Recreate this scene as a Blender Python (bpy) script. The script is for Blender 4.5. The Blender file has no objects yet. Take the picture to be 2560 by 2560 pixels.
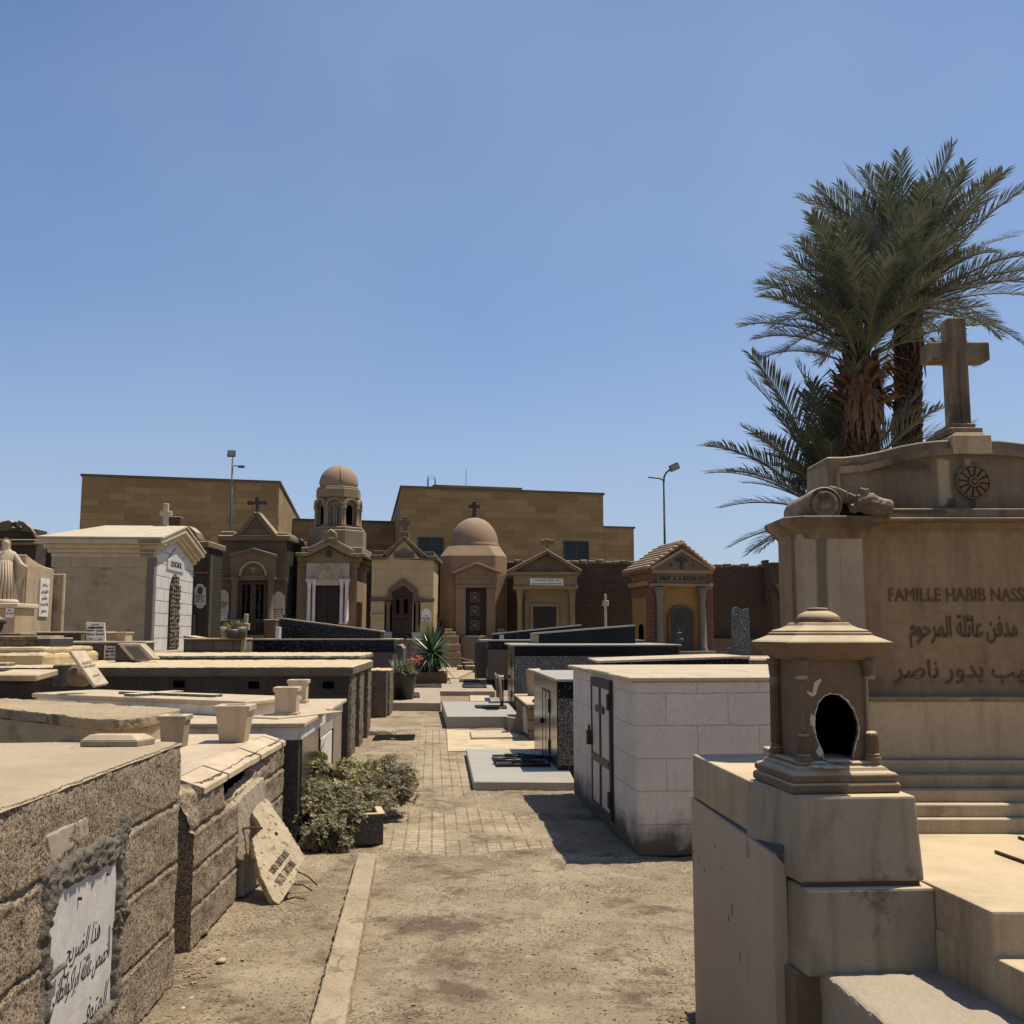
import bpy, bmesh, math, random
import numpy as np
from mathutils import Vector, Matrix, noise, Euler
random.seed(7)
SC = bpy.context.scene
COL = SC.collection
R = math.radians
# ------------------------------------------------------------------ camera
PITCH = math.atan(305/2560); EYE = 1.6
cd = bpy.data.cameras.new('camera'); cam = bpy.data.objects.new('camera', cd); COL.objects.link(cam)
cd.sensor_width = 36; cd.lens = 36; cd.clip_start = .05; cd.clip_end = 3000
cam.location = (0, 0, EYE); cam.rotation_euler = (R(90)+PITCH, 0, 0)
SC.camera = cam
# ------------------------------------------------------------------ light
SUN_EL, SUN_AZ = 68.5, 20.0          # azimuth measured from +X towards +Y
W = bpy.data.worlds.new('World'); SC.world = W; W.use_nodes = True
nt = W.node_tree; nt.nodes.clear()
wo = nt.nodes.new('ShaderNodeOutputWorld'); bg = nt.nodes.new('ShaderNodeBackground'); sk = nt.nodes.new('ShaderNodeTexSky')
sk.sky_type = 'NISHITA'; sk.sun_disc = False; sk.sun_elevation = R(SUN_EL); sk.sun_rotation = R(90-SUN_AZ)
sk.altitude = 20; sk.air_density = 1.0; sk.dust_density = .35; sk.ozone_density = 4.5
bg.inputs['Strength'].default_value = .100
# thin uneven haze in the blue
tcw = nt.nodes.new('ShaderNodeTexCoord'); nw = nt.nodes.new('ShaderNodeTexNoise'); nw.inputs['Scale'].default_value = 1.3; nw.inputs['Detail'].default_value = 4; nt.links.new(tcw.outputs['Generated'], nw.inputs['Vector'])
rw = nt.nodes.new('ShaderNodeValToRGB'); rw.color_ramp.elements[0].position = .42; rw.color_ramp.elements[1].position = .75; rw.color_ramp.elements[1].color = (.5, .5, .5, 1); nt.links.new(nw.outputs['Fac'], rw.inputs[0])
tn = nt.nodes.new('ShaderNodeMix'); tn.data_type = 'RGBA'; tn.blend_type = 'MULTIPLY'; tn.inputs[0].default_value = 1; tn.inputs[7].default_value = (.97, .97, 1.07, 1); nt.links.new(sk.outputs[0], tn.inputs[6])
mw_ = nt.nodes.new('ShaderNodeMix'); mw_.data_type = 'RGBA'; mw_.inputs[7].default_value = (3.1, 4.1, 5.6, 1); nt.links.new(rw.outputs[0], mw_.inputs[0]); nt.links.new(tn.outputs[2], mw_.inputs[6])
sz = nt.nodes.new('ShaderNodeSeparateXYZ'); nt.links.new(tcw.outputs['Generated'], sz.inputs[0]); rz_ = nt.nodes.new('ShaderNodeMapRange'); rz_.interpolation_type = 'SMOOTHSTEP'; rz_.inputs[1].default_value = .34; rz_.inputs[2].default_value = -.04; rz_.inputs[3].default_value = 0; rz_.inputs[4].default_value = .8; nt.links.new(sz.outputs[2], rz_.inputs[0])
mh = nt.nodes.new('ShaderNodeMix'); mh.data_type = 'RGBA'; mh.inputs[7].default_value = (3.7, 4.5, 5.8, 1); nt.links.new(rz_.outputs[0], mh.inputs[0]); nt.links.new(mw_.outputs[2], mh.inputs[6]); nt.links.new(mh.outputs[2], bg.inputs[0]); nt.links.new(bg.outputs[0], wo.inputs[0])
sd = bpy.data.lights.new('sun', 'SUN'); sun = bpy.data.objects.new('sun', sd); COL.objects.link(sun)
sd.energy = 5.0; sd.angle = R(.53); sd.color = (1, .92, .79)
sv = Vector((math.cos(R(SUN_EL))*math.cos(R(SUN_AZ)), math.cos(R(SUN_EL))*math.sin(R(SUN_AZ)), math.sin(R(SUN_EL))))
sun.rotation_euler = sv.to_track_quat('Z', 'Y').to_euler()
vs = SC.view_settings; vs.view_transform = 'Standard'; vs.look = 'None'; vs.exposure = .22; vs.gamma = 1; vs.use_curve_mapping = False
SC.render.film_transparent = False
SC.cycles.max_bounces = 6; SC.cycles.diffuse_bounces = 3; SC.cycles.use_denoising = True
# ------------------------------------------------------------------ picture -> place
_c, _s = math.cos(PITCH), math.sin(PITCH)
def ray(x, y):
    u = (x-1280)/2560; v = -(y-1280)/2560
    return Vector((u, _c-v*_s, _s+v*_c))
def G(x, y, z=0.0):
    r = ray(x, y); t = (z-EYE)/r.z
    return Vector((r.x*t, r.y*t, z))
def D(x, y, Y):
    r = ray(x, y); t = Y/r.y
    return Vector((r.x*t, Y, EYE+r.z*t))
def PL(x, y, p0, n):
    r = ray(x, y); o = Vector((0, 0, EYE)); t = (p0-o).dot(n)/r.dot(n)
    return o+r*t
def zoomfn(x0, y0, s): return lambda x, y: (x0+x*s, y0+y*s)
Z1 = zoomfn(0, 1150, .36232); Z2 = zoomfn(500, 1100, .36232); Z3 = zoomfn(1000, 1150, .36232); Z4 = zoomfn(1400, 1100, .31056)
Z5 = zoomfn(0, 1500, .41408); Z6 = zoomfn(1850, 1450, .36749); Z7 = zoomfn(650, 1600, .36232); Z8 = zoomfn(1050, 1500, .36232)
Z9 = zoomfn(950, 1500, .20704); ZM = zoomfn(1850, 1050, .36749); ZB = zoomfn(1650, 1800, .47101); ZK = zoomfn(0, 1900, .5176)
ZA = zoomfn(0, 2000, .28986); ZL = zoomfn(0, 1250, .23292); ZS = zoomfn(550, 1850, .23292)
# ------------------------------------------------------------------ objects
def tag(o, label=None, cat=None, group=None, kind=None):
    if label: o['label'] = label
    if cat: o['category'] = cat
    if group: o['group'] = group
    if kind: o['kind'] = kind
    return o
def thing(name, label, cat, loc=(0, 0, 0), rz=0, group=None, rot=None):
    o = bpy.data.objects.new(name, None); COL.objects.link(o); o.empty_display_size = .1
    o.location = loc; o.rotation_euler = rot if rot else (0, 0, rz)
    return tag(o, label, cat, group)
def copy_tree(o, parent=None):
    c = o.copy(); COL.objects.link(c)
    if parent: c.parent = parent
    for ch in list(o.children): copy_tree(ch, c)
    return c
class MB:
    def __init__(s): s.v = []; s.f = []; s.sm = []
    def add(s, vs_, fs_, smooth=False):
        n = len(s.v); s.v += [tuple(a) for a in vs_]; s.f += [tuple(n+i for i in f) for f in fs_]; s.sm += [smooth]*len(fs_); return s
    def hexa(s, b, t):
        return s.add(list(b)+list(t), [(3, 2, 1, 0), (4, 5, 6, 7), (0, 1, 5, 4), (1, 2, 6, 5), (2, 3, 7, 6), (3, 0, 4, 7)])
    def box(s, x0, y0, z0, x1, y1, z1):
        if x0 > x1: x0, x1 = x1, x0
        if y0 > y1: y0, y1 = y1, y0
        if z0 > z1: z0, z1 = z1, z0
        return s.hexa([(x0, y0, z0), (x1, y0, z0), (x1, y1, z0), (x0, y1, z0)], [(x0, y0, z1), (x1, y0, z1), (x1, y1, z1), (x0, y1, z1)])
    def prism(s, poly, z0, z1):
        if area(poly) < 0: poly = poly[::-1]
        n = len(poly)
        return s.add([(p[0], p[1], z0) for p in poly]+[(p[0], p[1], z1) for p in poly],
                     [tuple(range(n))[::-1], tuple(range(n, 2*n))]+[(i, (i+1) % n, n+(i+1) % n, n+i) for i in range(n)])
    def xz(s, poly, y0, y1, smooth=False):      # outline in x,z extruded from y0 (near) to y1
        if area(poly) < 0: poly = poly[::-1]
        n = len(poly)
        return s.add([(p[0], y0, p[1]) for p in poly]+[(p[0], y1, p[1]) for p in poly],
                     [tuple(range(n)), tuple(range(n, 2*n))[::-1]]+[((i+1) % n, i, n+i, n+(i+1) % n) for i in range(n)], smooth)
    def yz(s, poly, x0, x1):
        if area(poly) < 0: poly = poly[::-1]
        n = len(poly)
        return s.add([(x1, p[0], p[1]) for p in poly]+[(x0, p[0], p[1]) for p in poly],
                     [tuple(range(n)), tuple(range(n, 2*n))[::-1]]+[((i+1) % n, i, n+i, n+(i+1) % n) for i in range(n)])
    def lathe(s, prof, n=24, c=(0, 0, 0), flute=0, fl=.1, smooth=True, a0=0, a1=2*math.pi):
        vs_ = []; m = len(prof); full = abs(a1-a0-2*math.pi) < 1e-6; k = n if full else n+1
        for (r, z) in prof:
            for i in range(k):
                a = a0+(a1-a0)*i/n; rr = r*(1-fl*(abs(math.sin(a*flute/2)))) if flute else r
                vs_.append((c[0]+rr*math.cos(a), c[1]+rr*math.sin(a), c[2]+z))
        fs_ = []
        for j in range(m-1):
            for i in range(n if full else n):
                i2 = (i+1) % k if full else i+1
                fs_.append((j*k+i, j*k+i2, (j+1)*k+i2, (j+1)*k+i))
        if full:
            fs_.append(tuple(range(k))[::-1]); fs_.append(tuple((m-1)*k+i for i in range(k)))
        return s.add(vs_, fs_, smooth)
    def tube(s, pts, rad, n=8, smooth=True):
        pts = [Vector(p) for p in pts]; rs = rad if isinstance(rad, (list, tuple)) else [rad]*len(pts)
        vs_ = []; up = None
        for i, p in enumerate(pts):
            t = (pts[min(i+1, len(pts)-1)]-pts[max(i-1, 0)]).normalized()
            if up is None: up = t.orthogonal().normalized()
            up = (up-t*up.dot(t)).normalized(); b = t.cross(up)
            for k in range(n):
                a = 2*math.pi*k/n; vs_.append(p+(up*math.cos(a)+b*math.sin(a))*rs[i])
        m = len(pts)
        fs_ = [(j*n+i, j*n+(i+1) % n, (j+1)*n+(i+1) % n, (j+1)*n+i) for j in range(m-1) for i in range(n)]
        fs_ += [tuple(range(n))[::-1], tuple((m-1)*n+i for i in range(n))]
        return s.add(vs_, fs_, smooth)
    def build(s, name, mat, parent=None, bev=0, seg=1, loc=None, rot=None, weather=None, fix=True):
        me = bpy.data.meshes.new(name); me.from_pydata(s.v, [], s.f)
        me.polygons.foreach_set('use_smooth', s.sm)
        if mat: me.materials.append(mat)
        if fix:
            bm = bmesh.new(); bm.from_mesh(me); bmesh.ops.recalc_face_normals(bm, faces=bm.faces); bm.to_mesh(me); bm.free()
        o = bpy.data.objects.new(name, me); COL.objects.link(o)
        if parent: o.parent = parent
        if loc is not None: o.location = loc
        if rot is not None: o.rotation_euler = rot
        if bev:
            m = o.modifiers.new('Bevel', 'BEVEL'); m.width = bev; m.segments = seg; m.limit_method = 'ANGLE'; m.angle_limit = R(35)
        if weather:
            vox, amp, scl = weather
            m = o.modifiers.new('Remesh', 'REMESH'); m.mode = 'VOXEL'; m.voxel_size = vox; m.use_smooth_shade = False
            if amp:
                for (a_, s_) in ((amp, scl), (amp*.4, scl*.3)):
                    t = bpy.data.textures.new('clouds', 'CLOUDS'); t.noise_scale = s_; t.noise_depth = 2
                    d = o.modifiers.new('Displace', 'DISPLACE'); d.texture = t; d.strength = a_; d.mid_level = .5; d.texture_coords = 'LOCAL'
        return o
def area(p): return sum(p[i][0]*p[(i+1) % len(p)][1]-p[(i+1) % len(p)][0]*p[i][1] for i in range(len(p)))/2
# arc of points in a plane
def arc(cx, cz, r, a0, a1, n=12, rz=None):
    rz = rz or r
    return [(cx+r*math.cos(R(a0+(a1-a0)*i/n)), cz+rz*math.sin(R(a0+(a1-a0)*i/n))) for i in range(n+1)]
# ------------------------------------------------------------------ writing
_AR = {'ا': 'FE8D FE8E', 'أ': 'FE83 FE84', 'آ': 'FE81 FE82', 'ب': 'FE8F FE90 FE91 FE92', 'ت': 'FE95 FE96 FE97 FE98', 'ة': 'FE93 FE94', 'ث': 'FE99 FE9A FE9B FE9C',
 'ج': 'FE9D FE9E FE9F FEA0', 'ح': 'FEA1 FEA2 FEA3 FEA4', 'خ': 'FEA5 FEA6 FEA7 FEA8', 'د': 'FEA9 FEAA', 'ذ': 'FEAB FEAC', 'ر': 'FEAD FEAE', 'ز': 'FEAF FEB0',
 'س': 'FEB1 FEB2 FEB3 FEB4', 'ش': 'FEB5 FEB6 FEB7 FEB8', 'ص': 'FEB9 FEBA FEBB FEBC', 'ض': 'FEBD FEBE FEBF FEC0', 'ط': 'FEC1 FEC2 FEC3 FEC4', 'ظ': 'FEC5 FEC6 FEC7 FEC8',
 'ع': 'FEC9 FECA FECB FECC', 'غ': 'FECD FECE FECF FED0', 'ف': 'FED1 FED2 FED3 FED4', 'ق': 'FED5 FED6 FED7 FED8', 'ك': 'FED9 FEDA FEDB FEDC', 'ل': 'FEDD FEDE FEDF FEE0',
 'م': 'FEE1 FEE2 FEE3 FEE4', 'ن': 'FEE5 FEE6 FEE7 FEE8', 'ه': 'FEE9 FEEA FEEB FEEC', 'و': 'FEED FEEE', 'ى': 'FEEF FEF0', 'ي': 'FEF1 FEF2 FEF3 FEF4', 'ئ': 'FE89 FE8A FE8B FE8C'}
def shape(txt):
    if not any(ch in _AR for ch in txt): return txt
    words = txt.split(' '); out = []
    for w in words:
        r = ''; prev = False
        for i, ch in enumerate(w):
            if ch not in _AR: r += ch; prev = False; continue
            f = [chr(int(h, 16)) for h in _AR[ch].split()]; nxt = i+1 < len(w) and w[i+1] in _AR
            joins = len(f) == 4
            if joins: k = (3 if nxt else 1) if prev else (2 if nxt else 0)
            else: k = 1 if prev else 0
            r += f[k]; prev = joins
        out.append(r[::-1])
    return ' '.join(out[::-1])
def lettering(txt, w, h, depth, mat, parent, loc, rot=(R(90), 0, 0), shear=0, name='lettering', bold=0, M=None):
    c = bpy.data.curves.new('t', 'FONT'); c.body = shape(txt); c.align_x = 'CENTER'; c.align_y = 'CENTER'; c.extrude = .01; c.offset = bold
    o = bpy.data.objects.new('t', c); COL.objects.link(o); bpy.context.view_layer.update()
    dg = bpy.context.evaluated_depsgraph_get(); me = bpy.data.meshes.new_from_object(o.evaluated_get(dg)); bpy.data.objects.remove(o)
    co = np.empty(len(me.vertices)*3, dtype=np.float32); me.vertices.foreach_get('co', co); co = co.reshape(-1, 3)
    if len(co) == 0: return None
    lo, hi = co.min(0), co.max(0); co[:, :2] -= (lo+hi)[:2]/2; sx = w/(hi-lo)[0]; sy = (h or w*(hi-lo)[1]/(hi-lo)[0])/(hi-lo)[1]
    co[:, 0] = co[:, 0]*sx+co[:, 1]*sy*shear; co[:, 1] *= sy; co[:, 2] *= depth/.02
    me.vertices.foreach_set('co', co.ravel()); me.update(); me.materials.clear(); me.materials.append(mat)
    b = bpy.data.objects.new(name, me); COL.objects.link(b); b.parent = parent
    if M is not None: b.matrix_local = M
    else: b.location = loc; b.rotation_euler = rot
    return b
# ------------------------------------------------------------------ materials
def srgb(h):
    h = h.lstrip('#'); c = [int(h[i:i+2], 16)/255 for i in (0, 2, 4)]
    return tuple((x/12.92 if x <= .04045 else ((x+.055)/1.055)**2.4) for x in c)+(1,)
def mat(name, c1, c2=None, scale=3, rough=.85, bump=.3, fine=90, finev=.12, streak=None, streakc=(.08, .06, .045, 1), speck=None, brick=None, dust=None, spec=.35, patch=None, coat=0, metal=0, bdist=.01, vein=None, obj=True, crack=0, rise=None, tint=(.87, .81, .70, 1), stains=()):
    m = bpy.data.materials.new(name); m.use_nodes = True; t = m.node_tree; N = t.nodes; L = t.links
    b = N['Principled BSDF']; b.inputs['Roughness'].default_value = rough; b.inputs['Specular IOR Level'].default_value = spec
    b.inputs['Metallic'].default_value = metal
    if coat: b.inputs['Coat Weight'].default_value = coat; b.inputs['Coat Roughness'].default_value = .08
    tc = N.new('ShaderNodeTexCoord'); P = tc.outputs['Object']
    def noi(sc, det=6, vec=None, ro=.6):
        n = N.new('ShaderNodeTexNoise'); n.inputs['Scale'].default_value = sc; n.inputs['Detail'].default_value = det; n.inputs['Roughness'].default_value = ro
        L.new(vec or P, n.inputs['Vector']); return n.outputs['Fac']
    def ramp(f, a, b_, c0=(0, 0, 0, 1), c1_=(1, 1, 1, 1)):
        r = N.new('ShaderNodeValToRGB'); r.color_ramp.elements[0].position = a; r.color_ramp.elements[1].position = b_
        r.color_ramp.elements[0].color = c0; r.color_ramp.elements[1].color = c1_; L.new(f, r.inputs[0]); return r.outputs[0]
    def mix(f, a, b_, mode='MIX'):
        x = N.new('ShaderNodeMix'); x.data_type = 'RGBA'; x.blend_type = mode
        for s_, v in ((x.inputs[0], f), (x.inputs[6], a), (x.inputs[7], b_)):
            if hasattr(v, 'is_linked'): L.new(v, s_)
            elif isinstance(v, (int, float)): s_.default_value = v if s_ == x.inputs[0] else (v, v, v, 1)
            else: s_.default_value = v
        return x.outputs[2]
    def mth(op, a, b_=0.0):
        x = N.new('ShaderNodeMath'); x.operation = op
        for s_, v in ((x.inputs[0], a), (x.inputs[1], b_)):
            if hasattr(v, 'is_linked'): L.new(v, s_)
            else: s_.default_value = v
        return x.outputs[0]
    c2 = c2 or c1
    big = noi(scale, 8); col = mix(ramp(big, .33, .67), c1, c2)
    h = mth('MULTIPLY', noi(scale*5, 6), .5)
    if brick:      # (width, row, mortar size, mortar colour, colour2, offset, facemode)
        bw, rh, ms, mc, cc2, off, dark = brick
        sx = N.new('ShaderNodeSeparateXYZ'); L.new(P, sx.inputs[0]); cb = N.new('ShaderNodeCombineXYZ')
        L.new(mth('ADD', sx.outputs[0], sx.outputs[1]), cb.inputs[0]); L.new(sx.outputs[2], cb.inputs[1])
        # warp the courses slightly
        wn = N.new('ShaderNodeTexNoise'); wn.inputs['Scale'].default_value = 4; L.new(P, wn.inputs['Vector'])
        vs1 = N.new('ShaderNodeVectorMath'); vs1.operation = 'SCALE'; vs1.inputs['Scale'].default_value = ms*dark; L.new(wn.outputs['Color'], vs1.inputs[0])
        va = N.new('ShaderNodeVectorMath'); L.new(cb.outputs[0], va.inputs[0]); L.new(vs1.outputs[0], va.inputs[1])
        br = N.new('ShaderNodeTexBrick'); br.inputs['Scale'].default_value = 1; br.inputs['Brick Width'].default_value = bw; br.inputs['Row Height'].default_value = rh
        br.inputs['Mortar Size'].default_value = ms; br.inputs['Mortar Smooth'].default_value = .2; br.offset = off; br.inputs['Bias'].default_value = 0
        br.inputs['Color1'].default_value = (1, 1, 1, 1); br.inputs['Color2'].default_value = cc2; br.inputs['Mortar'].default_value = mc
        L.new(va.outputs[0], br.inputs['Vector'])
        col = mix(br.outputs['Fac'], mix(1.0, col, br.outputs['Color'], 'MULTIPLY'), mc)
        h = mth('SUBTRACT', h, mth('MULTIPLY', br.outputs['Fac'], 1.2))
    if vein:
        w = N.new('ShaderNodeTexWave'); w.inputs['Scale'].default_value = 1.2; w.inputs['Distortion'].default_value = 14; w.inputs['Detail'].default_value = 4; L.new(P, w.inputs['Vector'])
        col = mix(mth('MULTIPLY', ramp(w.outputs['Fac'], .0, .18, (1, 1, 1, 1), (0, 0, 0, 1)), .5), col, vein)
    f = noi(fine, 3); col = mix(1.0, col, ramp(f, .2, .8, (1-finev*1.6,)*3+(1,), (1+finev,)*3+(1,)), 'MULTIPLY')
    if patch: col = mix(ramp(noi(patch[1], 9, ro=.7), patch[2], patch[2]+.06), col, patch[0])
    if streak:
        mp = N.new('ShaderNodeMapping'); mp.inputs['Scale'].default_value = (7, 7, .7); L.new(P, mp.inputs[0])
        s1 = noi(1.6, 7, mp.outputs[0], .65); a0 = .62-.25*streak
        col = mix(mth('MULTIPLY', ramp(s1, a0, a0+.25), min(1, .5+streak*.4)), col, streakc)
    for (sx0, sx1, sz0, sz1, sc_, so) in stains:      # run marks with a place of their own on the stone
        sp_ = N.new('ShaderNodeSeparateXYZ'); L.new(P, sp_.inputs[0]); mp2 = N.new('ShaderNodeMapping'); mp2.inputs['Scale'].default_value = (9, 9, 1.6); L.new(P, mp2.inputs[0]); wob = mth('MULTIPLY', mth('SUBTRACT', noi(1.5, 6, mp2.outputs[0]), .5), so*3.2)
        ex = mth('SUBTRACT', (sx1-sx0)/2, mth('ABSOLUTE', mth('SUBTRACT', sp_.outputs[0], (sx0+sx1)/2))); ez = mth('SUBTRACT', (sz1-sz0)/2, mth('ABSOLUTE', mth('SUBTRACT', sp_.outputs[2], (sz0+sz1)/2)))
        col = mix(mth('MULTIPLY', ramp(mth('ADD', mth('MINIMUM', ex, ez), wob), 0, so), .85), col, sc_)
    if rise:       # damp and soil rising from the foot of the wall
        sx2 = N.new('ShaderNodeSeparateXYZ'); L.new(P, sx2.inputs[0])
        hh = mth('ADD', sx2.outputs[2], mth('MULTIPLY', mth('SUBTRACT', noi(5, 7), .5), rise[1]*1.6))
        col = mix(ramp(hh, rise[1]*.35, rise[1], (1, 1, 1, 1), (0, 0, 0, 1)), col, rise[0])
    if crack:
        vo = N.new('ShaderNodeTexVoronoi'); vo.feature = 'DISTANCE_TO_EDGE'; vo.inputs['Scale'].default_value = crack
        wv = N.new('ShaderNodeTexNoise'); wv.inputs['Scale'].default_value = crack*2; L.new(P, wv.inputs['Vector'])
        vm = N.new('ShaderNodeVectorMath'); vm.operation = 'MULTIPLY_ADD'; L.new(wv.outputs['Color'], vm.inputs[0]); vm.inputs[1].default_value = (.25/crack*2,)*3; L.new(P, vm.inputs[2]); L.new(vm.outputs[0], vo.inputs['Vector'])
        cr = mth('MULTIPLY', ramp(vo.outputs['Distance'], 0, .012, (1, 1, 1, 1), (0, 0, 0, 1)), ramp(noi(crack*.8, 3), .5, .62))
        col = mix(cr, col, (.05, .04, .03, 1)); h = mth('SUBTRACT', h, cr)
    if speck:      # list of (colour, scale, threshold)
        for (sc_c, sc_s, th) in speck:
            v = N.new('ShaderNodeTexVoronoi'); v.inputs['Scale'].default_value = sc_s; L.new(P, v.inputs['Vector'])
            sp = N.new('ShaderNodeSeparateColor'); L.new(v.outputs['Color'], sp.inputs[0])
            col = mix(ramp(sp.outputs[0], th, th+.02), col, sc_c)
    if dust:       # settled dust on what faces up
        ge = N.new('ShaderNodeNewGeometry'); sn = N.new('ShaderNodeSeparateXYZ'); L.new(ge.outputs['Normal'], sn.inputs[0])
        up = ramp(sn.outputs[2], .45, .85); am = mth('MULTIPLY', up, ramp(noi(2.5, 7), .5-dust[1]*.5, .75-dust[1]*.3))
        col = mix(am, col, dust[0])
        rr = mth('MAXIMUM', rough, mth('MULTIPLY', am, .9)); L.new(rr, b.inputs['Roughness'])
    col = mix(1.0, col, tint, 'MULTIPLY'); L.new(col, b.inputs['Base Color'])
    hb = mth('ADD', h, mth('MULTIPLY', f, .6))
    bp = N.new('ShaderNodeBump'); bp.inputs['Strength'].default_value = bump; bp.inputs['Distance'].default_value = bdist; L.new(hb, bp.inputs['Height']); L.new(bp.outputs[0], b.inputs['Normal'])
    return m
def flat(name, c, rough=.6, metal=0, spec=.5, finev=.05, fine=60):
    return mat(name, c, tuple(min(1, x*1.12) for x in c[:3])+(1,), 5, rough, .08, fine, finev, spec=spec, metal=metal)
DUST = (.42, .33, .22, 1); PALE = (.60, .50, .35, 1)
M = {}
M['concrete'] = mat('rough_concrete_block', (.30, .24, .175, 1), (.40, .325, .245, 1), 2.2, .95, .9, 120, .4, dust=(PALE, .5), bdist=.012, speck=[((.10, .075, .055, 1), 135, .68), ((.36, .30, .22, 1), 120, .86)], patch=((.33, .265, .19, 1), 3, .60))
M['concrete_top'] = mat('dusty_concrete', (.37, .305, .22, 1), (.47, .395, .285, 1), 2.5, .9, .35, 70, .10, crack=1.1, patch=((.40, .32, .225, 1), 2.3, .62))
M['cement'] = mat('dark_cement', (.11, .098, .085, 1), (.22, .195, .165, 1), 7, .95, 1.0, 60, .3, bdist=.02)
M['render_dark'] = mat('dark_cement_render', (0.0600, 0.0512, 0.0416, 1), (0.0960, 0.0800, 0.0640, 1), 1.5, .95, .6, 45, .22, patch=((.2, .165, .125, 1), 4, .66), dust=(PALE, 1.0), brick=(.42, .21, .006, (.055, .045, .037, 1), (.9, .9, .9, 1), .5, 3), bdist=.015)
M['render_grey'] = mat('grey_cement_render', (.15, .125, .10, 1), (.225, .19, .15, 1), 2.5, .95, .9, 38, .28, dust=(PALE, 1.0), bdist=.03)
M['marble'] = mat('weathered_cream_marble', (.52, .425, .31, 1), (.63, .54, .41, 1), 2.5, .6, .15, 60, .07, streak=.12, streakc=(.3, .22, .14, 1), vein=(.44, .35, .24, 1), crack=0)
M['marble_white'] = mat('white_marble', (.66, .62, .56, 1), (.76, .73, .68, 1), 3, .45, .08, 50, .05, vein=(.48, .46, .44, 1), streak=.05, streakc=(.35, .28, .2, 1), tint=(.96, .92, .86, 1))
M['marble_dirty'] = mat('stained_marble', (.27, .23, .175, 1), (.37, .32, .25, 1), 3, .6, .2, 60, .09, streak=.45, streakc=(.10, .075, .055, 1), vein=(.22, .185, .14, 1), patch=((.15, .115, .085, 1), 3, .58), dust=(PALE, .7))
M['plaque'] = mat('plaque_marble', (.46, .45, .44, 1), (.60, .58, .56, 1), 9, .5, .1, 80, .12, streak=.15, streakc=(.30, .25, .19, 1), patch=((.24, .18, .12, 1), 4, .70), tint=(.96, .92, .86, 1))
M['granite_black'] = mat('polished_black_granite', (.006, .007, .011, 1), (.010, .011, .018, 1), 4, .14, .02, 80, .1, speck=[((.10, .11, .15, 1), 55, .93), ((.25, .27, .3, 1), 90, .985)], spec=.18, dust=(PALE, .75))
M['granite_plain'] = mat('plain_black_granite', (.006, .008, .013, 1), (.008, .011, .018, 1), 4, .16, .02, 80, .1, spec=.18, dust=(PALE, .75))
M['granite_grey'] = mat('grey_speckled_granite', (0.0800, 0.0800, 0.0840, 1), (0.1040, 0.1040, 0.1080, 1), 4, .35, .03, 80, .1, speck=[((.02, .02, .024, 1), 95, .58), ((.36, .36, .37, 1), 120, .80)], spec=.5, dust=(PALE, .8))
M['granite_dark'] = mat('dull_dark_granite', (0.0315, 0.0280, 0.0266, 1), (0.0490, 0.0434, 0.0392, 1), 3, .45, .05, 90, .2, speck=[((.15, .135, .12, 1), 140, .84)], spec=.5, dust=(PALE, .8))
M['granite_brown'] = mat('brown_granite', (.11, .085, .07, 1), (.15, .115, .095, 1), 3, .3, .03, 90, .15, speck=[((.05, .04, .035, 1), 120, .7)], spec=.5, dust=(PALE, .8))
M['granite_mirror'] = mat('polished_grey_granite', (.06, .055, .05, 1), (.085, .078, .07, 1), 2, .22, .01, 60, .08, spec=.45, speck=[((.03, .028, .025, 1), 130, .75)])
M['slab_blue'] = mat('blue_grey_granite_slab', (.42, .41, .375, 1), (.48, .465, .42, 1), 2, .5, .05, 120, .12, speck=[((.3, .3, .28, 1), 150, .8)], patch=((.45, .38, .29, 1), 3, .62))
M['slab_grey'] = mat('grey_concrete_paving', (.34, .30, .245, 1), (.42, .37, .30, 1), 1.5, .85, .2, 90, .1, patch=((.5, .41, .3, 1), 2, .6))
M['whitewash'] = mat('whitewashed_block', (.60, .54, .47, 1), (.72, .66, .58, 1), 2, .9, .8, 34, .10, brick=(.47, .235, .0035, (.47, .42, .36, 1), (.96, .96, .96, 1), .5, 5), rise=((.13, .10, .07, 1), .28), streak=.12, streakc=(.3, .24, .18, 1), bdist=.012, tint=(.96, .92, .86, 1))
M['limestone'] = mat('weathered_limestone', (.14, .11, .08, 1), (.36, .295, .215, 1), 2.6, .85, .45, 60, .14, streak=.85, streakc=(.075, .055, .04, 1), dust=(PALE, .4), patch=((.105, .08, .058, 1), 2.2, .53))
M['limestone_clean'] = mat('cream_limestone', (.36, .29, .20, 1), (.48, .40, .29, 1), 2.5, .8, .3, 60, .11, streak=.5, streakc=(.17, .125, .085, 1), dust=(PALE, .6), patch=((.27, .21, .145, 1), 2.2, .60))
M['panel'] = mat('inscription_panel_stone', (.22, .155, .09, 1), (.30, .225, .145, 1), 1.8, .85, .4, 30, .12, streak=.45, streakc=(.10, .075, .052, 1), crack=1.3, patch=((.15, .098, .052, 1), 2.5, .62))
M['carved'] = mat('carved_letter_shade', (.105, .072, .045, 1), (.13, .09, .057, 1), 8, .95, .3, 60, .1)
M['lantern'] = mat('brown_sandstone', (.14, .098, .066, 1), (.20, .145, .10, 1), 5, .9, .4, 70, .12, dust=(PALE, 1.0), streak=.3, streakc=(.10, .07, .05, 1))
M['plaster'] = mat('white_plaster', (.52, .49, .45, 1), (.62, .58, .53, 1), 12, .9, .4, 60, .1)
M['tan_plaster'] = mat('tan_cement_plaster', (.40, .32, .215, 1), (.56, .46, .32, 1), 1.9, .92, .5, 40, .14, streak=.2, streakc=(.24, .185, .12, 1), patch=((.29, .225, .145, 1), 1.3, .55))
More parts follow.
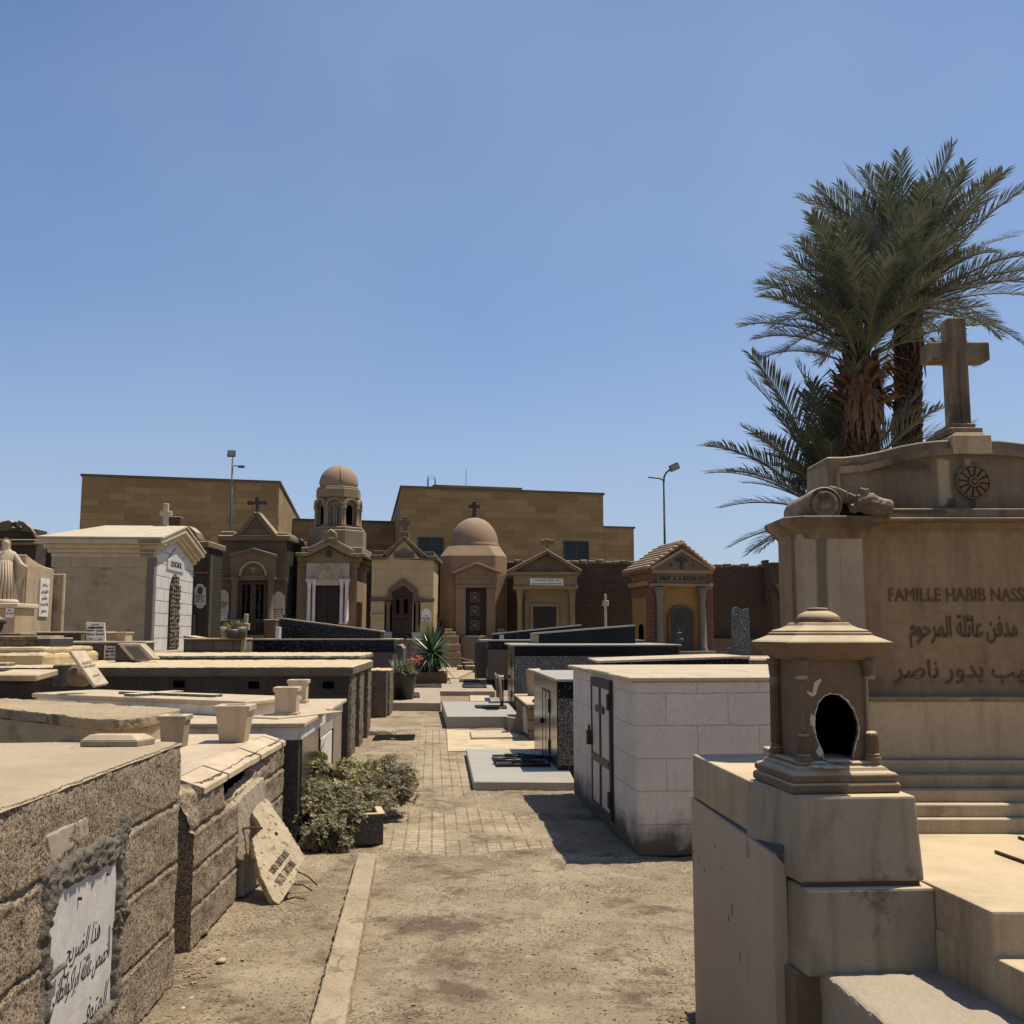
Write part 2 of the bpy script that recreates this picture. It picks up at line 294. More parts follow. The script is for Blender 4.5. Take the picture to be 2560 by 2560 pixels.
M['yellow_stone'] = mat('yellow_limestone', (.46, .36, .20, 1), (.60, .49, .30, 1), 2, .9, .4, 50, .14, streak=.25, streakc=(.22, .16, .09, 1), dust=(PALE, .5), patch=((.3, .21, .12, 1), 3, .66))
M['cornice'] = mat('cream_cornice_stone', (.52, .45, .34, 1), (.62, .55, .43, 1), 3, .75, .15, 60, .08, streak=.25, streakc=(.28, .2, .12, 1))
M['tile_white'] = mat('white_marble_tile', (.62, .60, .56, 1), (.70, .68, .65, 1), 2, .4, .15, 50, .05, brick=(.72, .30, .010, (.16, .15, .13, 1), (.94, .94, .94, 1), .5, .3), tint=(.96, .92, .86, 1))
M['brown_block'] = mat('brown_stone_blocks', (0.1250, 0.0927, 0.0634, 1), (0.1653, 0.1250, 0.0871, 1), 1.5, .92, .5, 25, .12, brick=(.55, .3, .01, (.10, .075, .052, 1), (.85, .85, .85, 1), .5, 1), dust=(PALE, .6))
M['brown_stone'] = mat('brown_stone', (0.1482, 0.1100, 0.0749, 1), (0.1948, 0.1482, 0.1040, 1), 1.2, .9, .3, 25, .10, dust=(PALE, .6), streak=.2, streakc=(.12, .085, .06, 1))
M['dark_stone'] = mat('sooty_stone', (0.0525, 0.0406, 0.0315, 1), (0.0805, 0.0630, 0.0476, 1), 1.5, .92, .5, 25, .15, brick=(.6, .3, .012, (.06, .045, .034, 1), (.85, .85, .85, 1), .5, 1), dust=(DUST, .5))
M['dome_stone'] = mat('pinkish_brown_stucco', (0.2764, 0.1976, 0.1328, 1), (0.3293, 0.2411, 0.1675, 1), .9, .9, .2, 30, .08, streak=.15, streakc=(.17, .12, .085, 1), dust=((.36, .28, .2, 1), .5))
M['tower_stone'] = mat('grey_tan_stone', (0.2258, 0.1788, 0.1225, 1), (0.3011, 0.2446, 0.1725, 1), 1.0, .9, .3, 25, .12, streak=.35, streakc=(.13, .10, .075, 1), dust=((.42, .35, .26, 1), .5))
M['ochre_stone'] = mat('ochre_ashlar', (0.2520, 0.1932, 0.1073, 1), (0.3108, 0.2436, 0.1403, 1), 1.2, .9, .2, 25, .08, brick=(1.1, .48, .01, (.2, .15, .09, 1), (.93, .93, .93, 1), .5, .5), streak=.12, streakc=(.2, .15, .09, 1))
M['yellow_wall'] = mat('pale_yellow_ashlar', (0.4766, 0.3735, 0.2178, 1), (0.5538, 0.4455, 0.2772, 1), 1.0, .9, .2, 20, .07, brick=(1.15, .75, .01, (.30, .24, .14, 1), (.95, .95, .95, 1), .5, .3), streak=.15, streakc=(.28, .22, .14, 1))
M['marble_far'] = mat('greyish_marble', (0.3871, 0.3440, 0.2851, 1), (0.4730, 0.4301, 0.3590, 1), 1.5, .7, .1, 30, .06, streak=.2, streakc=(.22, .18, .14, 1), tint=(.96, .92, .86, 1))
M['trim_brown'] = mat('brown_painted_trim', (0.1428, 0.0967, 0.0702, 1), (0.1807, 0.1260, 0.0908, 1), 1.5, .85, .2, 30, .08)
M['red_brick'] = mat('red_brick', (0.1275, 0.0390, 0.0255, 1), (0.1650, 0.0562, 0.0360, 1), 2, .9, .5, 30, .15, brick=(.26, .085, .014, (.22, .17, .13, 1), (.75, .75, .75, 1), .5, .3))
M['ochre_wall'] = mat('ochre_plaster_wall', (0.2940, 0.1750, 0.0595, 1), (0.3430, 0.2170, 0.0840, 1), 1.2, .9, .2, 30, .10, brick=(.5, .19, .006, (.33, .19, .07, 1), (.93, .93, .93, 1), .5, .5))
M['grey_column'] = mat('grey_column_stone', (0.1650, 0.1500, 0.1350, 1), (0.2025, 0.1875, 0.1688, 1), 1.0, .8, .1, 30, .06)
M['mud_brick'] = mat('old_brown_brick', (0.1217, 0.0840, 0.0618, 1), (0.1680, 0.1217, 0.0867, 1), 1.2, .95, 1.0, 18, .25, brick=(.27, .105, .022, (.075, .055, .042, 1), (.7, .7, .7, 1), .5, 1.6), bdist=.05, dust=(PALE, .9), patch=((.26, .2, .15, 1), 1.2, .68))
M['bld'] = mat('sandstone_cladding', (0.3046, 0.2143, 0.1076, 1), (0.3808, 0.2713, 0.1403, 1), .25, .85, .15, 6, .08, brick=(1.7, .47, .014, (.22, .15, .075, 1), (.70, .68, .64, 1), .37, .4))
M['bld_cap'] = flat('dark_parapet_cap', (.10, .075, .05, 1), .7)
M['tile_roof'] = mat('clay_roof_tile', (.36, .24, .16, 1), (.46, .33, .23, 1), 1.2, .9, .3, 20, .2, dust=(PALE, .5))
M['wood_dark'] = mat('dark_wood', (0.0270, 0.0144, 0.0102, 1), (0.0420, 0.0228, 0.0162, 1), 3, .55, .3, 40, .2, streak=.3, streakc=(.03, .016, .012, 1))
M['wood_brown'] = mat('faded_brown_wood', (0.0700, 0.0455, 0.0315, 1), (0.0980, 0.0665, 0.0476, 1), 3, .6, .3, 40, .2, streak=.3, streakc=(.06, .04, .028, 1))
M['iron'] = flat('black_iron', (.014, .013, .013, 1), .45, spec=.5)
M['iron_brown'] = mat('brown_painted_steel', (.045, .033, .027, 1), (.06, .044, .035, 1), 8, .5, .1, 60, .15)
M['grille'] = flat('ornate_metal', (.13, .105, .07, 1), .5, spec=.5)
M['rust'] = mat('rusty_iron', (.07, .04, .025, 1), (.11, .06, .035, 1), 20, .9, .3, 90, .3)
M['grey_metal'] = flat('grey_painted_metal', (.06, .063, .068, 1), .5)
M['lens'] = flat('lamp_glass', (.22, .23, .24, 1), .25)
M['glass'] = flat('dark_window_glass', (.010, .013, .017, 1), .12, spec=.3, finev=0)
M['win_frame'] = flat('dark_window_frame', (.02, .022, .026, 1), .4)
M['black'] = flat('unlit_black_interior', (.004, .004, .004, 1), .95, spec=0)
M['ink'] = flat('dark_lettering', (.03, .026, .024, 1), .8, spec=.1)
M['ink_brown'] = flat('brown_lettering', (.10, .07, .05, 1), .8, spec=.1)
M['ink_faint'] = flat('faint_lettering', (.20, .165, .12, 1), .8, spec=.1)
M['paint_white'] = mat('white_painted_steel', (.50, .47, .43, 1), (.56, .53, .49, 1), 4, .5, .1, 60, .06, streak=.12, streakc=(.28, .22, .17, 1), tint=(.96, .92, .86, 1))
M['stone_white'] = mat('pale_cross_stone', (.42, .37, .30, 1), (.52, .47, .39, 1), 3, .8, .2, 60, .1, streak=.2, streakc=(.22, .18, .14, 1))
M['statue'] = mat('statue_stone', (.52, .43, .34, 1), (.62, .54, .44, 1), 4, .8, .2, 60, .08, streak=.3, streakc=(.35, .25, .18, 1))
M['palm_trunk'] = mat('palm_bark', (.055, .036, .026, 1), (.11, .07, .048, 1), 6, .95, .8, 40, .3, bdist=.03)
M['palm_dead'] = mat('dry_palm_fibre', (.16, .09, .06, 1), (.22, .135, .09, 1), 5, .9, .3, 40, .2)
def leafmat(name, c1, c2, rough=.45, trans=.25):
    m = bpy.data.materials.new(name); m.use_nodes = True; t = m.node_tree; N = t.nodes; L = t.links; b = N['Principled BSDF']
    tc = N.new('ShaderNodeTexCoord'); n = N.new('ShaderNodeTexNoise'); n.inputs['Scale'].default_value = 3.5; n.inputs['Detail'].default_value = 8; n.inputs['Roughness'].default_value = .8; L.new(tc.outputs['Object'], n.inputs[0])
    r = N.new('ShaderNodeValToRGB'); r.color_ramp.elements[0].position = .35; r.color_ramp.elements[1].position = .65; r.color_ramp.elements[0].color = c1; r.color_ramp.elements[1].color = c2
    L.new(n.outputs['Fac'], r.inputs[0]); L.new(r.outputs[0], b.inputs['Base Color']); b.inputs['Roughness'].default_value = rough; b.inputs['Specular IOR Level'].default_value = .5
    tr = N.new('ShaderNodeBsdfTranslucent'); L.new(r.outputs[0], tr.inputs[0]); mx = N.new('ShaderNodeMixShader'); mx.inputs[0].default_value = trans
    L.new(b.outputs[0], mx.inputs[1]); L.new(tr.outputs[0], mx.inputs[2]); L.new(mx.outputs[0], N['Material Output'].inputs[0]); return m
M['palm_leaf'] = leafmat('palm_leaf', (.05, .062, .040, 1), (.115, .125, .085, 1), .32)
M['shrub_leaf'] = leafmat('dusty_shrub_leaf', (.13, .115, .055, 1), (.27, .235, .12, 1), .6)
M['shrub_lime'] = leafmat('lime_shrub_leaf', (.27, .27, .07, 1), (.40, .38, .13, 1), .6)
M['twig'] = flat('dry_twig', (.17, .125, .09, 1), .9)
M['yucca'] = leafmat('yucca_leaf', (.045, .085, .03, 1), (.09, .14, .055, 1), .35)
M['grass_leaf'] = leafmat('grassy_leaf', (.14, .16, .07, 1), (.24, .25, .13, 1), .5)
M['flower'] = leafmat('red_petal', (.45, .06, .05, 1), (.6, .16, .13, 1), .6)
M['pot_black'] = flat('black_plastic', (.008, .008, .008, 1), .4)
M['terracotta'] = flat('terracotta', (.28, .14, .08, 1), .8)

M['old_pavers'] = mat('dusty_old_pavers', (.24, .17, .125, 1), (.33, .25, .18, 1), 3, .9, .4, 50, .15)
M['kerb'] = mat('dusty_kerb_concrete', (.33, .275, .20, 1), (.43, .36, .27, 1), 4, .92, .6, 70, .16, patch=((.25, .195, .135, 1), 6, .56), crack=2)
M['shade_brick'] = mat('shade_darkened_brick', (.035, .026, .02, 1), (.055, .042, .032, 1), 1.5, .95, 1.0, 25, .3, brick=(.3, .12, .02, (.02, .016, .013, 1), (.7, .7, .7, 1), .5, 1.2), bdist=.04)  # brick coloured near black to carry the deep shade of two side walls
M['pit_shade'] = flat('pit_shade_black', (.01, .009, .008, 1), .9, spec=.05)  # black colour stands for the shade inside a pit
M['pot_brown'] = mat('brown_earthen_stone', (.12, .09, .06, 1), (.19, .15, .10, 1), 4, .9, .4, 50, .15, streak=.3, streakc=(.07, .05, .035, 1))
M['marble_old'] = mat('pitted_old_marble', (.42, .35, .25, 1), (.58, .49, .36, 1), 5, .75, .5, 70, .16, streak=.2, streakc=(.26, .195, .125, 1), patch=((.30, .23, .15, 1), 6, .62), crack=2.2, speck=[((.22, .165, .11, 1), 60, .90)])
M['frieze'] = mat('pale_plaster_frieze', (.42, .35, .25, 1), (.50, .43, .32, 1), 2, .9, .3, 40, .1, streak=.35, streakc=(.28, .21, .14, 1))
M['weathered_slab'] = mat('weathered_brown_slab', (.25, .20, .14, 1), (.38, .315, .225, 1), 3, .92, .6, 45, .16, crack=1.6, patch=((.16, .125, .09, 1), 3.5, .57), dust=((.40, .33, .23, 1), .5))
# ------------------------------------------------------------------ ground
def ground_height(x, y):
    f = max(0.0, 1-max(0, y-14)/14)*max(0, 1-max(0, abs(x)-5)/3)
    if f <= 0: return 0.0
    p = Vector((x, y, 0))
    return f*(.022*noise.noise(p*1.3)+.014*noise.noise(p*4.1+Vector((7, 0, 0)))+.009*noise.noise(p*9)+.006*noise.noise(p*21)-.008*max(0, noise.noise(p*3.1+Vector((3, 3, 3)))-.25))
def inpoly(x, y, P_):
    c = False; n = len(P_)
    for i in range(n):
        a, b = P_[i], P_[(i+1) % n]
        if (a[1] > y) != (b[1] > y) and x < (b[0]-a[0])*(y-a[1])/(b[1]-a[1])+a[0]: c = not c
    return c
def dens(a, b, st, lo, hi):
    mid = list(np.arange(a, b, st)); L_ = []; s = st; v = a
    while v > lo: s *= 1.35; v -= s; L_.append(v)
    R_ = []; s = st; v = b
    while v < hi: s *= 1.35; R_.append(v); v += s
    return np.array(L_[::-1]+mid+R_)
xs = dens(-2.6, 2.2, .028, -900, 900); ys = dens(2.2, 15.5, .032, -60, 1500)
nx, ny = len(xs), len(ys)
V = np.zeros((ny, nx, 3)); V[:, :, 0] = xs[None, :]; V[:, :, 1] = ys[:, None]
paveP = [[G(*p) for p in q] for q in ([(925, 2080), (1000, 2035), (1110, 2018), (1280, 2030), (1352, 2112), (1250, 2128), (1140, 2145), (930, 2110)],
    [(1048, 1822), (1122, 1822), (1172, 1875), (1182, 1965), (1150, 2000), (1080, 1990), (1040, 1935)])]
pave = np.zeros((ny, nx)); dark = np.zeros((ny, nx))
for j in range(ny):
    y = ys[j]
    if y < 1.5 or y > 30: continue
    for i in range(nx):
        x = xs[i]
        if abs(x) > 8: continue
        h = ground_height(x, y); m_ = 0
        if -1.6 < x < 1.2 and 6 < y < 18:
            w = Vector((x*1.7, y*1.7, 3)); dx, dy = .14*noise.noise(w), .14*noise.noise(w+Vector((9, 9, 9)))
            if any(inpoly(x+dx, y+dy, q) for q in paveP): m_ = max(0.0, min(1.0, .85+noise.noise(Vector((x*2.2, y*2.2, 8)))*1.3))
        V[j, i, 2] = h*(1-.8*m_); pave[j, i] = m_
idx = np.arange(ny*nx).reshape(ny, nx)
F = np.stack([idx[:-1, :-1], idx[:-1, 1:], idx[1:, 1:], idx[1:, :-1]], -1).reshape(-1, 4)
me = bpy.data.meshes.new('ground'); me.vertices.add(ny*nx); me.vertices.foreach_set('co', V.ravel())
me.loops.add(F.size); me.loops.foreach_set('vertex_index', F.ravel()); me.polygons.add(len(F)); me.polygons.foreach_set('loop_start', np.arange(0, F.size, 4)); me.polygons.foreach_set('loop_total', np.full(len(F), 4))
me.polygons.foreach_set('use_smooth', np.ones(len(F), dtype=bool)); me.update(calc_edges=True)
at = me.attributes.new('pave', 'FLOAT', 'POINT'); at.data.foreach_set('value', pave.ravel())
def ground_mat():
    m = bpy.data.materials.new('dusty_earth'); m.use_nodes = True; t = m.node_tree; N = t.nodes; L = t.links; b = N['Principled BSDF']
    b.inputs['Roughness'].default_value = .95; b.inputs['Specular IOR Level'].default_value = .15
    P = N.new('ShaderNodeTexCoord').outputs['Object']
    def noi(sc, det=6, ro=.6, off=0):
        n = N.new('ShaderNodeTexNoise'); n.inputs['Scale'].default_value = sc; n.inputs['Detail'].default_value = det; n.inputs['Roughness'].default_value = ro
        mp = N.new('ShaderNodeMapping'); mp.inputs['Location'].default_value = (off, off, off); L.new(P, mp.inputs[0]); L.new(mp.outputs[0], n.inputs['Vector']); return n.outputs['Fac']
    def ramp(f, a, b_, c0=(0, 0, 0, 1), c1_=(1, 1, 1, 1)):
        r = N.new('ShaderNodeValToRGB'); r.color_ramp.elements[0].position = a; r.color_ramp.elements[1].position = b_; r.color_ramp.elements[0].color = c0; r.color_ramp.elements[1].color = c1_; L.new(f, r.inputs[0]); return r.outputs[0]
    def mix(f, a, b_, mode='MIX'):
        x = N.new('ShaderNodeMix'); x.data_type = 'RGBA'; x.blend_type = mode
        for s_, v in ((x.inputs[0], f), (x.inputs[6], a), (x.inputs[7], b_)):
            if hasattr(v, 'is_linked'): L.new(v, s_)
            else: s_.default_value = v
        return x.outputs[2]
    def mth(op, a, b_=0.0):
        x = N.new('ShaderNodeMath'); x.operation = op
        for s_, v in ((x.inputs[0], a), (x.inputs[1], b_)):
            if hasattr(v, 'is_linked'): L.new(v, s_)
            else: s_.default_value = v
        return x.outputs[0]
    col = mix(ramp(noi(1.1, 9, .65), .36, .64), (.27, .21, .145, 1), (.42, .345, .245, 1))
    col = mix(ramp(noi(3.5, 9, .7, 4), .52, .66), col, (.45, .375, .27, 1))
    col = mix(mth('MULTIPLY', ramp(noi(2.1, 10, .75, 11), .52, .62), .9), col, (.15, .112, .078, 1))
    col = mix(mth('MULTIPLY', ramp(noi(38, 4, .7), .54, .66), .6), col, (.13, .095, .065, 1))
    v = N.new('ShaderNodeTexVoronoi'); v.inputs['Scale'].default_value = 45; L.new(P, v.inputs['Vector'])
    sp = N.new('ShaderNodeSeparateColor'); L.new(v.outputs['Color'], sp.inputs[0])
    dot = mth('MULTIPLY', ramp(v.outputs['Distance'], .18, .3, (1, 1, 1, 1), (0, 0, 0, 1)), ramp(sp.outputs[0], .80, .83))
    v2 = N.new('ShaderNodeTexVoronoi'); v2.inputs['Scale'].default_value = 110; L.new(P, v2.inputs['Vector']); sp2 = N.new('ShaderNodeSeparateColor'); L.new(v2.outputs['Color'], sp2.inputs[0])
    crumbs = mth('MULTIPLY', ramp(sp2.outputs[0], .70, .74), ramp(noi(1.7, 8, .7, 30), .46, .58)); col = mix(mth('MULTIPLY', crumbs, .75), col, (.12, .09, .062, 1))
    col = mix(dot, col, (.10, .075, .05, 1))
    # pavers showing through the dust
    sx = N.new('ShaderNodeSeparateXYZ'); L.new(P, sx.inputs[0]); cb = N.new('ShaderNodeCombineXYZ')
    L.new(mth('ADD', sx.outputs[1], mth('MULTIPLY', sx.outputs[0], -.076)), cb.inputs[0]); L.new(mth('ADD', sx.outputs[0], mth('MULTIPLY', sx.outputs[1], .076)), cb.inputs[1])
    br = N.new('ShaderNodeTexBrick'); br.inputs['Scale'].default_value = 1; br.inputs['Brick Width'].default_value = .115; br.inputs['Row Height'].default_value = .105; br.offset = .5; br.offset_frequency = 3
    br.inputs['Mortar Size'].default_value = .007; br.inputs['Color1'].default_value = (.50, .42, .30, 1); br.inputs['Color2'].default_value = (.42, .345, .25, 1); br.inputs['Mortar'].default_value = (.17, .13, .09, 1); L.new(cb.outputs[0], br.inputs['Vector'])
    a = N.new('ShaderNodeAttribute'); a.attribute_name = 'pave'
    pm = mth('MULTIPLY', a.outputs['Fac'], ramp(noi(3, 7, .7, 2), .34, .5))
    # dust film lies over the pavers themselves but leaves their joints
    pc = mix(.45, br.outputs['Color'], col)
    pm2 = mth('MULTIPLY', pm, .85)
    col = mix(pm2, col, pc); col = mix(1.0, col, (1.01, .98, .90, 1), 'MULTIPLY'); L.new(col, b.inputs['Base Color'])
    g = mth('ADD', mth('MULTIPLY', noi(60, 5, .75), .7), mth('MULTIPLY', noi(14, 6, .7, 5), 1.0))
    g = mth('ADD', g, mth('MULTIPLY', dot, .8)); g = mth('SUBTRACT', mth('MULTIPLY', g, mth('SUBTRACT', 1.0, mth('MULTIPLY', pm, .55))), mth('MULTIPLY', mth('MULTIPLY', pm, br.outputs['Fac']), .7))
    bp = N.new('ShaderNodeBump'); bp.inputs['Strength'].default_value = .9; bp.inputs['Distance'].default_value = .028; L.new(g, bp.inputs['Height']); L.new(bp.outputs[0], b.inputs['Normal'])
    return m
me.materials.append(ground_mat()); go = bpy.data.objects.new('ground', me); COL.objects.link(go); tag(go, kind='structure')
# loose gravel and crumbs of mortar
def pebble(mb, x, y, r, z=None, sq=.6):
    z = ground_height(x, y) if z is None else z
    seeds = Vector((random.random()*50, random.random()*50, 0)); base = [(0, 0, 1), (1, 0, 0), (0, 1, 0), (-1, 0, 0), (0, -1, 0), (.7, .7, .5), (-.7, .7, .5), (-.7, -.7, .5), (.7, -.7, .5), (0, 0, -.6)]
    vs_ = []
    for p in base:
        k = r*(.75+.5*random.random()); vs_.append((x+p[0]*k, y+p[1]*k, z+p[2]*k*sq+r*.15))
    mb.add(vs_, [(0, 5, 1, 8), (0, 6, 2, 5), (0, 7, 3, 6), (0, 8, 4, 7), (5, 2, 1), (6, 3, 2), (7, 4, 3), (8, 1, 4), (9, 1, 2), (9, 2, 3), (9, 3, 4), (9, 4, 1)])
mb = MB(); rnd = random.Random(3)
for i in range(5200):
    y = 3.2+rnd.random()**1.6*11; x = rnd.uniform(-1.9, 1.6)-.03*y
    if noise.noise(Vector((x*1.5, y*1.5, 20))) < -.05 and rnd.random() < .75: continue
    pebble(mb, x, y, rnd.choice([.0018, .002, .0025, .003, .003, .004, .0055]))
for i in range(500):          # leaf litter and crumbs round the shrub bed and the slabs
    a = G(rnd.uniform(820, 1060), rnd.uniform(2095, 2150)) if rnd.random() < .5 else G(rnd.uniform(1180, 1420), rnd.uniform(1968, 1990)); pebble(mb, a.x, a.y, rnd.uniform(.003, .009))
for i in range(260):          # clods at the foot of the near tombs and of the upright slab
    a = G(rnd.gauss(1700, 25), rnd.gauss(2548, 22)) if rnd.random() < .4 else G(rnd.gauss(470, 40), rnd.uniform(2330, 2470)); pebble(mb, a.x, a.y, rnd.uniform(.003, .014))
for i in range(420):          # dry leaves and chips blown over the path
    y = 3.3+rnd.random()**1.5*10; x = rnd.uniform(-1.5, 1.2)-.04*y; a_ = rnd.random()*6; l = rnd.uniform(.006, .016); z = ground_height(x, y)+.003
    mb.add([(x+l*math.cos(a_+t), y+l*(1 if k % 2 else .35)*math.sin(a_+t), z+rnd.random()*.006) for k, t in enumerate((0, 1.57, 3.14, 4.71))], [(0, 1, 2), (0, 2, 3)])
gr = mb.build('gravel', mat('gravel', (.22, .16, .11, 1), (.40, .32, .23, 1), 4, .95, .3, 90, .2)); tag(gr, 'scattered small gravel and crumbs on the dusty path', 'gravel', kind='stuff')
for (px, py, r, lab, mt) in [(553, 2406, .032, 'pale whitish stone lying on the dirt between the kerb and the block tombs', 'stone_white'), (492, 2428, .022, 'small brown stone lying just left of the pale whitish one', 'limestone'), (606, 2402, .016, 'small stone lying to the right of the pale whitish one', 'limestone'),
                             (583, 2331, .011, 'little white chip of stone on the dirt above the larger pale stone', 'stone_white'), (480, 2502, .023, 'dark brown lump of stone near the foot of the plaque tomb', 'mud_brick'), (458, 2524, .018, 'smallest dark stone near the foot of the plaque tomb, nearest the camera', 'mud_brick')]:
    p = G(px, py); b_ = MB(); pebble(b_, 0, 0, r, 0, .8); s_ = b_.build('stone', M[mt], loc=p); m_ = s_.modifiers.new('Subsurf', 'SUBSURF'); m_.levels = m_.render_levels = 2; tag(s_, lab, 'stone')
# raised paving and slabs
def slab(name, label, cat, px, z, thick, m, bev=.006, kind=None, group=None, weather=None):
    pts = [G(*p, z) for p in px]; o = pts[0].copy(); o.z = 0; d = pts[1]-pts[0]; rz = math.atan2(d.y, d.x)
    Mi = Matrix.Rotation(-rz, 3, 'Z'); loc = [Mi @ (p-o) for p in pts]
    b = MB().prism([(p.x, p.y) for p in loc], z-thick, z).build(name, M[m], loc=o, rot=(0, 0, rz), bev=bev, weather=weather)
    return tag(b, label, cat, group, kind)
# ------------------------------------------------------------------ far sandstone building
def far_building():
    O = D(*[v*1.325 for v in (153, 990)], 69.6); rz = R(14.6)
    o = thing('sandstone_building', 'long modern building clad in yellow brown sandstone behind the cemetery wall', 'building', (O.x, O.y, 0), rz)
    inv = o.matrix_basis.inverted()
    def loc(px, py, ):      # local x on the front plane for a pixel in 1932 units
        p = PL(px*1.325, py*1.325, Vector((O.x, O.y, 0)), Vector((math.sin(rz), -math.cos(rz), 0))); q = Matrix.Rotation(-rz, 4, 'Z') @ (p-Vector((O.x, O.y, 0))); return q.x, q.z
    xA, zA = loc(155, 898); xB, zB = loc(527, 913); xC, zC = loc(757, 920); xD, zD = loc(1138, 934); xE, zE = loc(1197, 997)
    xF, zF = loc(825, 917); xG, zG = loc(995, 925); H1 = (zA+zB)/2; H2 = (zC+zD)/2
    sh = .11; skew = lambda x0, x1, y0, y1, z: MB().prism([(x0+sh*y0, y0), (x1+sh*y0, y0), (x1+sh*y1, y1), (x0+sh*y1, y1)], 0, z)
    w1 = skew(xA, xB, 0, 26, H1).build('left_block', M['bld'], o); MB().prism([(xA-.1, -.1), (xB+.1, -.1), (xB+.1+sh*26, 26.1), (xA-.1+sh*26, 26.1)], H1, H1+.18).build('parapet', M['bld_cap'], w1)
    w2 = skew(xC, xD, 0, 30, H2).build('right_block', M['bld'], o); MB().prism([(xC-.1, -.1), (xD+.1, -.1), (xD+.1+sh*30, 30.1), (xC-.1+sh*30, 30.1)], H2, H2+.16).build('parapet', M['bld_cap'], w2)
    w3 = MB().box(xB+1.65, 14.5, 0, xC+1.55, 22, H1-1.05).build('recessed_wall', M['bld'], o); MB().box(xB+1.65, 14.4, H1-1.05, xC+1.55, 22, H1-.9).build('parapet', M['bld_cap'], w3)
    w4 = MB().box(xD+.03, .15, 0, xE, 3, zE).build('low_wing', M['bld'], o); MB().box(xD+.05, .05, zE, xE+.1, 3.1, zE+.14).build('parapet', M['bld_cap'], w4)
    MB().box(xF, 1.5, H2, xG, 8, H2+.55).build('roof_step', M['bld'], o)
    for (x0, x1, y0, y1, blind) in ((788, 837, 1013, 1052, 0), (1063, 1111, 1020, 1058, 1)):
        a, zt = loc(x0, y0); b, zb = loc(x1, y1); f = MB()
        for q in ((a, b, zt-.1, zt), (a, b, zb, zb+.1)): f.box(q[0], -.06, q[2], q[1], .05, q[3])
        for q in (a, (a+b)/2-.05, b-.1): f.box(q, -.06, zb+.1, q+.1, .05, zt-.1)
        if not blind: f.box(a+.1, -.03, zb+(zt-zb)*.62, b-.1, .02, zb+(zt-zb)*.62+.06)
        w = f.build('window', M['win_frame'], o); MB().box(a+.05, -.015, zb+.05, b-.05, .03, zt-.05).build('pane', M['glass'], w)
    x, z = loc(820, 910); l = MB(); l.tube([(x-.35, 1, H2), (x-.35, 1, H2+1.1), (x+.2, 1, H2+1.1), (x+.2, 1, H2)], .03); l.tube([(x-.2, 1.6, H2), (x-.2, 1.6, H2+1.0), (x+.35, 1.6, H2+1.0), (x+.35, 1.6, H2)], .03); l.build('ladder_rail', M['iron'], o)
    x, z = loc(895, 878); MB().tube([(x, 3, H2+.4), (x, 3, z+.2)], .022, 6).build('antenna', M['iron'], o)
far_building()
# ------------------------------------------------------------------ facades taken from the view
class Fac:
    def __init__(s, fn, Y, x0, name, label, cat='mausoleum'):
        s.fn = fn; s.Y = Y; p = D(*fn(x0, 0), Y); s.X = p.x
        s.o = thing(name, label, cat, (s.X, Y, 0)) if name else None
    def p(s, x, y, dy=0):
        q = D(*s.fn(x, y), s.Y+dy); return (q.x-s.X, q.z)
    def box(s, mb, x0, y0, x1, y1, ya, yb, zf=None, dy=None):
        dy = ya if dy is None else dy
        a = s.p(x0, y0, dy); b = s.p(x1, y1, dy); return mb.box(a[0], ya, a[1], b[0], yb, b[1] if zf is None else zf)
    def poly(s, mb, pts, ya, yb, dy=None, smooth=False):
        return mb.xz([s.p(x, y, ya if dy is None else dy) for x, y in pts], ya, yb, smooth)
    def strip(s, mb, pts, w, ya, yb):          # a band following a line of points
        q = [Vector(s.p(x, y, ya)) for x, y in pts]; U = []; Lw = []
        for i in range(len(q)):
            t = (q[min(i+1, len(q)-1)]-q[max(i-1, 0)]).normalized(); n = Vector((-t.y, t.x)); U.append(q[i]+n*w/2); Lw.append(q[i]-n*w/2)
        for i in range(len(q)-1): mb.xz([tuple(U[i]), tuple(U[i+1]), tuple(Lw[i+1]), tuple(Lw[i])], ya, yb)
        return mb
    def column(s, x0, x1, yt, yb, ya, mt, parent=None, cap=True, zf=None, r=None):
        a = s.p(x0, yt, ya); b = s.p(x1, yb, ya); r = (b[0]-a[0])/2*.72; cx = (a[0]+b[0])/2; zt = a[1]; z0 = b[1] if zf is None else zf; h = zt-z0; mb = MB()
        prof = [(r*1.3, 0), (r*1.3, h*.02), (r*1.1, h*.035), (r*1.15, h*.05), (r*.98, h*.065), (r*.86, h*.84), (r*.98, h*.85), (r*.9, h*.87)]
        prof += [(r*1.05, h*.91), (r*1.15, h*.93), (r*1.05, h*.94), (r*1.35, h*.975), (r*1.4, h)] if cap else [(r*.9, h)]
        mb.lathe([(p_[0], z0+p_[1]) for p_ in prof], 14, (cx, ya+r, 0))
        if cap: mb.box(cx-r*1.5, ya-.5*r, zt, cx+r*1.5, ya+2.4*r, zt+.06)
        c = mb.build('column', mt, parent or s.o); return c
    def text(s, txt, x0, x1, yc, hh, ya, mt, parent=None):
        a = s.p(x0, yc-hh/2, ya); b = s.p(x1, yc+hh/2, ya)
        return lettering(txt, b[0]-a[0], a[1]-b[1], .01, mt, parent or s.o, ((a[0]+b[0])/2, ya-.006, (a[1]+b[1])/2))
def cross_poly(cx, z0, z1, w, arm, ay, fl=0):
    t = w/2; a = arm/2; z2 = z0+(z1-z0)*ay
    return [(cx-t, z0), (cx+t, z0), (cx+t, z2-t), (cx+a, z2-t-fl), (cx+a, z2+t+fl), (cx+t, z2+t), (cx+t+fl, z1), (cx-t-fl, z1), (cx-t, z2+t), (cx-a, z2+t+fl), (cx-a, z2-t-fl), (cx-t, z2-t)]
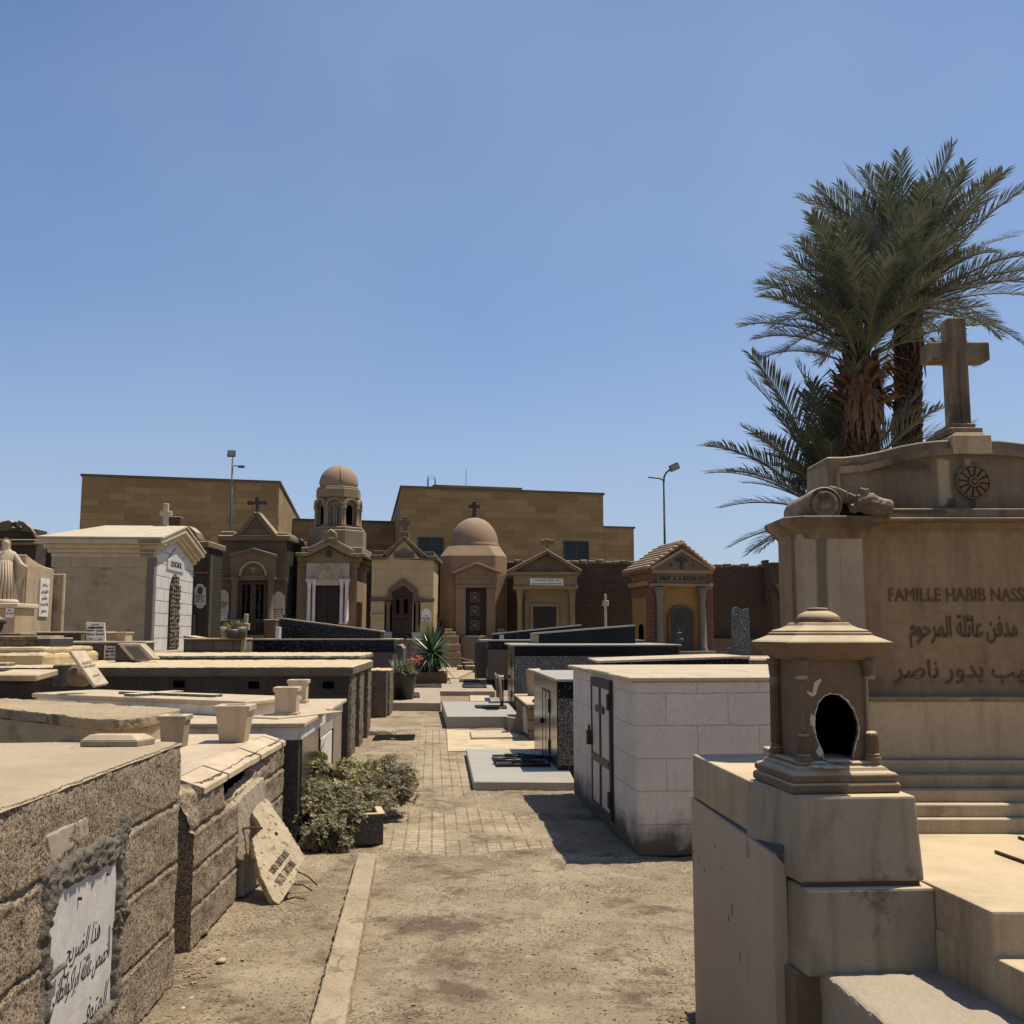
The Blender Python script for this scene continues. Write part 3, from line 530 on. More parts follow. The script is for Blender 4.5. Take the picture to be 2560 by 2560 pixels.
def rosette(mb, c, r, y): 
    for k in range(8):
        a = k*math.pi/4; mb.lathe([(r*.3, 0), (r*.3, .02)], 8, (0, 0, 0))
BL = M['black']
def plaque(f, pts, ya, lines, parent=None, mt='marble_far', ink='ink', name='plaque', th=.04):
    mb = MB(); f.poly(mb, pts, ya, ya+th); pq = mb.build(name, M[mt], parent or f.o)
    for (t, x0, x1, yc, hh) in lines: f.text(t, x0, x1, yc, hh, ya, M[ink], pq)
    return pq
def roundtop(x0, x1, yt, yb, shoulder=.5, n=8, both=False):
    cx = (x0+x1)/2; r = (x1-x0)/2*.72; ys_ = yt+r*.9
    p = [(x0, yb), (x0, ys_), (cx-r, ys_)]+[(cx+r*math.cos(R(180-180*i/n)), ys_-r*.9*math.sin(R(180*i/n))) for i in range(1, n)]+[(cx+r, ys_), (x1, ys_), (x1, yb)]
    if both:
        yb2 = yb-r*.9; p = p[1:-1]+[(x1, yb2), (cx+r, yb2)]+[(cx+r*math.cos(R(180*i/n)), yb2+r*.9*math.sin(R(180*i/n))) for i in range(1, n)]+[(cx-r, yb2), (x0, yb2)]
    return p
# --- dark mausoleum behind the white one
def dark_mausoleum():
    f = Fac(Z1, 40, 1300, 'mausoleum', 'small sooty stone mausoleum with rounded broken pediment squeezed behind the white tiled one'); o = f.o
    x0, _ = f.p(1225, 600); x1, zt = f.p(1428, 560); _, zf = f.p(1300, 1215)
    b = MB(); b.box(x0, 0, 0, x1, 2.2, zt); w = b.build('wall', M['dark_stone'], o)
    c = MB(); f.box(c, 1235, 558, 1440, 600, -.15, 2.3); c.build('cornice', M['brown_stone'], w, bev=.03)
    c = MB(); f.strip(c, [(1240, 455), (1290, 470), (1330, 505), (1352, 552)], .22, .1, 1.0); c.build('pediment', M['brown_stone'], o)
    c = MB(); f.box(c, 1300, 770, 1428, 782, -.08, .02); c.build('string_course', M['brown_stone'], w)
    c = MB(); f.box(c, 1427, 655, 1436, 1215, -.05, .3, zf=0); c.build('pilaster', M['dark_stone'], w); MB().box(x1+.002, .32, 0, x1+.02, 2.18, zt-.02).build('side_shade', M['shade_brick'], w)  # thin sheet on the right side, its shade put into the colour
    f.column(1306, 1330, 800, 1065, -.25, M['brown_stone'], o)
    c = MB(); f.box(c, 1300, 1065, 1336, 1215, -.3, 0, zf=0); c.build('column_base', M['dark_stone'], o)
    pq = plaque(f, roundtop(1340, 1420, 853, 1025, both=True), -.06, [('ΕΝΘΑΔΕ ΚΕΙΤΑΙ', 1348, 1412, 940, 9), ('ΓΕΩΡΓΙΟΣ', 1356, 1404, 958, 9), ('1862 - 1931', 1352, 1408, 975, 9)])
    c = MB(); a = f.p(1380, 902, -.09); c.xz(arc(a[0], a[1], .1, 0, 360, 12, .15), -.09, -.05); c.build('portrait_oval', M['iron'], pq)
dark_mausoleum()
def ruined_tomb():
    f = Fac(ZL, 34, 200, 'mausoleum', 'dark stone mausoleum with broken curved pediment at the far left edge'); b = MB()
    x0, zt = f.p(-260, 340); x1, _ = f.p(385, 400); b.box(x0, 0, 0, x1, .8, f.p(0, 326)[1]+.04); w = b.build('wall', M['dark_stone'], f.o)
    c = MB(); f.poly(c, [(-60, 330), (-40, 260), (20, 228), (95, 213), (130, 238), (105, 290), (95, 330)], -.15, .05)
    f.poly(c, [(205, 330), (230, 318), (222, 275), (195, 243), (185, 213), (250, 232), (320, 290), (365, 350), (382, 402), (370, 402), (330, 345)], -.15, .05); c.build('pediment', M['brown_block'], f.o, bev=.03)
    c = MB(); f.box(c, 102, 290, 215, 332, -.1, .1); f.box(c, 142, 228, 178, 290, -.05, .25); c.build('finial', M['dark_stone'], f.o, bev=.03)
    for (a, b_, y) in ((-50, 560, 455), (-40, 520, 420)):
        c = MB(); f.box(c, a, y, b_-150, y+22, -.25, .1); c.build('cornice', M['brown_stone'], w, bev=.02)
    f2 = Fac(ZL, 36, 380, 'brick_wall', 'dark old brick wall with dry weeds on top left of the white tiled mausoleum', 'wall')
    c = MB(); f2.box(c, 300, 362, 900, 600, 0, .5, zf=0); c.build('wall', M['mud_brick'], f2.o, weather=None)
ruined_tomb()
# --- brown mausoleum with double doors
def brown_mausoleum():
    f = Fac(Z2, 46, 370, 'mausoleum', 'brown stone mausoleum with steep gable, trefoil cross and double wooden doors'); o = f.o; S = M['brown_block']; T = M['brown_stone']
    x0, zt = f.p(130, 690); x1, _ = f.p(600, 690); _, zfl = f.p(370, 1350)
    w = MB(); w.box(x0, 0, 0, x1, 3.3, zt); wall = w.build('wall', S, o); MB().box(x1+.002, .05, 0, x1+.02, 3.28, zt-.02).build('side_shade', M['shade_brick'], wall)  # thin sheet over the right wall, deep shade painted as dark brick
    c = MB(); f.box(c, 120, 655, 620, 692, -.28, 3.5); f.box(c, 140, 628, 232, 655, -.1, 3.4); f.box(c, 515, 638, 605, 655, -.1, 3.4); c.build('cornice', T, wall, bev=.04)
    g = MB(); f.poly(g, [(232, 692), (386, 505), (518, 672), (518, 692)], -.2, .5); gb = g.build('gable', S, o)
    g = MB(); f.strip(g, [(228, 690), (386, 502)], .2, -.3, .6); f.strip(g, [(386, 502), (524, 672)], .2, -.3, .6); g.build('gable_coping', M['brown_stone'], gb, bev=.02)
    cx, z0 = f.p(392, 505, -.1); _, z1 = f.p(392, 395, -.1); k = MB(); k.xz([(cx-.06, z0), (cx+.06, z0), (cx+.06, z1-.32), (cx+.34, z1-.32)]+arc(cx+.36, z1-.26, .1, -90, 90, 5)+[(cx+.08, z1-.2)]+arc(cx, z1-.08, .1, -10, 190, 7)+[(cx-.08, z1-.2)]+arc(cx-.36, z1-.26, .1, 90, 270, 5)+[(cx-.06, z1-.32)], -.12, .02); k.build('cross', M['iron_brown'], o)
    # portal
    g = MB(); f.poly(g, [(208, 955), (210, 790), (365, 748), (522, 795), (515, 955), (460, 955)]+[(363+98*math.cos(R(a)), 935-104*math.sin(R(a))) for a in range(0, 181, 15)]+[(265, 955)], -.35, .0); po = g.build('portal', T, o)
    g = MB(); f.strip(g, [(205, 795), (365, 752), (527, 800)], .13, -.48, -.1); g.build('portal_coping', M['brown_stone'], po, bev=.02)
    g = MB()
    for i in range(12):
        a0, a1 = R(i*15), R((i+1)*15); f.poly(g, [(363+r*math.cos(a), 937-r*1.05*math.sin(a)) for r, a in ((98, a0), (98, a1), (85, a1), (85, a0))], -.4, -.1)
    g.build('arch_moulding', M['limestone_clean'], po)
    g = MB(); f.poly(g, [(363+82*math.cos(R(a)), 937-86*math.sin(R(a))) for a in range(0, 181, 12)], -.05, .0); ty = g.build('tympanum', M['ochre_stone'], po)
    g = MB(); f.box(g, 362, 880, 368, 922, -.09, -.05); f.box(g, 345, 880, 385, 888, -.1, -.05); f.box(g, 349, 888, 352, 902, -.09, -.05); f.box(g, 378, 888, 381, 902, -.09, -.05); g.build('emblem', M['marble_far'], ty)
    g = MB(); f.box(g, 268, 937, 458, 968, -.3, 0); g.build('lintel', T, po, bev=.02)
    g = MB(); f.box(g, 130, 948, 235, 962, -.2, 0); f.box(g, 495, 955, 600, 968, -.2, 0); g.build('string_course', T, wall)
    d = MB(); f.box(d, 268, 968, 458, 1345, -.05, .0); door = d.build('door', M['wood_brown'], o)
    for (a, b_) in ((275, 360), (368, 452)):
        d = MB(); f.box(d, a, 975, b_, 1338, -.10, -.05); leaf = d.build('door_leaf', M['wood_brown'], door, bev=.015)
        d = MB(); f.box(d, a+20, 998, b_-20, 1232, -.13, -.10); d.build('glazed_panel', M['black'], leaf)
        d = MB(); f.strip(d, [(a+24, 1010), (b_-24, 1080), (a+24, 1150), (b_-24, 1220)], .02, -.15, -.13); f.box(d, a+40, 1000, a+43, 1230, -.15, -.13); d.build('iron_grille', M['iron_brown'], leaf)
        d = MB(); f.box(d, a+18, 1262, b_-18, 1325, -.13, -.10); d.build('lower_panel', M['wood_dark'], leaf, bev=.02)
    for (a, b_) in ((205, 258), (455, 508)):
        f.column(a, b_, 958, 1240, -.55, T, o); d = MB(); f.box(d, a-14, 1240, b_+12, 1350, -.65, -.02, zf=0); pd = d.build('column_pedestal', S, o, bev=.03); d = MB(); f.box(d, a-18, 1238, b_+16, 1250, -.7, -.02); d.build('pedestal_cap', T, pd, bev=.02)
    plaque(f, roundtop(125, 198, 1032, 1198), -.06, [('ΑΝΑΠΑΥΣΙΣ', 132, 190, 1120, 9), ('ΙΩΑΝΝΗΣ', 136, 186, 1136, 9), ('1875', 145, 178, 1152, 9)])
    plaque(f, [(118, 1200), (190, 1200), (188, 1246), (116, 1246)], -.07, [('MARIE', 126, 182, 1213, 9), ('1889 - 1953', 124, 184, 1232, 9)], mt='marble_white')
    plaque(f, roundtop(506, 582, 1045, 1205), -.06, [('ΚΩΝΣΤΑΝΤΙΝΟΣ', 512, 576, 1170, 8), ('1870 - 1942', 516, 572, 1188, 8)])
    plaque(f, [(502, 1210), (570, 1210), (568, 1246), (500, 1246)], -.07, [('ΕΛΕΝΗ ΣΤΑΥΡΟΥ', 506, 564, 1220, 10), ('1901 - 1964', 508, 562, 1236, 10)], mt='marble_white')
    s = MB(); f.box(s, 250, 1345, 440, 1370, -.8, 0, zf=0); s.build('step', T, o)
brown_mausoleum()
# --- tower mausoleum with dome
def tower_mausoleum():
    f = Fac(Z2, 47, 900, 'mausoleum', 'tall mausoleum with arcaded octagonal drum, ribbed round dome and white marble columns'); o = f.o; S = M['tower_stone']; T = M['dome_stone']
    _, zt = f.p(900, 790); x0, _ = f.p(672, 900); x1, _ = f.p(1085, 900); _, zfl = f.p(900, 1270)
    w = MB().box(x0, 0, 0, x1, 3.1, zt); wall = w.build('wall', T, o)
    c = MB(); f.box(c, 655, 775, 740, 800, -.35, 3.3); f.box(c, 668, 800, 740, 835, -.22, 3.2); f.box(c, 680, 835, 740, 880, -.1, 3.15); c.build('cornice', M['ochre_stone'], wall, bev=.03)
    c = MB(); f.box(c, 1035, 780, 1140, 808, -.35, 3.3); f.box(c, 1035, 808, 1120, 840, -.22, 3.2); f.box(c, 1035, 840, 1100, 880, -.1, 3.15); c.build('cornice', M['ochre_stone'], wall, bev=.03)
    g = MB(); f.poly(g, [(738, 800), (738, 790), (888, 722), (1036, 800), (1036, 960), (738, 960)], -.22, 0); gb = g.build('gable', M['ochre_stone'], o)
    g = MB(); f.strip(g, [(690, 796), (740, 790), (888, 716), (1040, 796), (1090, 800)], .12, -.55, 0); g.build('gable_coping', S, gb)
    g = MB()
    for i in range(22):
        t = i/21; x = 700+t*380; y = 812-max(0, 1-abs(x-888)/150)*72
        f.box(g, x-6, y, x+4, y+14, -.42, -.2)
    g.build('dentils', M['ochre_stone'], gb)
    c = MB(); a = f.p(889, 783, -.3); c.xz(arc(a[0], a[1], .13, 0, 360, 14, .17), -.34, -.22); c.build('portrait_oval', M['iron'], gb)
    g = MB(); f.box(g, 735, 850, 1030, 960, -.3, -.2); f.box(g, 727, 955, 800, 970, -.45, 0); f.box(g, 958, 955, 1033, 970, -.45, 0); ent = g.build('entablature', M['marble_far'], o)
    g = MB(); [f.poly(g, [(882+r*math.cos(a), 955-r*math.sin(a)) for r, a in ((108, R(i*12)), (108, R(i*12+12)), (70, R(i*12+12)), (70, R(i*12)))], -.36, -.3) for i in range(15)]; g.build('archivolt', M['limestone_clean'], ent)
    g = MB(); f.poly(g, [(882+68*math.cos(R(a)), 955-68*math.sin(R(a))) for a in range(0, 181, 12)], -.33, -.3); ty = g.build('tympanum', M['marble_far'], ent)
    g = MB(); f.poly(g, [(850, 950), (862, 920), (872, 895), (884, 880), (896, 890), (905, 915), (925, 935), (932, 950)], -.38, -.33); f.poly(g, [(884+11*math.cos(R(a)), 885-14*math.sin(R(a))) for a in range(0, 360, 30)], -.40, -.33); g.build('relief_figures', M['limestone_clean'], ty, bev=.02)
    g = MB(); f.box(g, 795, 962, 965, 1003, -.28, 0); g.build('lintel', M['marble_far'], ent)
    for (a, b_) in ((730, 764), (768, 796), (958, 988), (992, 1028)): f.column(a, b_, 975, 1270, -.42, M['marble_white'], o)
    d = MB(); f.box(d, 788, 1003, 968, 1272, -.1, 0, zf=None); door = d.build('door', M['wood_dark'], o)
    for (a, b_) in ((798, 878), (884, 960)):
        d = MB(); f.box(d, a, 1010, b_, 1268, -.16, -.1); lf = d.build('door_leaf', M['wood_dark'], door, bev=.02)
        for k in range(4):
            y = 1020+k*60; d = MB(); f.strip(d, [(a+10, y), (b_-10, y+20), (a+10, y+40)], .03, -.2, -.16); f.strip(d, [(b_-10, y), (a+10, y+20), (b_-10, y+40)], .03, -.2, -.16); d.build('carved_panel', M['wood_brown'], lf)
    # stepped roof, drum and dome
    ax, _ = f.p(712, 660); bx, _ = f.p(1105, 660); cx = (ax+bx)/2; cy = 1.65; hw = (bx-ax)/2
    _, z1 = f.p(900, 720, 1); _, z2 = f.p(900, 610, 1)
    def oct_(r): return [(cx+r*math.cos(R(22.5+45*k)), cy+r*math.sin(R(22.5+45*k))) for k in range(8)]
    b = MB(); b.box(cx-hw-.1, .05, zt-.02, cx+hw+.1, 3.3, zt+.35)
    b.prism(oct_(hw*1.06), zt+.3, z2-.1); b.prism(oct_(hw*1.0), z2-.1, z2+.05); ro = b.build('roof_steps', S, o, bev=.04)
    g = MB(); f.poly(g, [(735, 770), (735, 745), (905, 668), (1065, 760), (1065, 785)], -.05, 1.2); g.build('rear_gable', S, ro, bev=.03)
    a = f.p(905, 700, -.05); k = MB(); k.tube([(a[0]-.22, -.1, a[1]+.0), (a[0]-.2, -.1, a[1]+.35), (a[0], -.1, a[1]+.5), (a[0]+.2, -.1, a[1]+.35), (a[0]+.22, -.1, a[1]+.0)], .09, 6); k.build('ring_ornament', S, ro)
    _, za = f.p(900, 600, 1); _, zb = f.p(900, 395, 1); _, zc = f.p(900, 335, 1); rd = hw*.84
    drum = MB().prism(oct_(rd*.86), za, zb).build('drum', S, o)
    for k in range(8):
        an = R(45*k-90); n = Vector((math.cos(an), math.sin(an), 0)); t = Vector((-n.y, n.x, 0)); ap = rd*.86*math.cos(R(22.5)); mw = Matrix((( t.x, n.x, 0, cx+n.x*ap), (t.y, n.y, 0, cy+n.y*ap), (0, 0, 1, 0), (0, 0, 0, 1)))
        hh = zb-za; wd = rd*.15
        m1 = MB(); m1.xz([(-wd, za+.1), (wd, za+.1)]+arc(0, za+hh*.62, wd, 0, 180, 8), -.02, .02); ob = m1.build('drum_opening', M['black'] if k % 2 else M['glass'], drum); ob.matrix_local = mw
        if k % 2 == 0:
            m1 = MB(); [m1.box(x-.012, .02, za+.1, x+.012, .04, za+hh*.72) for x in (-wd*.5, 0, wd*.5)]; ob = m1.build('window_grille', M['stone_white'], drum); ob.matrix_local = mw
        m1 = MB()
        for i in range(8):
            a0, a1 = R(i*22.5), R(i*22.5+22.5); zc0 = za+hh*.66; R1, R2 = rd*.40, rd*.30
            m1.xz([(R1*math.cos(a0), zc0+R1*math.sin(a0)), (R1*math.cos(a1), zc0+R1*math.sin(a1)), (R2*math.cos(a1), zc0+R2*math.sin(a1)), (R2*math.cos(a0), zc0+R2*math.sin(a0))], 0, .22)
        ob = m1.build('drum_arch', S, drum); ob.matrix_local = mw
        for sx in (-1, 1):
            m1 = MB(); m1.lathe([(.11, za), (.11, za+.1), (.075, za+.14), (.065, za+hh*.55), (.11, za+hh*.62), (.12, za+hh*.66)], 10, (sx*rd*.33, .12, 0)); ob = m1.build('drum_column', S, drum); ob.matrix_local = mw
    b = MB(); b.prism(oct_(rd*.98), zb-.02, zc); b.prism(oct_(rd*.94), zc, zc+.1); b.build('drum_cornice', S, drum, bev=.03)
    _, zd = f.p(920, 180, 1.6); rr = f.p(1050, 300, 1.6)[0]-f.p(920, 300, 1.6)[0]; n = 14; H_ = zd-zc-.1
    dm = MB().lathe([(rr*.97, 0), (rr*1.0, H_*.15)]+[(rr*math.cos(R(a)), H_*.15+(H_*.85)*math.sin(R(a))) for a in np.linspace(8, 89.5, n)], 40, (cx, cy, zc+.1)).build('dome', T, o)
    rb = MB()
    for a in (-75, 15, 105, 195): rb.tube([(cx+rr*1.01*math.cos(R(e))*math.cos(R(a)), cy+rr*1.01*math.cos(R(e))*math.sin(R(a)), zc+.1+H_*.15+H_*.855*math.sin(R(e))) for e in range(0, 91, 10)], .022, 6)
    rb.build('dome_rib', M['brown_stone'], dm)
tower_mausoleum()
# --- pale yellow gabled mausoleum
def yellow_mausoleum():
    f = Fac(Z2, 46, 1400, 'mausoleum', 'pale yellow gabled mausoleum with brown trim and pointed dark red wooden door'); o = f.o; Y_ = M['yellow_wall']; T = M['trim_brown']
    x0, zt = f.p(1186, 822); x1, _ = f.p(1612, 830); w = MB().box(x0, 0, 0, x1, 3, zt); wall = w.build('wall', Y_, o)
    g = MB(); f.poly(g, [(1285, 822), (1408, 690), (1530, 828)], 0, 3); gb = g.build('gable', Y_, o)
    g = MB(); f.strip(g, [(1262, 806), (1408, 672), (1560, 812)], .20, -.2, 3.1); f.box(g, 1175, 790, 1290, 822, -.2, 3.1); f.box(g, 1535, 798, 1640, 828, -.2, 3.1); g.build('coping', T, gb, bev=.03)
    g = MB(); f.box(g, 1196, 762, 1285, 790, .05, 2.9); f.box(g, 1545, 770, 1615, 798, .05, 2.9); g.build('parapet', T, wall, bev=.02)
    cx, z0 = f.p(1415, 690, .5); _, z1 = f.p(1415, 528, .5); c = MB(); c.xz(cross_poly(cx, z0+.1, z1, .2, .56, .72, .03), .4, .6); f.box(c, 1385, 630, 1440, 690, .3, .7); c.build('cross', T, o, bev=.02)
    plaque(f, [(1335, 815), (1338, 770), (1375, 762), (1408, 738), (1440, 762), (1475, 775), (1478, 818)], -.03, [('ΟΙΚΟΓΕΝΕΙΑ', 1350, 1465, 787, 18), ('ΠΑΠΑΔΟΠΟΥΛΟΥ', 1345, 1470, 806, 14)], mt='grey_column', ink='ink_brown')
    g = MB(); f.strip(g, [(1312, 1092), (1312, 1036), (1402, 968), (1488, 1040), (1488, 1092)], .19, -.16, 0); f.box(g, 1175, 1085, 1330, 1107, -.14, 0); f.box(g, 1475, 1090, 1618, 1114, -.14, 0); g.build('door_surround', T, o, bev=.02)
    for (a, b_) in ((1272, 1322), (1478, 1518)):
        n = MB(); f.box(n, a-3, 1112, b_+3, 1322, -.02, 0); nn = n.build('niche', M['black'], wall); f.column(a+3, b_-6, 1125, 1322, -.18, T, o)
    [f.box(MBx, *q, -.12, 0, zf=0).build('pier', Y_, wall, bev=.02) for MBx, q in ((MB(), (1178, 1112, 1270, 1372)), (MB(), (1520, 1116, 1612, 1372)))]
    d = MB(); f.poly(d, [(1322, 1370), (1328, 1050), (1402, 1003), (1468, 1055), (1458, 1370)], -.06, 0); door = d.build('door', M['wood_dark'], o)
    RD = mat('dark_red_wood', (.055, .016, .013, 1), (.085, .025, .02, 1), 2, .5, .2, 40, .2)
    for (a, b_) in ((1345, 1383), (1400, 1440)):
        d = MB(); f.box(d, a, 1085, b_, 1210, -.12, -.06); q = d.build('door_panel', RD, door, bev=.015); d = MB(); f.box(d, a+8, 1098, b_-8, 1200, -.14, -.12); d.build('glazing', M['black'], q)
        d = MB(); f.box(d, a, 1235, b_, 1345, -.1, -.06); d.build('lower_panel', M['wood_dark'], door, bev=.02)
    d = MB(); f.box(d, 1328, 1213, 1462, 1222, -.13, -.06); f.box(d, 1388, 1085, 1395, 1360, -.11, -.06); d.build('door_rail', RD, door)
    plaque(f, [(1175, 1180), (1270, 1184), (1270, 1214), (1175, 1212)], -.16, [('ΜΝΗΜΗ ΑΓΑΘΗ', 1182, 1262, 1196, 10)], mt='stone_white')
    plaque(f, [(1528, 1248), (1528, 1190), (1540, 1168), (1562, 1160), (1585, 1170), (1596, 1190), (1596, 1252)], -.16, [('ΑΝΝΑ', 1550, 1575, 1214, 8), ('ΘΕΟΔΩΡΟΥ', 1535, 1590, 1232, 13), ('1899 - 1971', 1540, 1588, 1245, 6)], mt='marble_white')
    g = MB(); f.box(g, 1255, 1324, 1322, 1372, -.2, 0, zf=0); f.box(g, 1462, 1326, 1530, 1375, -.2, 0, zf=0); g.build('base_blocks', M['marble_far'], o, bev=.02)
    g = MB(); f.box(g, 1250, 1372, 1560, 1400, -.6, 0, zf=0); g.build('step', M['limestone'], o, bev=.03)
yellow_mausoleum()
# --- domed mausoleum in the middle
def dome_mausoleum():
    f = Fac(Z3, 49, 515, 'mausoleum', 'pinkish brown mausoleum with smooth hemispherical dome and stone cross at the end of the path'); o = f.o; S = M['dome_stone']
    x0, zt = f.p(272, 655); x1, _ = f.p(734, 655); cx = (x0+x1)/2; hw = (x1-x0)/2; ch = .55; cy = hw
    def oc(h, c): return [(cx-h+c, 0+hw-h), (cx+h-c, hw-h), (cx+h, hw-h+c), (cx+h, hw+h-c), (cx+h-c, hw+h), (cx-h+c, hw+h), (cx-h, hw+h-c), (cx-h, hw-h+c)]
    w = MB().prism(oc(hw, ch), 0, zt); wall = w.build('wall', S, o, bev=.03)
    _, zr = f.p(515, 597, 1); b = MB(); n = 8; A_ = oc(hw*.99, ch); B_ = oc(hw*.78, ch*.9); b.add([(p[0], p[1], zt) for p in A_]+[(p[0], p[1], zr) for p in B_], [tuple(range(n))[::-1], tuple(range(n, 2*n))]+[(i, (i+1) % n, n+(i+1) % n, n+i) for i in range(n)]); b.build('roof_slope', S, o)
    rr = (f.p(668, 590, 2)[0]-f.p(340, 590, 2)[0])/2; _, ztop = f.p(505, 405, 2); H_ = ztop-zr
    dm = MB().lathe([(rr*1.02, 0), (rr*1.02, .12), (rr, .14)]+[(rr*math.cos(R(a)), .14+(H_-.14)*math.sin(R(a))) for a in np.linspace(4, 89.6, 18)], 48, (cx, cy, zr)).build('dome', S, o)
    c = MB(); c.lathe([(.2, 0), (.22, .06), (.15, .14), (.12, .2), (.08, .24)], 16, (cx, cy, ztop-.06)); _, zc = f.p(509, 285, cy); c.xz(cross_poly(cx, ztop+.15, zc, .19, .58, .64, .0), cy-.1, cy+.1); c.build('cross', M['iron_brown'], o, bev=.02)
    g = MB(); f.poly(g, [(382, 870), (382, 790), (530, 722), (668, 785), (668, 870)], -.28, 0); po = g.build('portal', S, o, bev=.015)
    g = MB(); f.strip(g, [(366, 782), (530, 712), (692, 778)], .13, -.5, 0); f.box(g, 385, 862, 670, 880, -.36, 0); g.build('portal_cornice', S, po, bev=.02)
    f.text('FAMILLE', 455, 605, 790, 20, -.28, M['ink_faint'], po); f.text('KERIMIDIS', 412, 640, 820, 20, -.28, M['ink_faint'], po)
    g = MB(); f.box(g, 385, 880, 452, 1215, -.3, 0, zf=0); f.box(g, 597, 880, 660, 1215, -.3, 0, zf=0); g.build('pilaster', S, o, bev=.02)
    d = MB(); f.box(d, 452, 868, 597, 1210, -.05, 0); f.box(d, 452, 868, 462, 1210, -.12, -.05); f.box(d, 587, 868, 597, 1210, -.12, -.05); f.box(d, 462, 868, 587, 878, -.12, -.05); door = d.build('door', M['wood_dark'], o)
    for yc in (948, 1042, 1142):
        g = MB(); f.box(g, 486, yc-30, 546, yc-25, -.1, -.05); f.box(g, 486, yc+26, 546, yc+31, -.1, -.05); f.box(g, 486, yc-25, 492, yc+26, -.1, -.05); f.box(g, 540, yc-25, 546, yc+26, -.1, -.05)
        f.strip(g, [(492, yc-24), (540, yc+24)], .03, -.09, -.05); f.strip(g, [(540, yc-24), (492, yc+24)], .03, -.09, -.05); f.poly(g, [(516+16*math.cos(R(a)), yc+16*math.sin(R(a))) for a in range(0, 360, 30)], -.1, -.05)
        f.box(g, 503, yc-36, 530, yc-30, -.09, -.05); g.build('iron_ornament', M['grey_column'], door)
    g = MB(); f.box(g, 445, 1210, 596, 1222, -.55, 0); g.build('sill', M['marble_far'], o, bev=.01)
    g = MB(); f.box(g, 420, 1222, 660, 1420, -.6, 0, zf=0); f.box(g, 437, 1250, 575, 1400, -.63, -.6); g.build('podium', S, o, bev=.03)
    # stepped flank blocks beside the podium
    for (a, b_, n) in ((290, 414, 'stair_flank'), (655, 745, 'stair_flank')):
        g = MB(); f.box(g, a+3, 1212, b_-12, 1268, -1.2, -.02); f.box(g, a+3, 1268, b_-2, 1320, -1.3, -.02); f.box(g, a+3, 1322, b_, 1375, -1.35, -.02); f.box(g, a+8, 1375, b_, 1400, -1.3, -.02, zf=0); f.box(g, a+14, 1185, b_-30, 1212, -1.1, -.02); f.box(g, a+16, 1165, a+70, 1185, -1.0, -.02)
        g.build(n, S, o, bev=.04, seg=2)
dome_mausoleum()
# --- pediment mausoleum with name board
def pediment_mausoleum():
    f = Fac(Z3, 47, 1000, 'mausoleum', 'ochre stone mausoleum with triangular pediment, flared cross and small white name board'); o = f.o; S = M['ochre_stone']; T = M['brown_stone']
    x0, zt = f.p(780, 890); x1, _ = f.p(1222, 890)
    w = MB(); f.box(w, 862, 890, 1165, 1175, .35, 3.2, zf=0); wall = w.build('wall', S, o)
    g = MB(); f.box(g, 740, 770, 1245, 792, -.22, 3.4); f.box(g, 785, 792, 1222, 868, -.05, 3.3); f.box(g, 780, 868, 1228, 890, -.12, 3.3); ent = g.build('entablature', S, o, bev=.02)
    g = MB(); f.poly(g, [(795, 770), (1020, 655), (1235, 770)], 0, 3.2); pd = g.build('pediment', T, o)
    g = MB(); f.strip(g, [(738, 778), (1018, 632), (1250, 772)], .2, -.3, 3.4); f.strip(g, [(820, 762), (1016, 662), (1190, 762)], .07, -.12, 0); g.build('raking_cornice', T, pd, bev=.03)
    g = MB(); a = f.p(1015, 728, -.06)
    for i in range(24): g.xz([(a[0]+r*math.cos(R(t)), a[1]+r*math.sin(R(t))) for r, t in ((.24, i*15), (.24, i*15+15), (.19, i*15+15), (.19, i*15))], -.06, 0)
    g.box(a[0]-.03, -.06, a[1]-.35, a[0]+.03, 0, a[1]+.18); g.build('carved_emblem', T, pd)
    cx, z0 = f.p(1016, 640, .2); _, z1 = f.p(1016, 545, .2); c = MB(); f.box(c, 1000, 612, 1032, 650, 0, .4); c.xz(cross_poly(cx, z0+.1, z1, .14, .62, .70, .08), .1, .28); c.build('cross', T, o, bev=.02)
    g = MB(); f.box(g, 862, 1000, 1165, 1000, .3, .35) if 0 else None
    g = MB(); f.strip(g, [(910, 1170), (910, 1002), (1088, 1002), (1088, 1170)], .14, .22, .35); g.build('door_surround', S, wall)
    d = MB(); f.box(d, 918, 1015, 1075, 1165, .28, .35); door = d.build('door', M['wood_dark'], o); g = MB()
    for k in range(9): f.box(g, 928+k*16, 1028, 931+k*16, 1160, .24, .28)
    f.strip(g, [(960, 1050), (1040, 1150)], .03, .22, .25); f.strip(g, [(1040, 1050), (960, 1150)], .03, .22, .25); g.build('iron_grille', M['iron_brown'], door)
    for (a, b_) in ((798, 858), (1160, 1218)): f.column(a, b_, 895, 1172, -.05, S, o, zf=0)
    pq = plaque(f, [(897, 812), (1128, 815), (1128, 868), (897, 864)], -.1, [('مدفن عائلة نقولا كوري قسطندي', 928, 1098, 831, 15), ('Οικογένεια ΝΙΚΟΛΑΟΥ ΚΩΝΣΤΑΝΤΙΝΟΥ', 908, 1116, 853, 9)], mt='marble_white')
    g = MB(); f.strip(g, [(902, 817), (1123, 820)], .015, -.105, -.1); f.strip(g, [(902, 860), (1123, 863)], .015, -.105, -.1); g.build('board_border', M['iron_brown'], pq)
pediment_mausoleum()
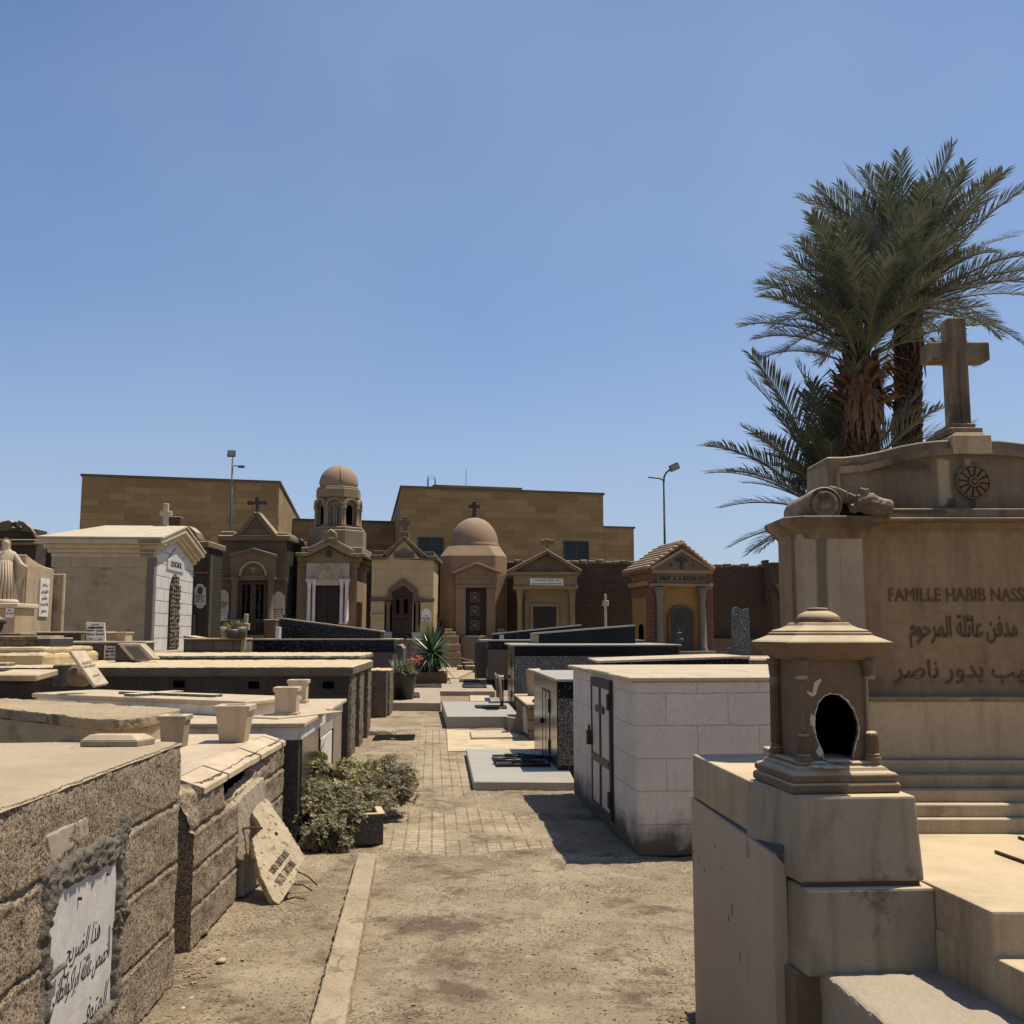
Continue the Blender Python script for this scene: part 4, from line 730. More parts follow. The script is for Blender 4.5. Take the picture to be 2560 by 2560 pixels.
# --- old brick boundary walls
def walls():
    for (zf_, Y, x0, x1, yt, lab) in ((Z2, 51.5, 1085, 1200, 835, 'strip of old brown brick wall between the tower mausoleum and the pale yellow one'), (Z2, 51.6, 1600, 1680, 860, 'strip of old brown brick wall between the pale yellow mausoleum and the domed one'),
                                      (Z3, 51.5, 732, 1640, 712, 'old brown brick boundary wall behind the small white cross'), (Z4, 52, 1180, 1745, 1022, 'old brown brick boundary wall right of the red brick mausoleum')):
        f = Fac(zf_, Y, x0, 'boundary_wall', lab, 'wall'); a = f.p(x0, yt); b_ = f.p(x1, yt); m1 = MB(); n = max(2, int((b_[0]-a[0])/.4)); P_ = [(a[0], 0)]
        rr = random.Random(int(x0)); P_ += [(a[0]+(b_[0]-a[0])*i/n, a[1]+rr.uniform(-.08, .06)) for i in range(n+1)]; P_ += [(b_[0], 0)]; m1.xz(P_, 0, .5); w = m1.build('brickwork', M['mud_brick'], f.o)
        c = MB()
        for i in range(n): q = a[0]+(b_[0]-a[0])*i/n; h = rr.uniform(.08, .2); c.box(q, -.06, a[1]-.03, q+(b_[0]-a[0])/n*rr.uniform(.8, .98), .56, a[1]+h)
        c.build('wall_coping', M['limestone'], w, bev=.03)
    f = Fac(Z4, 52, 1745, 'boundary_wall', 'ruined brick wall corner with dry weeds just left of the large monument', 'wall')
    m1 = MB(); f.box(m1, 1700, 985, 1900, 1740, -2, -1.4, zf=0, dy=-2); f.box(m1, 1648, 965, 1685, 1100, -.2, .6, zf=3); m1.build('brickwork', M['mud_brick'], f.o)
    m1 = MB(); f.poly(m1, [(1735, 1150), (1832, 1190), (1838, 1272), (1790, 1265)], -2.3, -2.02); m1.build('plaster_patch', M['limestone'], f.o)
    m1 = MB(); f.box(m1, 1235, 1600, 1760, 1740, -.5, -.02, zf=0); m1.build('footing', M['brown_stone'], f.o)
walls()
# --- red brick mausoleum
def brick_mausoleum():
    f = Fac(Z4, 44, 970, 'mausoleum', 'red brick and ochre mausoleum with clay tiled roof, grey columns and arched iron door'); o = f.o
    x0, _ = f.p(735, 1200); x1, _ = f.p(1240, 1200); _, zt = f.p(970, 1040); _, ze = f.p(970, 1165); _, zfl = f.p(970, 1710)
    f.o.rotation_euler.z = .19; L_ = 2.9; w = MB().box(x0, 0, 0, x1, L_, zt); wall = w.build('wall', M['ochre_wall'], o)
    for a, c, y0, y1, z in ((690, 770, 1075, 1150, None), (1180, 1240, 1075, 1160, None), (735, 765, 1200, 1700, 0), (1185, 1245, 1200, 1700, 0)): f.box(MB(), a, y0, c, y1, -.06, 0, zf=z).build('brick_pier', M['red_brick'], wall)
    b = MB(); b.box(x0-.06, -.05, 0, x0+.02, .75, ze-.1); b.box(x0-.06, .75, ze-.5, x0+.02, L_, ze-.02); b.build('brick_pier', M['red_brick'], wall)
    g = MB(); f.box(g, 725, 1045, 1240, 1075, -.2, L_+.1); f.box(g, 720, 1155, 1240, 1180, -.22, .1); g.box(x0-.2, .1, ze-.02, x0+.02, L_+.05, ze+.17); co = g.build('cornice', M['dome_stone'], o, bev=.02)
    g = MB(); f.box(g, 765, 1075, 1185, 1155, -.12, .0); fr = g.build('frieze', M['brown_stone'], o); f.text('ΟΙΚΟΓ. Κ. Χ. ΚΑΣΙΜ 1951', 780, 1175, 1112, 34, -.12, M['ink'], fr)
    g = MB(); f.poly(g, [(725, 1045), (972, 892), (1228, 1045)], -.2, L_-.1); pd = g.build('pediment', M['brown_stone'], o); g = MB(); f.strip(g, [(715, 1040), (972, 890), (1232, 1040)], .11, -.32, -.2); g.build('raking_cornice', M['dome_stone'], pd)
    f.text('Α', 866, 894, 1005, 26, -.2, M['ink'], pd); f.text('Ω', 1056, 1082, 1008, 26, -.2, M['ink'], pd)
    cx, z0 = f.p(967, 1042, -.1); _, z1 = f.p(967, 940, -.1); g = MB(); g.xz(cross_poly(cx, z0, z1, .14, .52, .74), -.24, -.2); g.build('cross', M['iron'], pd)
    # tiled roof
    _, zr = f.p(972, 832, .1); xc, _ = f.p(972, 832, 0); xe0 = x0-.36; xe1 = x1+.06; _, zev = f.p(560, 1018, 1.0); zev = zt-.02
    rf = MB(); rf.add([(xe0, -.15, zev), (xc, -.15, zr-.1), (xe1, -.15, zev), (xe0, L_+.2, zev), (xc, L_+.2, zr-.1), (xe1, L_+.2, zev), (xe0, -.15, zev-.15), (xe1, -.15, zev-.15), (xe0, L_+.2, zev-.15), (xe1, L_+.2, zev-.15)],
        [(0, 1, 4, 3), (1, 2, 5, 4), (0, 6, 7, 2, 1), (3, 4, 5, 9, 8), (0, 3, 8, 6), (2, 7, 9, 5), (6, 8, 9, 7)]); roof = rf.build('roof', M['red_brick'], o)
    t = MB()
    for side in (0, 1):
        ex = xe0 if side == 0 else xe1; n = 13; slope = math.hypot(xc-ex, zr-zev); rows = 8
        for i in range(n+1):
            y = -.15+(L_+.35)*i/n
            for r_ in range(rows):
                u0, u1 = r_/rows, (r_+1.12)/rows; u1 = min(u1, 1)
                lift0, lift1 = .11, .05
                t.tube([(ex+(xc-ex)*u0, y, zev+(zr-zev)*u0+lift0-.06), (ex+(xc-ex)*u1, y, zev+(zr-zev)*u1+lift1-.06)], [.085, .07], 7)
    for i in range(9): t.tube([(xc, -.2+i*.34, zr+.03), (xc, .2+i*.34, zr-.0)], [.11, .095], 8)
    t.build('roof_tiles', M['tile_roof'], roof)
    for (a, b_) in ((748, 838), (1110, 1205)): f.column(a, b_, 1200, 1705, -.35, M['grey_column'], o, cap=True, zf=None)
    _, za = f.p(970, 1350, 0); ds = MB()
    f.poly(ds, [(882, 1735), (882, 1425)]+[(972+90*math.cos(R(a)), 1425-72*math.sin(R(a))) for a in range(180, -1, -15)]+[(1062, 1425), (1072, 1735)], -.06, 0); door = ds.build('door', M['iron'], o)
    g = MB()
    for yc, r in ((1450, 42), (1520, 60), (1600, 50)):
        for i in range(16): f.poly(g, [(970+q*math.cos(R(a)), yc+q*math.sin(R(a))) for q, a in ((r, i*22.5), (r, i*22.5+22.5), (r-3, i*22.5+22.5), (r-3, i*22.5))], -.09, -.06)
    f.strip(g, [(915, 1395), (970, 1500), (1025, 1395)], .02, -.09, -.06); f.box(g, 968, 1370, 972, 1730, -.09, -.06); g.build('iron_scrolls', M['grey_metal'], door)
    ar = MB()
    for i in range(18):
        a0, a1 = R(180-i*10-1), R(180-i*10-9); f.poly(ar, [(972+rx*math.cos(a), 1425-ry*math.sin(a)) for rx, ry, a in ((92, 74, a0), (115, 97, a0), (115, 97, a1), (92, 74, a1))], -.1, 0)
    for k in range(20):
        y = 1428+k*15.5
        for xx in (858, 1064): f.box(ar, xx, y, xx+22, y+13, -.1, 0)
    ar.build('brick_arch', M['red_brick'], wall)
    g = MB(); g.yz([(1.3, ze-3.2), (1.75, ze-3.2), (1.75, ze-1.9)]+arc(1.525, ze-1.9, .225, 0, 180, 8)+[(1.3, ze-1.9)], x0-.09, x0-.05); g.build('side_window', M['black'], wall)
    g = MB(); f.box(g, 720, 1700, 1245, 1745, -.7, 0, zf=0); g.build('plinth', M['grey_column'], o, bev=.02)
brick_mausoleum()
# --- small crosses and headstones in the distance
def far_bits():
    f = Fac(Z3, 40, 1420, 'stone_cross', 'slim pale stone cross standing against the old brick wall', 'cross'); m1 = MB(); f.box(m1, 1410, 925, 1428, 1145, 0, .18, zf=.0); f.box(m1, 1400, 968, 1441, 1008, -.02, .2); m1.build('shaft', M['stone_white'], f.o, bev=.02)
    f = Fac(Z4, 26, 964, 'stone_cross', 'grey double-barred cross in front of the red brick mausoleum door', 'cross'); m1 = MB(); f.box(m1, 958, 1525, 971, 1745, 0, .1, zf=0); f.box(m1, 932, 1598, 998, 1622, -.02, .12); f.box(m1, 948, 1548, 980, 1565, -.02, .12); m1.build('shaft', M['grey_metal'], f.o, bev=.01)
    f = Fac(Z1, 22, 1690, 'stone_cross', 'leaning weathered stone cross among flower pots in front of the brown mausoleum', 'cross'); m1 = MB(); f.poly(m1, [(1655, 1318), (1668, 1180), (1684, 1062), (1710, 1062), (1700, 1180), (1682, 1318)], 0, .1); f.poly(m1, [(1660, 1120), (1716, 1128), (1712, 1175), (1655, 1168)], -.02, .12); m1.build('shaft', M['limestone_clean'], f.o, bev=.012)
    f = Fac(Z4, 16, 1460, 'headstone', 'tall grey granite headstone with wavy top and engraved cross', 'headstone'); m1 = MB()
    f.poly(m1, [(1395, 1740), (1392, 1390), (1402, 1352), (1425, 1338), (1458, 1362), (1490, 1362), (1520, 1350), (1524, 1400), (1532, 1740)], 0, .14); h = m1.build('slab', M['granite_grey'], f.o, bev=.008)
    m1 = MB(); f.box(m1, 1414, 1385, 1418, 1520, -.006, 0); f.box(m1, 1398, 1431, 1434, 1435, -.006, 0); m1.build('engraved_cross', M['iron'], h)
    f = Fac(Z4, 17, 1365, 'urn', 'small rounded pale stone block left of the tall grey headstone', 'stone'); m1 = MB(); f.poly(m1, [(1362, 1740), (1362, 1685), (1372, 1670), (1395, 1668), (1405, 1685), (1405, 1740)], 0, .2); f.box(m1, 1310, 1702, 1362, 1740, 0, .2); m1.build('block', M['limestone'], f.o, bev=.015)
    # stacked round logs / stones between the mausolea
    for (zf_, Y, pts, lab) in ((Z3, 49.3, [(245, 1105, 15), (277, 1100, 14), (262, 1133, 14), (240, 1135, 12), (268, 1165, 17), (243, 1175, 15), (280, 1190, 12), (258, 1200, 16), (240, 1215, 13), (275, 1222, 13)], 'wall of rounded field stones between the yellow mausoleum and the domed one'),
                           (Z2, 48, [(604, 1185, 22), (636, 1218, 27), (598, 1222, 15), (655, 1190, 12)], 'heap of rounded stones between the brown mausoleum and the tower mausoleum')):
        f = Fac(zf_, Y, pts[0][0], 'stone_pile', lab, 'stones'); m1 = MB()
        for (x, y, r) in pts:
            a = f.p(x, y); rr = f.p(x+r, y)[0]-a[0]; m1.lathe([(rr*.8, 0), (rr, .08), (rr, .5)], 12, (0, 0, 0)); n = 36
            for k in range(len(m1.v)-n, len(m1.v)): v = m1.v[k]; m1.v[k] = (a[0]+v[0], -v[2]*.3, a[1]+v[1])
        q = f.p(pts[0][0], 1260)[1]; s_ = m1.build('rounded_stones', M['limestone'], f.o); a = f.p(min(p[0] for p in pts)-18, 0)[0]; b_ = f.p(max(p[0] for p in pts)+14, 0)[0]; MB().box(a, .02, 0, b_, .4, f.p(0, min(p[1] for p in pts)-8)[1]).build('backing', M['mud_brick'], f.o)
far_bits()
def lamp(label, fn, Y, x, yb, yt, kind):
    f = Fac(fn, Y, x, 'street_lamp', label, 'street lamp'); a = f.p(x, yt); o = f.o; h = a[1]
    xt = a[0]; MB().tube([(xt, 0, 0), (xt, 0, h*.6), (xt, 0, h)], [.095, .075, .05], 10).build('pole', M['grey_metal'], o)
    return f, xt, h, o
f, xt, h, o = lamp('slim pole with one square floodlight behind the brown mausoleum', Z2, 60, 226, 620, 120, 0)
k = MB(); k.box(-.24, -.1, -.2, .24, .06, .2); hd = k.build('floodlight', M['grey_metal'], o, bev=.03, loc=(xt-.05, -.1, h+.2), rot=(R(-12), 0, 0)); MB().box(-.2, -.115, -.16, .2, -.1, .16).build('lamp_glass', M['lens'], hd)
k = MB(); k.tube([(xt, 0, h-.5), (xt+.65, 0, h-.55)], .03); k.box(xt+.35, -.12, h-.62, xt+.7, .12, h-.5); k.build('side_arm', M['grey_metal'], o)
f, xt, h, o = lamp('curved two-headed street lamp behind the red brick mausoleum', Z4, 60, 835, 850, 345, 1)
ar = MB(); ar.tube([(xt, 0, h), (xt+.03, 0, h+.35), (xt+.15, 0, h+.6), (xt+.42, 0, h+.82)], .055); a1 = ar.build('arm', M['grey_metal'], o); k = MB(); k.box(-.3, -.16, -.2, .3, .0, .2); hd = k.build('lamp_head', M['grey_metal'], o, bev=.03, loc=(xt+.62, 0, h+.95), rot=(R(15), R(-25), 0)); MB().box(-.24, -.175, -.15, .24, -.16, .15).build('lamp_glass', M['lens'], hd)
ar = MB(); ar.tube([(xt, 0, h), (xt-.02, 0, h+.15), (xt-.22, 0, h+.27)], .05); ar.build('arm', M['grey_metal'], o); k = MB(); k.box(-.36, -.15, -.03, .36, .15, .03); k.build('lamp_head', M['grey_metal'], o, bev=.02, loc=(xt-.55, 0, h+.3), rot=(0, R(6), 0))
# ------------------------------------------------------------------ tombs between the front and the far row
def near_left(A, rz, name, label, cat='tomb', group=None): return thing(name, label, cat, (A[0], A[1], 0), rz, group)
FACE = Matrix(((0, 0, 1, 0), (1, 0, 0, 0), (0, 1, 0, 0), (0, 0, 0, 1)))        # writing on a face that looks along +X
FACEN = Matrix(((0, 0, -1, 0), (-1, 0, 0, 0), (0, 1, 0, 0), (0, 0, 0, 1)))     # writing on a face that looks along -X
# --- white tiled mausoleum on the left
def white_mausoleum():
    o = thing('mausoleum', 'white marble tiled mausoleum with tan plastered side, cream cornice roof and narrow arched iron door', 'mausoleum', (-8.5, 24.2, 0), .077)
    Wd, Lg, z1, ze, za, zb = 2.3, 4.0, 3.4, 3.85, 4.32, 1.2
    side = MB().box(-Wd, 0, 0, 0, Lg, z1).build('wall', M['tan_plaster'], o)
    MB().box(.003, .2, zb, .03, Lg, z1).build('tile_facing', M['tile_white'], side); MB().box(-.12, -.03, zb-.2, .045, .2, z1).build('corner_pier', M['grey_column'], side)
    MB().box(-Wd-.02, -.025, z1-.24, .02, -.0, z1).build('frieze', M['frieze'], side)
    g = MB(); g.yz([(0, z1), (Lg, z1), (Lg/2, za-.25)], -Wd, .02); gb = g.build('gable', M['tile_white'], o)
    lv = [(0, .10, .03), (.10, .20, .10), (.20, .30, .17), (.30, .42, .27)]
    c = MB()
    for a, b, ov in lv:
        zz0, zz1 = z1+a, z1+b; c.box(-Wd-ov, -ov, zz0, ov, Lg+ov, zz1) if 0 else None
        c.box(-Wd-ov, -ov, zz0, ov*.9, .25, zz1)
        for s_ in (0, 1):
            y0, y1 = (-ov, Lg/2) if s_ == 0 else (Lg+ov, Lg/2); q = [(y0, zz0), (y1, zz0+.47), (y1, zz1+.47), (y0, zz1)]
            c.yz(q, -.3, ov)
    c.build('cornice', M['cornice'], o, bev=.012)
    r = MB(); zt = z1+.42; ov = .30; r.add([(-Wd-ov, -ov, zt), (ov, -ov, zt), (ov, Lg/2, zt+.5), (-Wd+.55, Lg/2, zt+.5), (-Wd-ov, Lg+ov, zt), (ov, Lg+ov, zt), (-Wd-ov, -ov, zt+.04), (ov, -ov, zt+.04), (ov, Lg/2, zt+.54), (-Wd+.55, Lg/2, zt+.54), (-Wd-ov, Lg+ov, zt+.04), (ov, Lg+ov, zt+.04)],
        [(6, 7, 8, 9), (9, 8, 11, 10), (6, 9, 10), (0, 1, 7, 6), (1, 2, 8, 7), (2, 5, 11, 8), (5, 4, 10, 11), (4, 0, 6, 10), (0, 3, 2, 1), (3, 4, 5, 2), (0, 4, 3)]); r.build('roof', M['cornice'], o)
    yc = Lg/2; f = MB(); f.yz([(yc-.5, zb), (yc+.5, zb), (yc+.5, 2.6)]+[(yc+.5*math.cos(R(a)), 2.6+.52*math.sin(R(a))) for a in range(15, 180, 15)]+[(yc-.5, 2.6)], .03, .05); fr = f.build('door_frame', M['iron'], o)
    k = MB(); rr = random.Random(5)
    for i in range(17):
        for j in range(5):
            y = yc-.38+j*.19; z = zb+.1+i*.107
            if z > 2.5 and abs(y-yc) > .5*math.sqrt(max(0, 1-((z-2.5)/.6)**2))-.05: continue
            a = rr.random()*6; k.tube([(.075, y+.085*math.cos(a+t), z+.055*math.sin(a+t)+.0) for t in np.linspace(0, 5, 8)], .016, 5)
    k.build('door_grille', M['grille'], fr)
    p = MB(); p.yz([(1.15, 3.2), (2.85, 3.2), (2.85, 3.42), (2.0, 3.8), (1.15, 3.42)], .03, .06); pq = p.build('name_plaque', M['plaque'], o); lettering('LOUCAS R.', 1.1, .14, .01, M['ink'], pq, None, M=Matrix.Translation((.066, 2.0, 3.36)) @ FACE)
    q = MB(); q.xz(cross_poly(-.25, za-.1, za+.62, .12, .3, .64), yc-.06, yc+.06); q.build('cross', M['stone_white'], o, bev=.015)
    q = MB(); q.box(-.4, yc+.5, z1+.4, .0, yc+.9, za+.35); q.build('chimney_block', M['dark_stone'], o, bev=.02)
    q = MB(); q.box(-.05, -.1, zb-.3, .25, Lg+.1, zb); q.box(.25, -.1, 0, .9, Lg+.3, zb-.06); q.build('plinth', M['slab_grey'], o, bev=.02)
white_mausoleum()
def left_yard():
    # lit concave pillar with wall plaque
    o = near_left((-9.5, 20), .05, 'tomb_pillar', 'tall beige plastered tomb pillar with concave top and white arabic wall plaque', 'tomb'); z = 3.15
    m1 = MB(); m1.yz([(0, 0), (1.35, 0), (1.35, 2.95)]+[(1.35-1.35*t, 2.95+.2*t*t) for t in (.25, .5, .75)]+[(0, z)], -.9, 0); w = m1.build('wall', M['tan_plaster'], o, bev=.02)
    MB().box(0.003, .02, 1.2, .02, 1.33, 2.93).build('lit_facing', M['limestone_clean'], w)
    m1 = MB().box(-.5, 1.38, 0, .22, 1.5, 2.85).build('rear_pillar', M['tan_plaster'], o, bev=.02)
    pq = MB().box(.02, .62, 1.95, .05, 1.08, 2.72).build('plaque', M['marble_white'], o)
    for i, t in enumerate(['في الشمال', 'فا القيل الجن', 'نو الشبيو', 'والإ الشرع سويا', 'سرعون']): lettering(t.replace('إ', 'ا'), .36 if i % 2 else .26, .085, .004, M['ink'], pq, None, bold=-.012, M=Matrix.Translation((.054, .85, 2.58-i*.13)) @ FACE)
    # statue on its pedestal
    o = thing('statue_pedestal', 'cream stone pedestal with small arabic plaque under the robed statue', 'pedestal', (D(0, 1560, 15.5).x, 15.5, 0), .08); k = Fac(ZL, 15.5, 0, None, None); 
    def q(x, y): a = D(*ZL(x, y), 15.5); return (a.x-o.location.x, a.z)
    a = q(165, 1120); zb_ = q(0, 1420)[1]; m1 = MB(); m1.box(a[0]-.85, 0, 0, a[0], .75, a[1]-.05); s_ = m1.build('shaft', M['limestone_clean'], o, bev=.015); m1 = MB(); m1.box(a[0]-.9, -.05, a[1]-.05, a[0]+.05, .8, a[1]+.02); m1.build('cap', M['cornice'], s_, bev=.015)
    c0, c1 = q(62, 1262), q(148, 1162); pq = MB().box(c0[0], -.03, c0[1], c1[0], 0, c1[1]).build('plaque', M['marble_white'], s_); lettering('عائلة', .045, .025, .003, M['ink'], pq, ((c0[0]+c1[0])/2, -.033, c1[1]-.032)); lettering('مرقس جبران', .095, .035, .003, M['ink'], pq, ((c0[0]+c1[0])/2, -.033, c1[1]-.075))
    # the robed figure: one body grown from a skeleton, with veil and robe folds
    st = thing('statue', 'pale stone statue of a robed standing figure with open arms', 'statue', (D(*ZL(30, 1105), 15.75).x, 15.75, a[1]+.02), R(30)); H_ = 1.0
    bm = bmesh.new(); vsk = {}; sk = [('hip', (0, 0, .5), .115), ('chest', (0, 0, .72), .12), ('neck', (0, 0, .83), .045), ('head', (0, -.01, .93), .07), ('foot', (0, 0, .02), .17), ('knee', (0, -.01, .25), .145),
        ('shl', (-.12, 0, .76), .055), ('ell', (-.22, -.06, .6), .045), ('hal', (-.3, -.17, .55), .022), ('shr', (.12, 0, .76), .055), ('elr', (.22, -.06, .6), .045), ('har', (.3, -.17, .55), .022), ('crown', (0, -.01, .985), .045)]
    me = bpy.data.meshes.new('figure'); me.from_pydata([s_[1] for s_ in sk], [(0, 1), (1, 2), (2, 3), (0, 5), (5, 4), (1, 6), (6, 7), (7, 8), (1, 9), (9, 10), (10, 11), (3, 12)], []); fo = bpy.data.objects.new('figure', me); COL.objects.link(fo); fo.parent = st; me.materials.append(M['statue'])
    fo.modifiers.new('Skin', 'SKIN'); me.skin_vertices.new() if not me.skin_vertices else None
    for i, s_ in enumerate(sk): me.skin_vertices[0].data[i].radius = (s_[2], s_[2]*.85)
    me.skin_vertices[0].data[0].use_root = True; mm = fo.modifiers.new('Subsurf', 'SUBSURF'); mm.levels = mm.render_levels = 2
    v = MB()
    for i in range(20):      # robe folds hanging from the waist and sleeves
        an = i*math.pi*2/20; v.tube([(.10*math.cos(an), .09*math.sin(an), .66), (.125*math.cos(an+.1), .11*math.sin(an+.1), .4), (.19*math.cos(an+.05), .17*math.sin(an+.05), .0)], [.012, .02, .024], 6)
    for sx in (-1, 1): v.add([(sx*.12, .02, .78), (sx*.2, -.06, .62), (sx*.29, -.15, .54), (sx*.24, -.05, .3), (sx*.13, .02, .25), (sx*.12, .05, .78), (sx*.2, -.02, .62), (sx*.29, -.12, .54), (sx*.24, -.02, .3), (sx*.13, .05, .25)], [(0, 1, 2, 3, 4), (9, 8, 7, 6, 5), (0, 5, 6, 1), (1, 6, 7, 2), (2, 7, 8, 3), (3, 8, 9, 4), (4, 9, 5, 0)])
    v.lathe([(.22, -.0), (.23, .03), (.20, .06)], 20); v.build('robe', M['statue'], fo)
    v = MB(); v.lathe([(.10, -.17), (.080, -.08), (.078, 0), (.066, .05), (.02, .085)], 16, (0, .012, .93), a0=R(10), a1=R(170)); v.build('veil', M['statue'], fo, fix=False)
    fc = MB(); fc.lathe([(.012, -.02), (.01, .02)], 6, (0, -.078, .925)); [fc.lathe([(.008, -.004), (.008, .004)], 8, (sx*.024, -.068, .942)) for sx in (-1, 1)]; fc.box(-.018, -.074, .893, .018, -.066, .898); fc.build('face', M['statue'], fo)
    # low grey strip tombs with plaques
    f = Fac(Z1, 17.5, 300, 'tomb', 'long low grey strip tomb with narrow pale capping behind the yellow tomb'); m1 = MB(); f.box(m1, 40, 1192, 585, 1255, 0, .35, zf=0); w = m1.build('body', M['granite_dark'], f.o, bev=.01); m1 = MB(); f.box(m1, 40, 1184, 735, 1193, -.04, .4); m1.build('capping', M['cornice'], f.o, bev=.008); m1 = MB(); f.box(m1, 560, 1200, 584, 1252, -.02, 0); m1.build('end_panel', M['slab_grey'], w)
    f = Fac(Z1, 16.3, 700, 'tomb', 'low dark tomb carrying the upright white inscribed tablet and a planter'); m1 = MB(); f.box(m1, 385, 1262, 1000, 1385, 0, .4, zf=0); w = m1.build('body', M['granite_dark'], f.o, bev=.01); m1 = MB(); f.box(m1, 380, 1250, 1005, 1264, -.05, .45); m1.build('capping', M['cornice'], f.o, bev=.008)
    plaque(f, [(730, 1280), (797, 1284), (792, 1382), (722, 1380)], -.03, [('المرحومة', 740, 785, 1300, 16), ('ΜΑΡΙΑ  ΝΙΚΟΣ', 730, 790, 1322, 12), ('نادية  جورج', 728, 790, 1346, 20), ('1918  1974', 728, 786, 1372, 8)], mt='plaque')
    m1 = MB(); f.strip(m1, [(725, 1275), (719, 1385)], .015, -.035, -.005); m1.build('plaque_edge', M['marble_white'], w)
    f = Fac(Z1, 16.6, 660, 'inscribed_tablet', 'white square inscribed marble tablet propped upright in front of the tan plastered wall', 'tablet'); m1 = MB(); f.poly(m1, [(592, 1118), (720, 1124), (726, 1252), (598, 1254)], 0, .04); tb = m1.build('slab', M['marble_white'], f.o, bev=.004)
    for t, x0, x1, y, h in (('المرحوم', 635, 682, 1137, 12), ('LYMBERINI ARISTIDES', 608, 710, 1158, 13), ('ΚΛΑΟΠΗΣ', 600, 650, 1178, 8), ('ΔΕΣΠΟΙΝΑ', 664, 712, 1180, 8), ('مريم نيقولا', 602, 652, 1204, 18), ('ارستيدي ماريا', 664, 714, 1204, 18), ('1904', 616, 638, 1234, 7), ('1946', 682, 704, 1236, 7)): f.text(t, x0, x1, y, h, 0, M['ink'], tb)
    f = Fac(Z1, 16.4, 850, 'planter', 'square brown stone planter beside the upright white tablet', 'planter'); m1 = MB(); f.box(m1, 803, 1192, 865, 1252, 0, .3); b = m1.build('box', M['tan_plaster'], f.o, bev=.01); m1 = MB(); f.box(m1, 798, 1186, 870, 1194, -.03, .33); m1.build('rim', M['cornice'], b, bev=.006)
    f = Fac(Z1, 15.2, 930, 'tomb', 'sloping tomb front with cream marble frame round a grey panel'); 
    P4 = lambda pts, ya, yb: None
    m1 = MB(); f.poly(m1, [(812, 1266), (965, 1266), (1070, 1372), (905, 1376)], 0, .06); fr = m1.build('frame', M['cornice'], f.o, bev=.008); m1 = MB(); f.poly(m1, [(858, 1288), (955, 1288), (1028, 1372), (935, 1374)], -.02, 0); m1.build('panel', M['grey_column'], fr)
    m1 = MB(); f.poly(m1, [(795, 1275), (812, 1266), (905, 1376), (900, 1400), (795, 1400)], .07, .9); f.poly(m1, [(965, 1266), (812, 1266), (905, 1376), (1070, 1372)], .07, .3); m1.build('body', M['granite_dark'], f.o)
    # yellow tomb, tiers and the grey block on it
    f = Fac(Z5, 14, 275, 'tomb', 'crumbling yellow limestone tomb in two tiers left of the leaning tablet'); xr = f.p(275, 320)[0]; zt = f.p(275, 320)[1]; m1 = MB(); m1.box(-3, 0, 0, xr, 1.85, zt); m1.build('body', M['yellow_stone'], f.o, weather=(.045, .05, .3))
    z2 = f.p(275, 285, .1)[1]; m1 = MB(); m1.box(-3, .08, zt-.02, xr-.05, 1.75, z2); m1.build('upper_slab', M['yellow_stone'], f.o, weather=(.035, .03, .25))
    f = Fac(Z5, 14.4, 110, 'stepped_block', 'pinkish layered stone block stacked on the yellow tomb at the left edge', 'stone block'); m1 = MB(); f.box(m1, -60, 240, 218, 284, 0, .8); f.box(m1, -60, 216, 222, 241, -.04, .85); f.box(m1, -60, 198, 120, 218, .08, .6); m1.build('blocks', M['limestone'], f.o, bev=.012)
    f = Fac(Z5, 14.3, 280, 'stone_block', 'small dark grey stone cube on the yellow tomb', 'stone block'); m1 = MB(); f.box(m1, 220, 228, 303, 284, 0, .75); m1.build('block', M['granite_dark'], f.o, bev=.012); 
    a = D(*ZL(-118, 1560), 12); u_ = thing('urn', 'dark carved stone urn on a slim post at the far left edge below the statue', 'urn', (a.x, 12, 0)); MB().lathe([(.08, 0), (.08, a.z-.08), (.12, a.z-.06), (.12, a.z), (.07, a.z+.03), (.09, a.z+.1), (.14, a.z+.2), (.14, a.z+.24), (.18, a.z+.26), (.15, a.z+.31), (.05, a.z+.36)], 20).build('urn_body', M['dark_stone'], u_)
    # dark stone tomb at left edge
    f = Fac(Z5, 11, 200, 'tomb', 'dark brown stone tomb with pale sloping slab at the left edge'); a = f.p(235, 484); z0 = f.p(0, 425)[1]; m1 = MB(); m1.hexa([(-3.2, -.05, z0-.10), (a[0]+.0, -.05, a[1]-.01), (a[0]+.02, .42, a[1]+.03), (-3.2, .42, z0-.07)], [(-3.2, -.05, z0-.03), (a[0]+.0, -.05, a[1]+.06), (a[0]+.02, .42, a[1]+.10), (-3.2, .42, z0+.0)]); m1.build('slab', M['limestone_clean'], f.o, bev=.012)
    m1 = MB(); m1.box(-3.1, .02, 0, a[0]-.04, .40, a[1]-.02); m1.build('body', M['dark_stone'], f.o, weather=(.035, .04, .3)); m1 = MB(); f.box(m1, -60, 378, 40, 400, .2, .4); m1.build('raised_edge', M['limestone'], f.o, bev=.01)
    f = Fac(Z5, 12.4, 355, 'headstone', 'low carved greyish headstone end beside the barrel shaped pot', 'headstone'); m1 = MB(); f.poly(m1, [(312, 520), (316, 392), (330, 388), (440, 385), (442, 520)], 0, .25); m1.build('slab', M['limestone'], f.o, bev=.015)
left_yard()
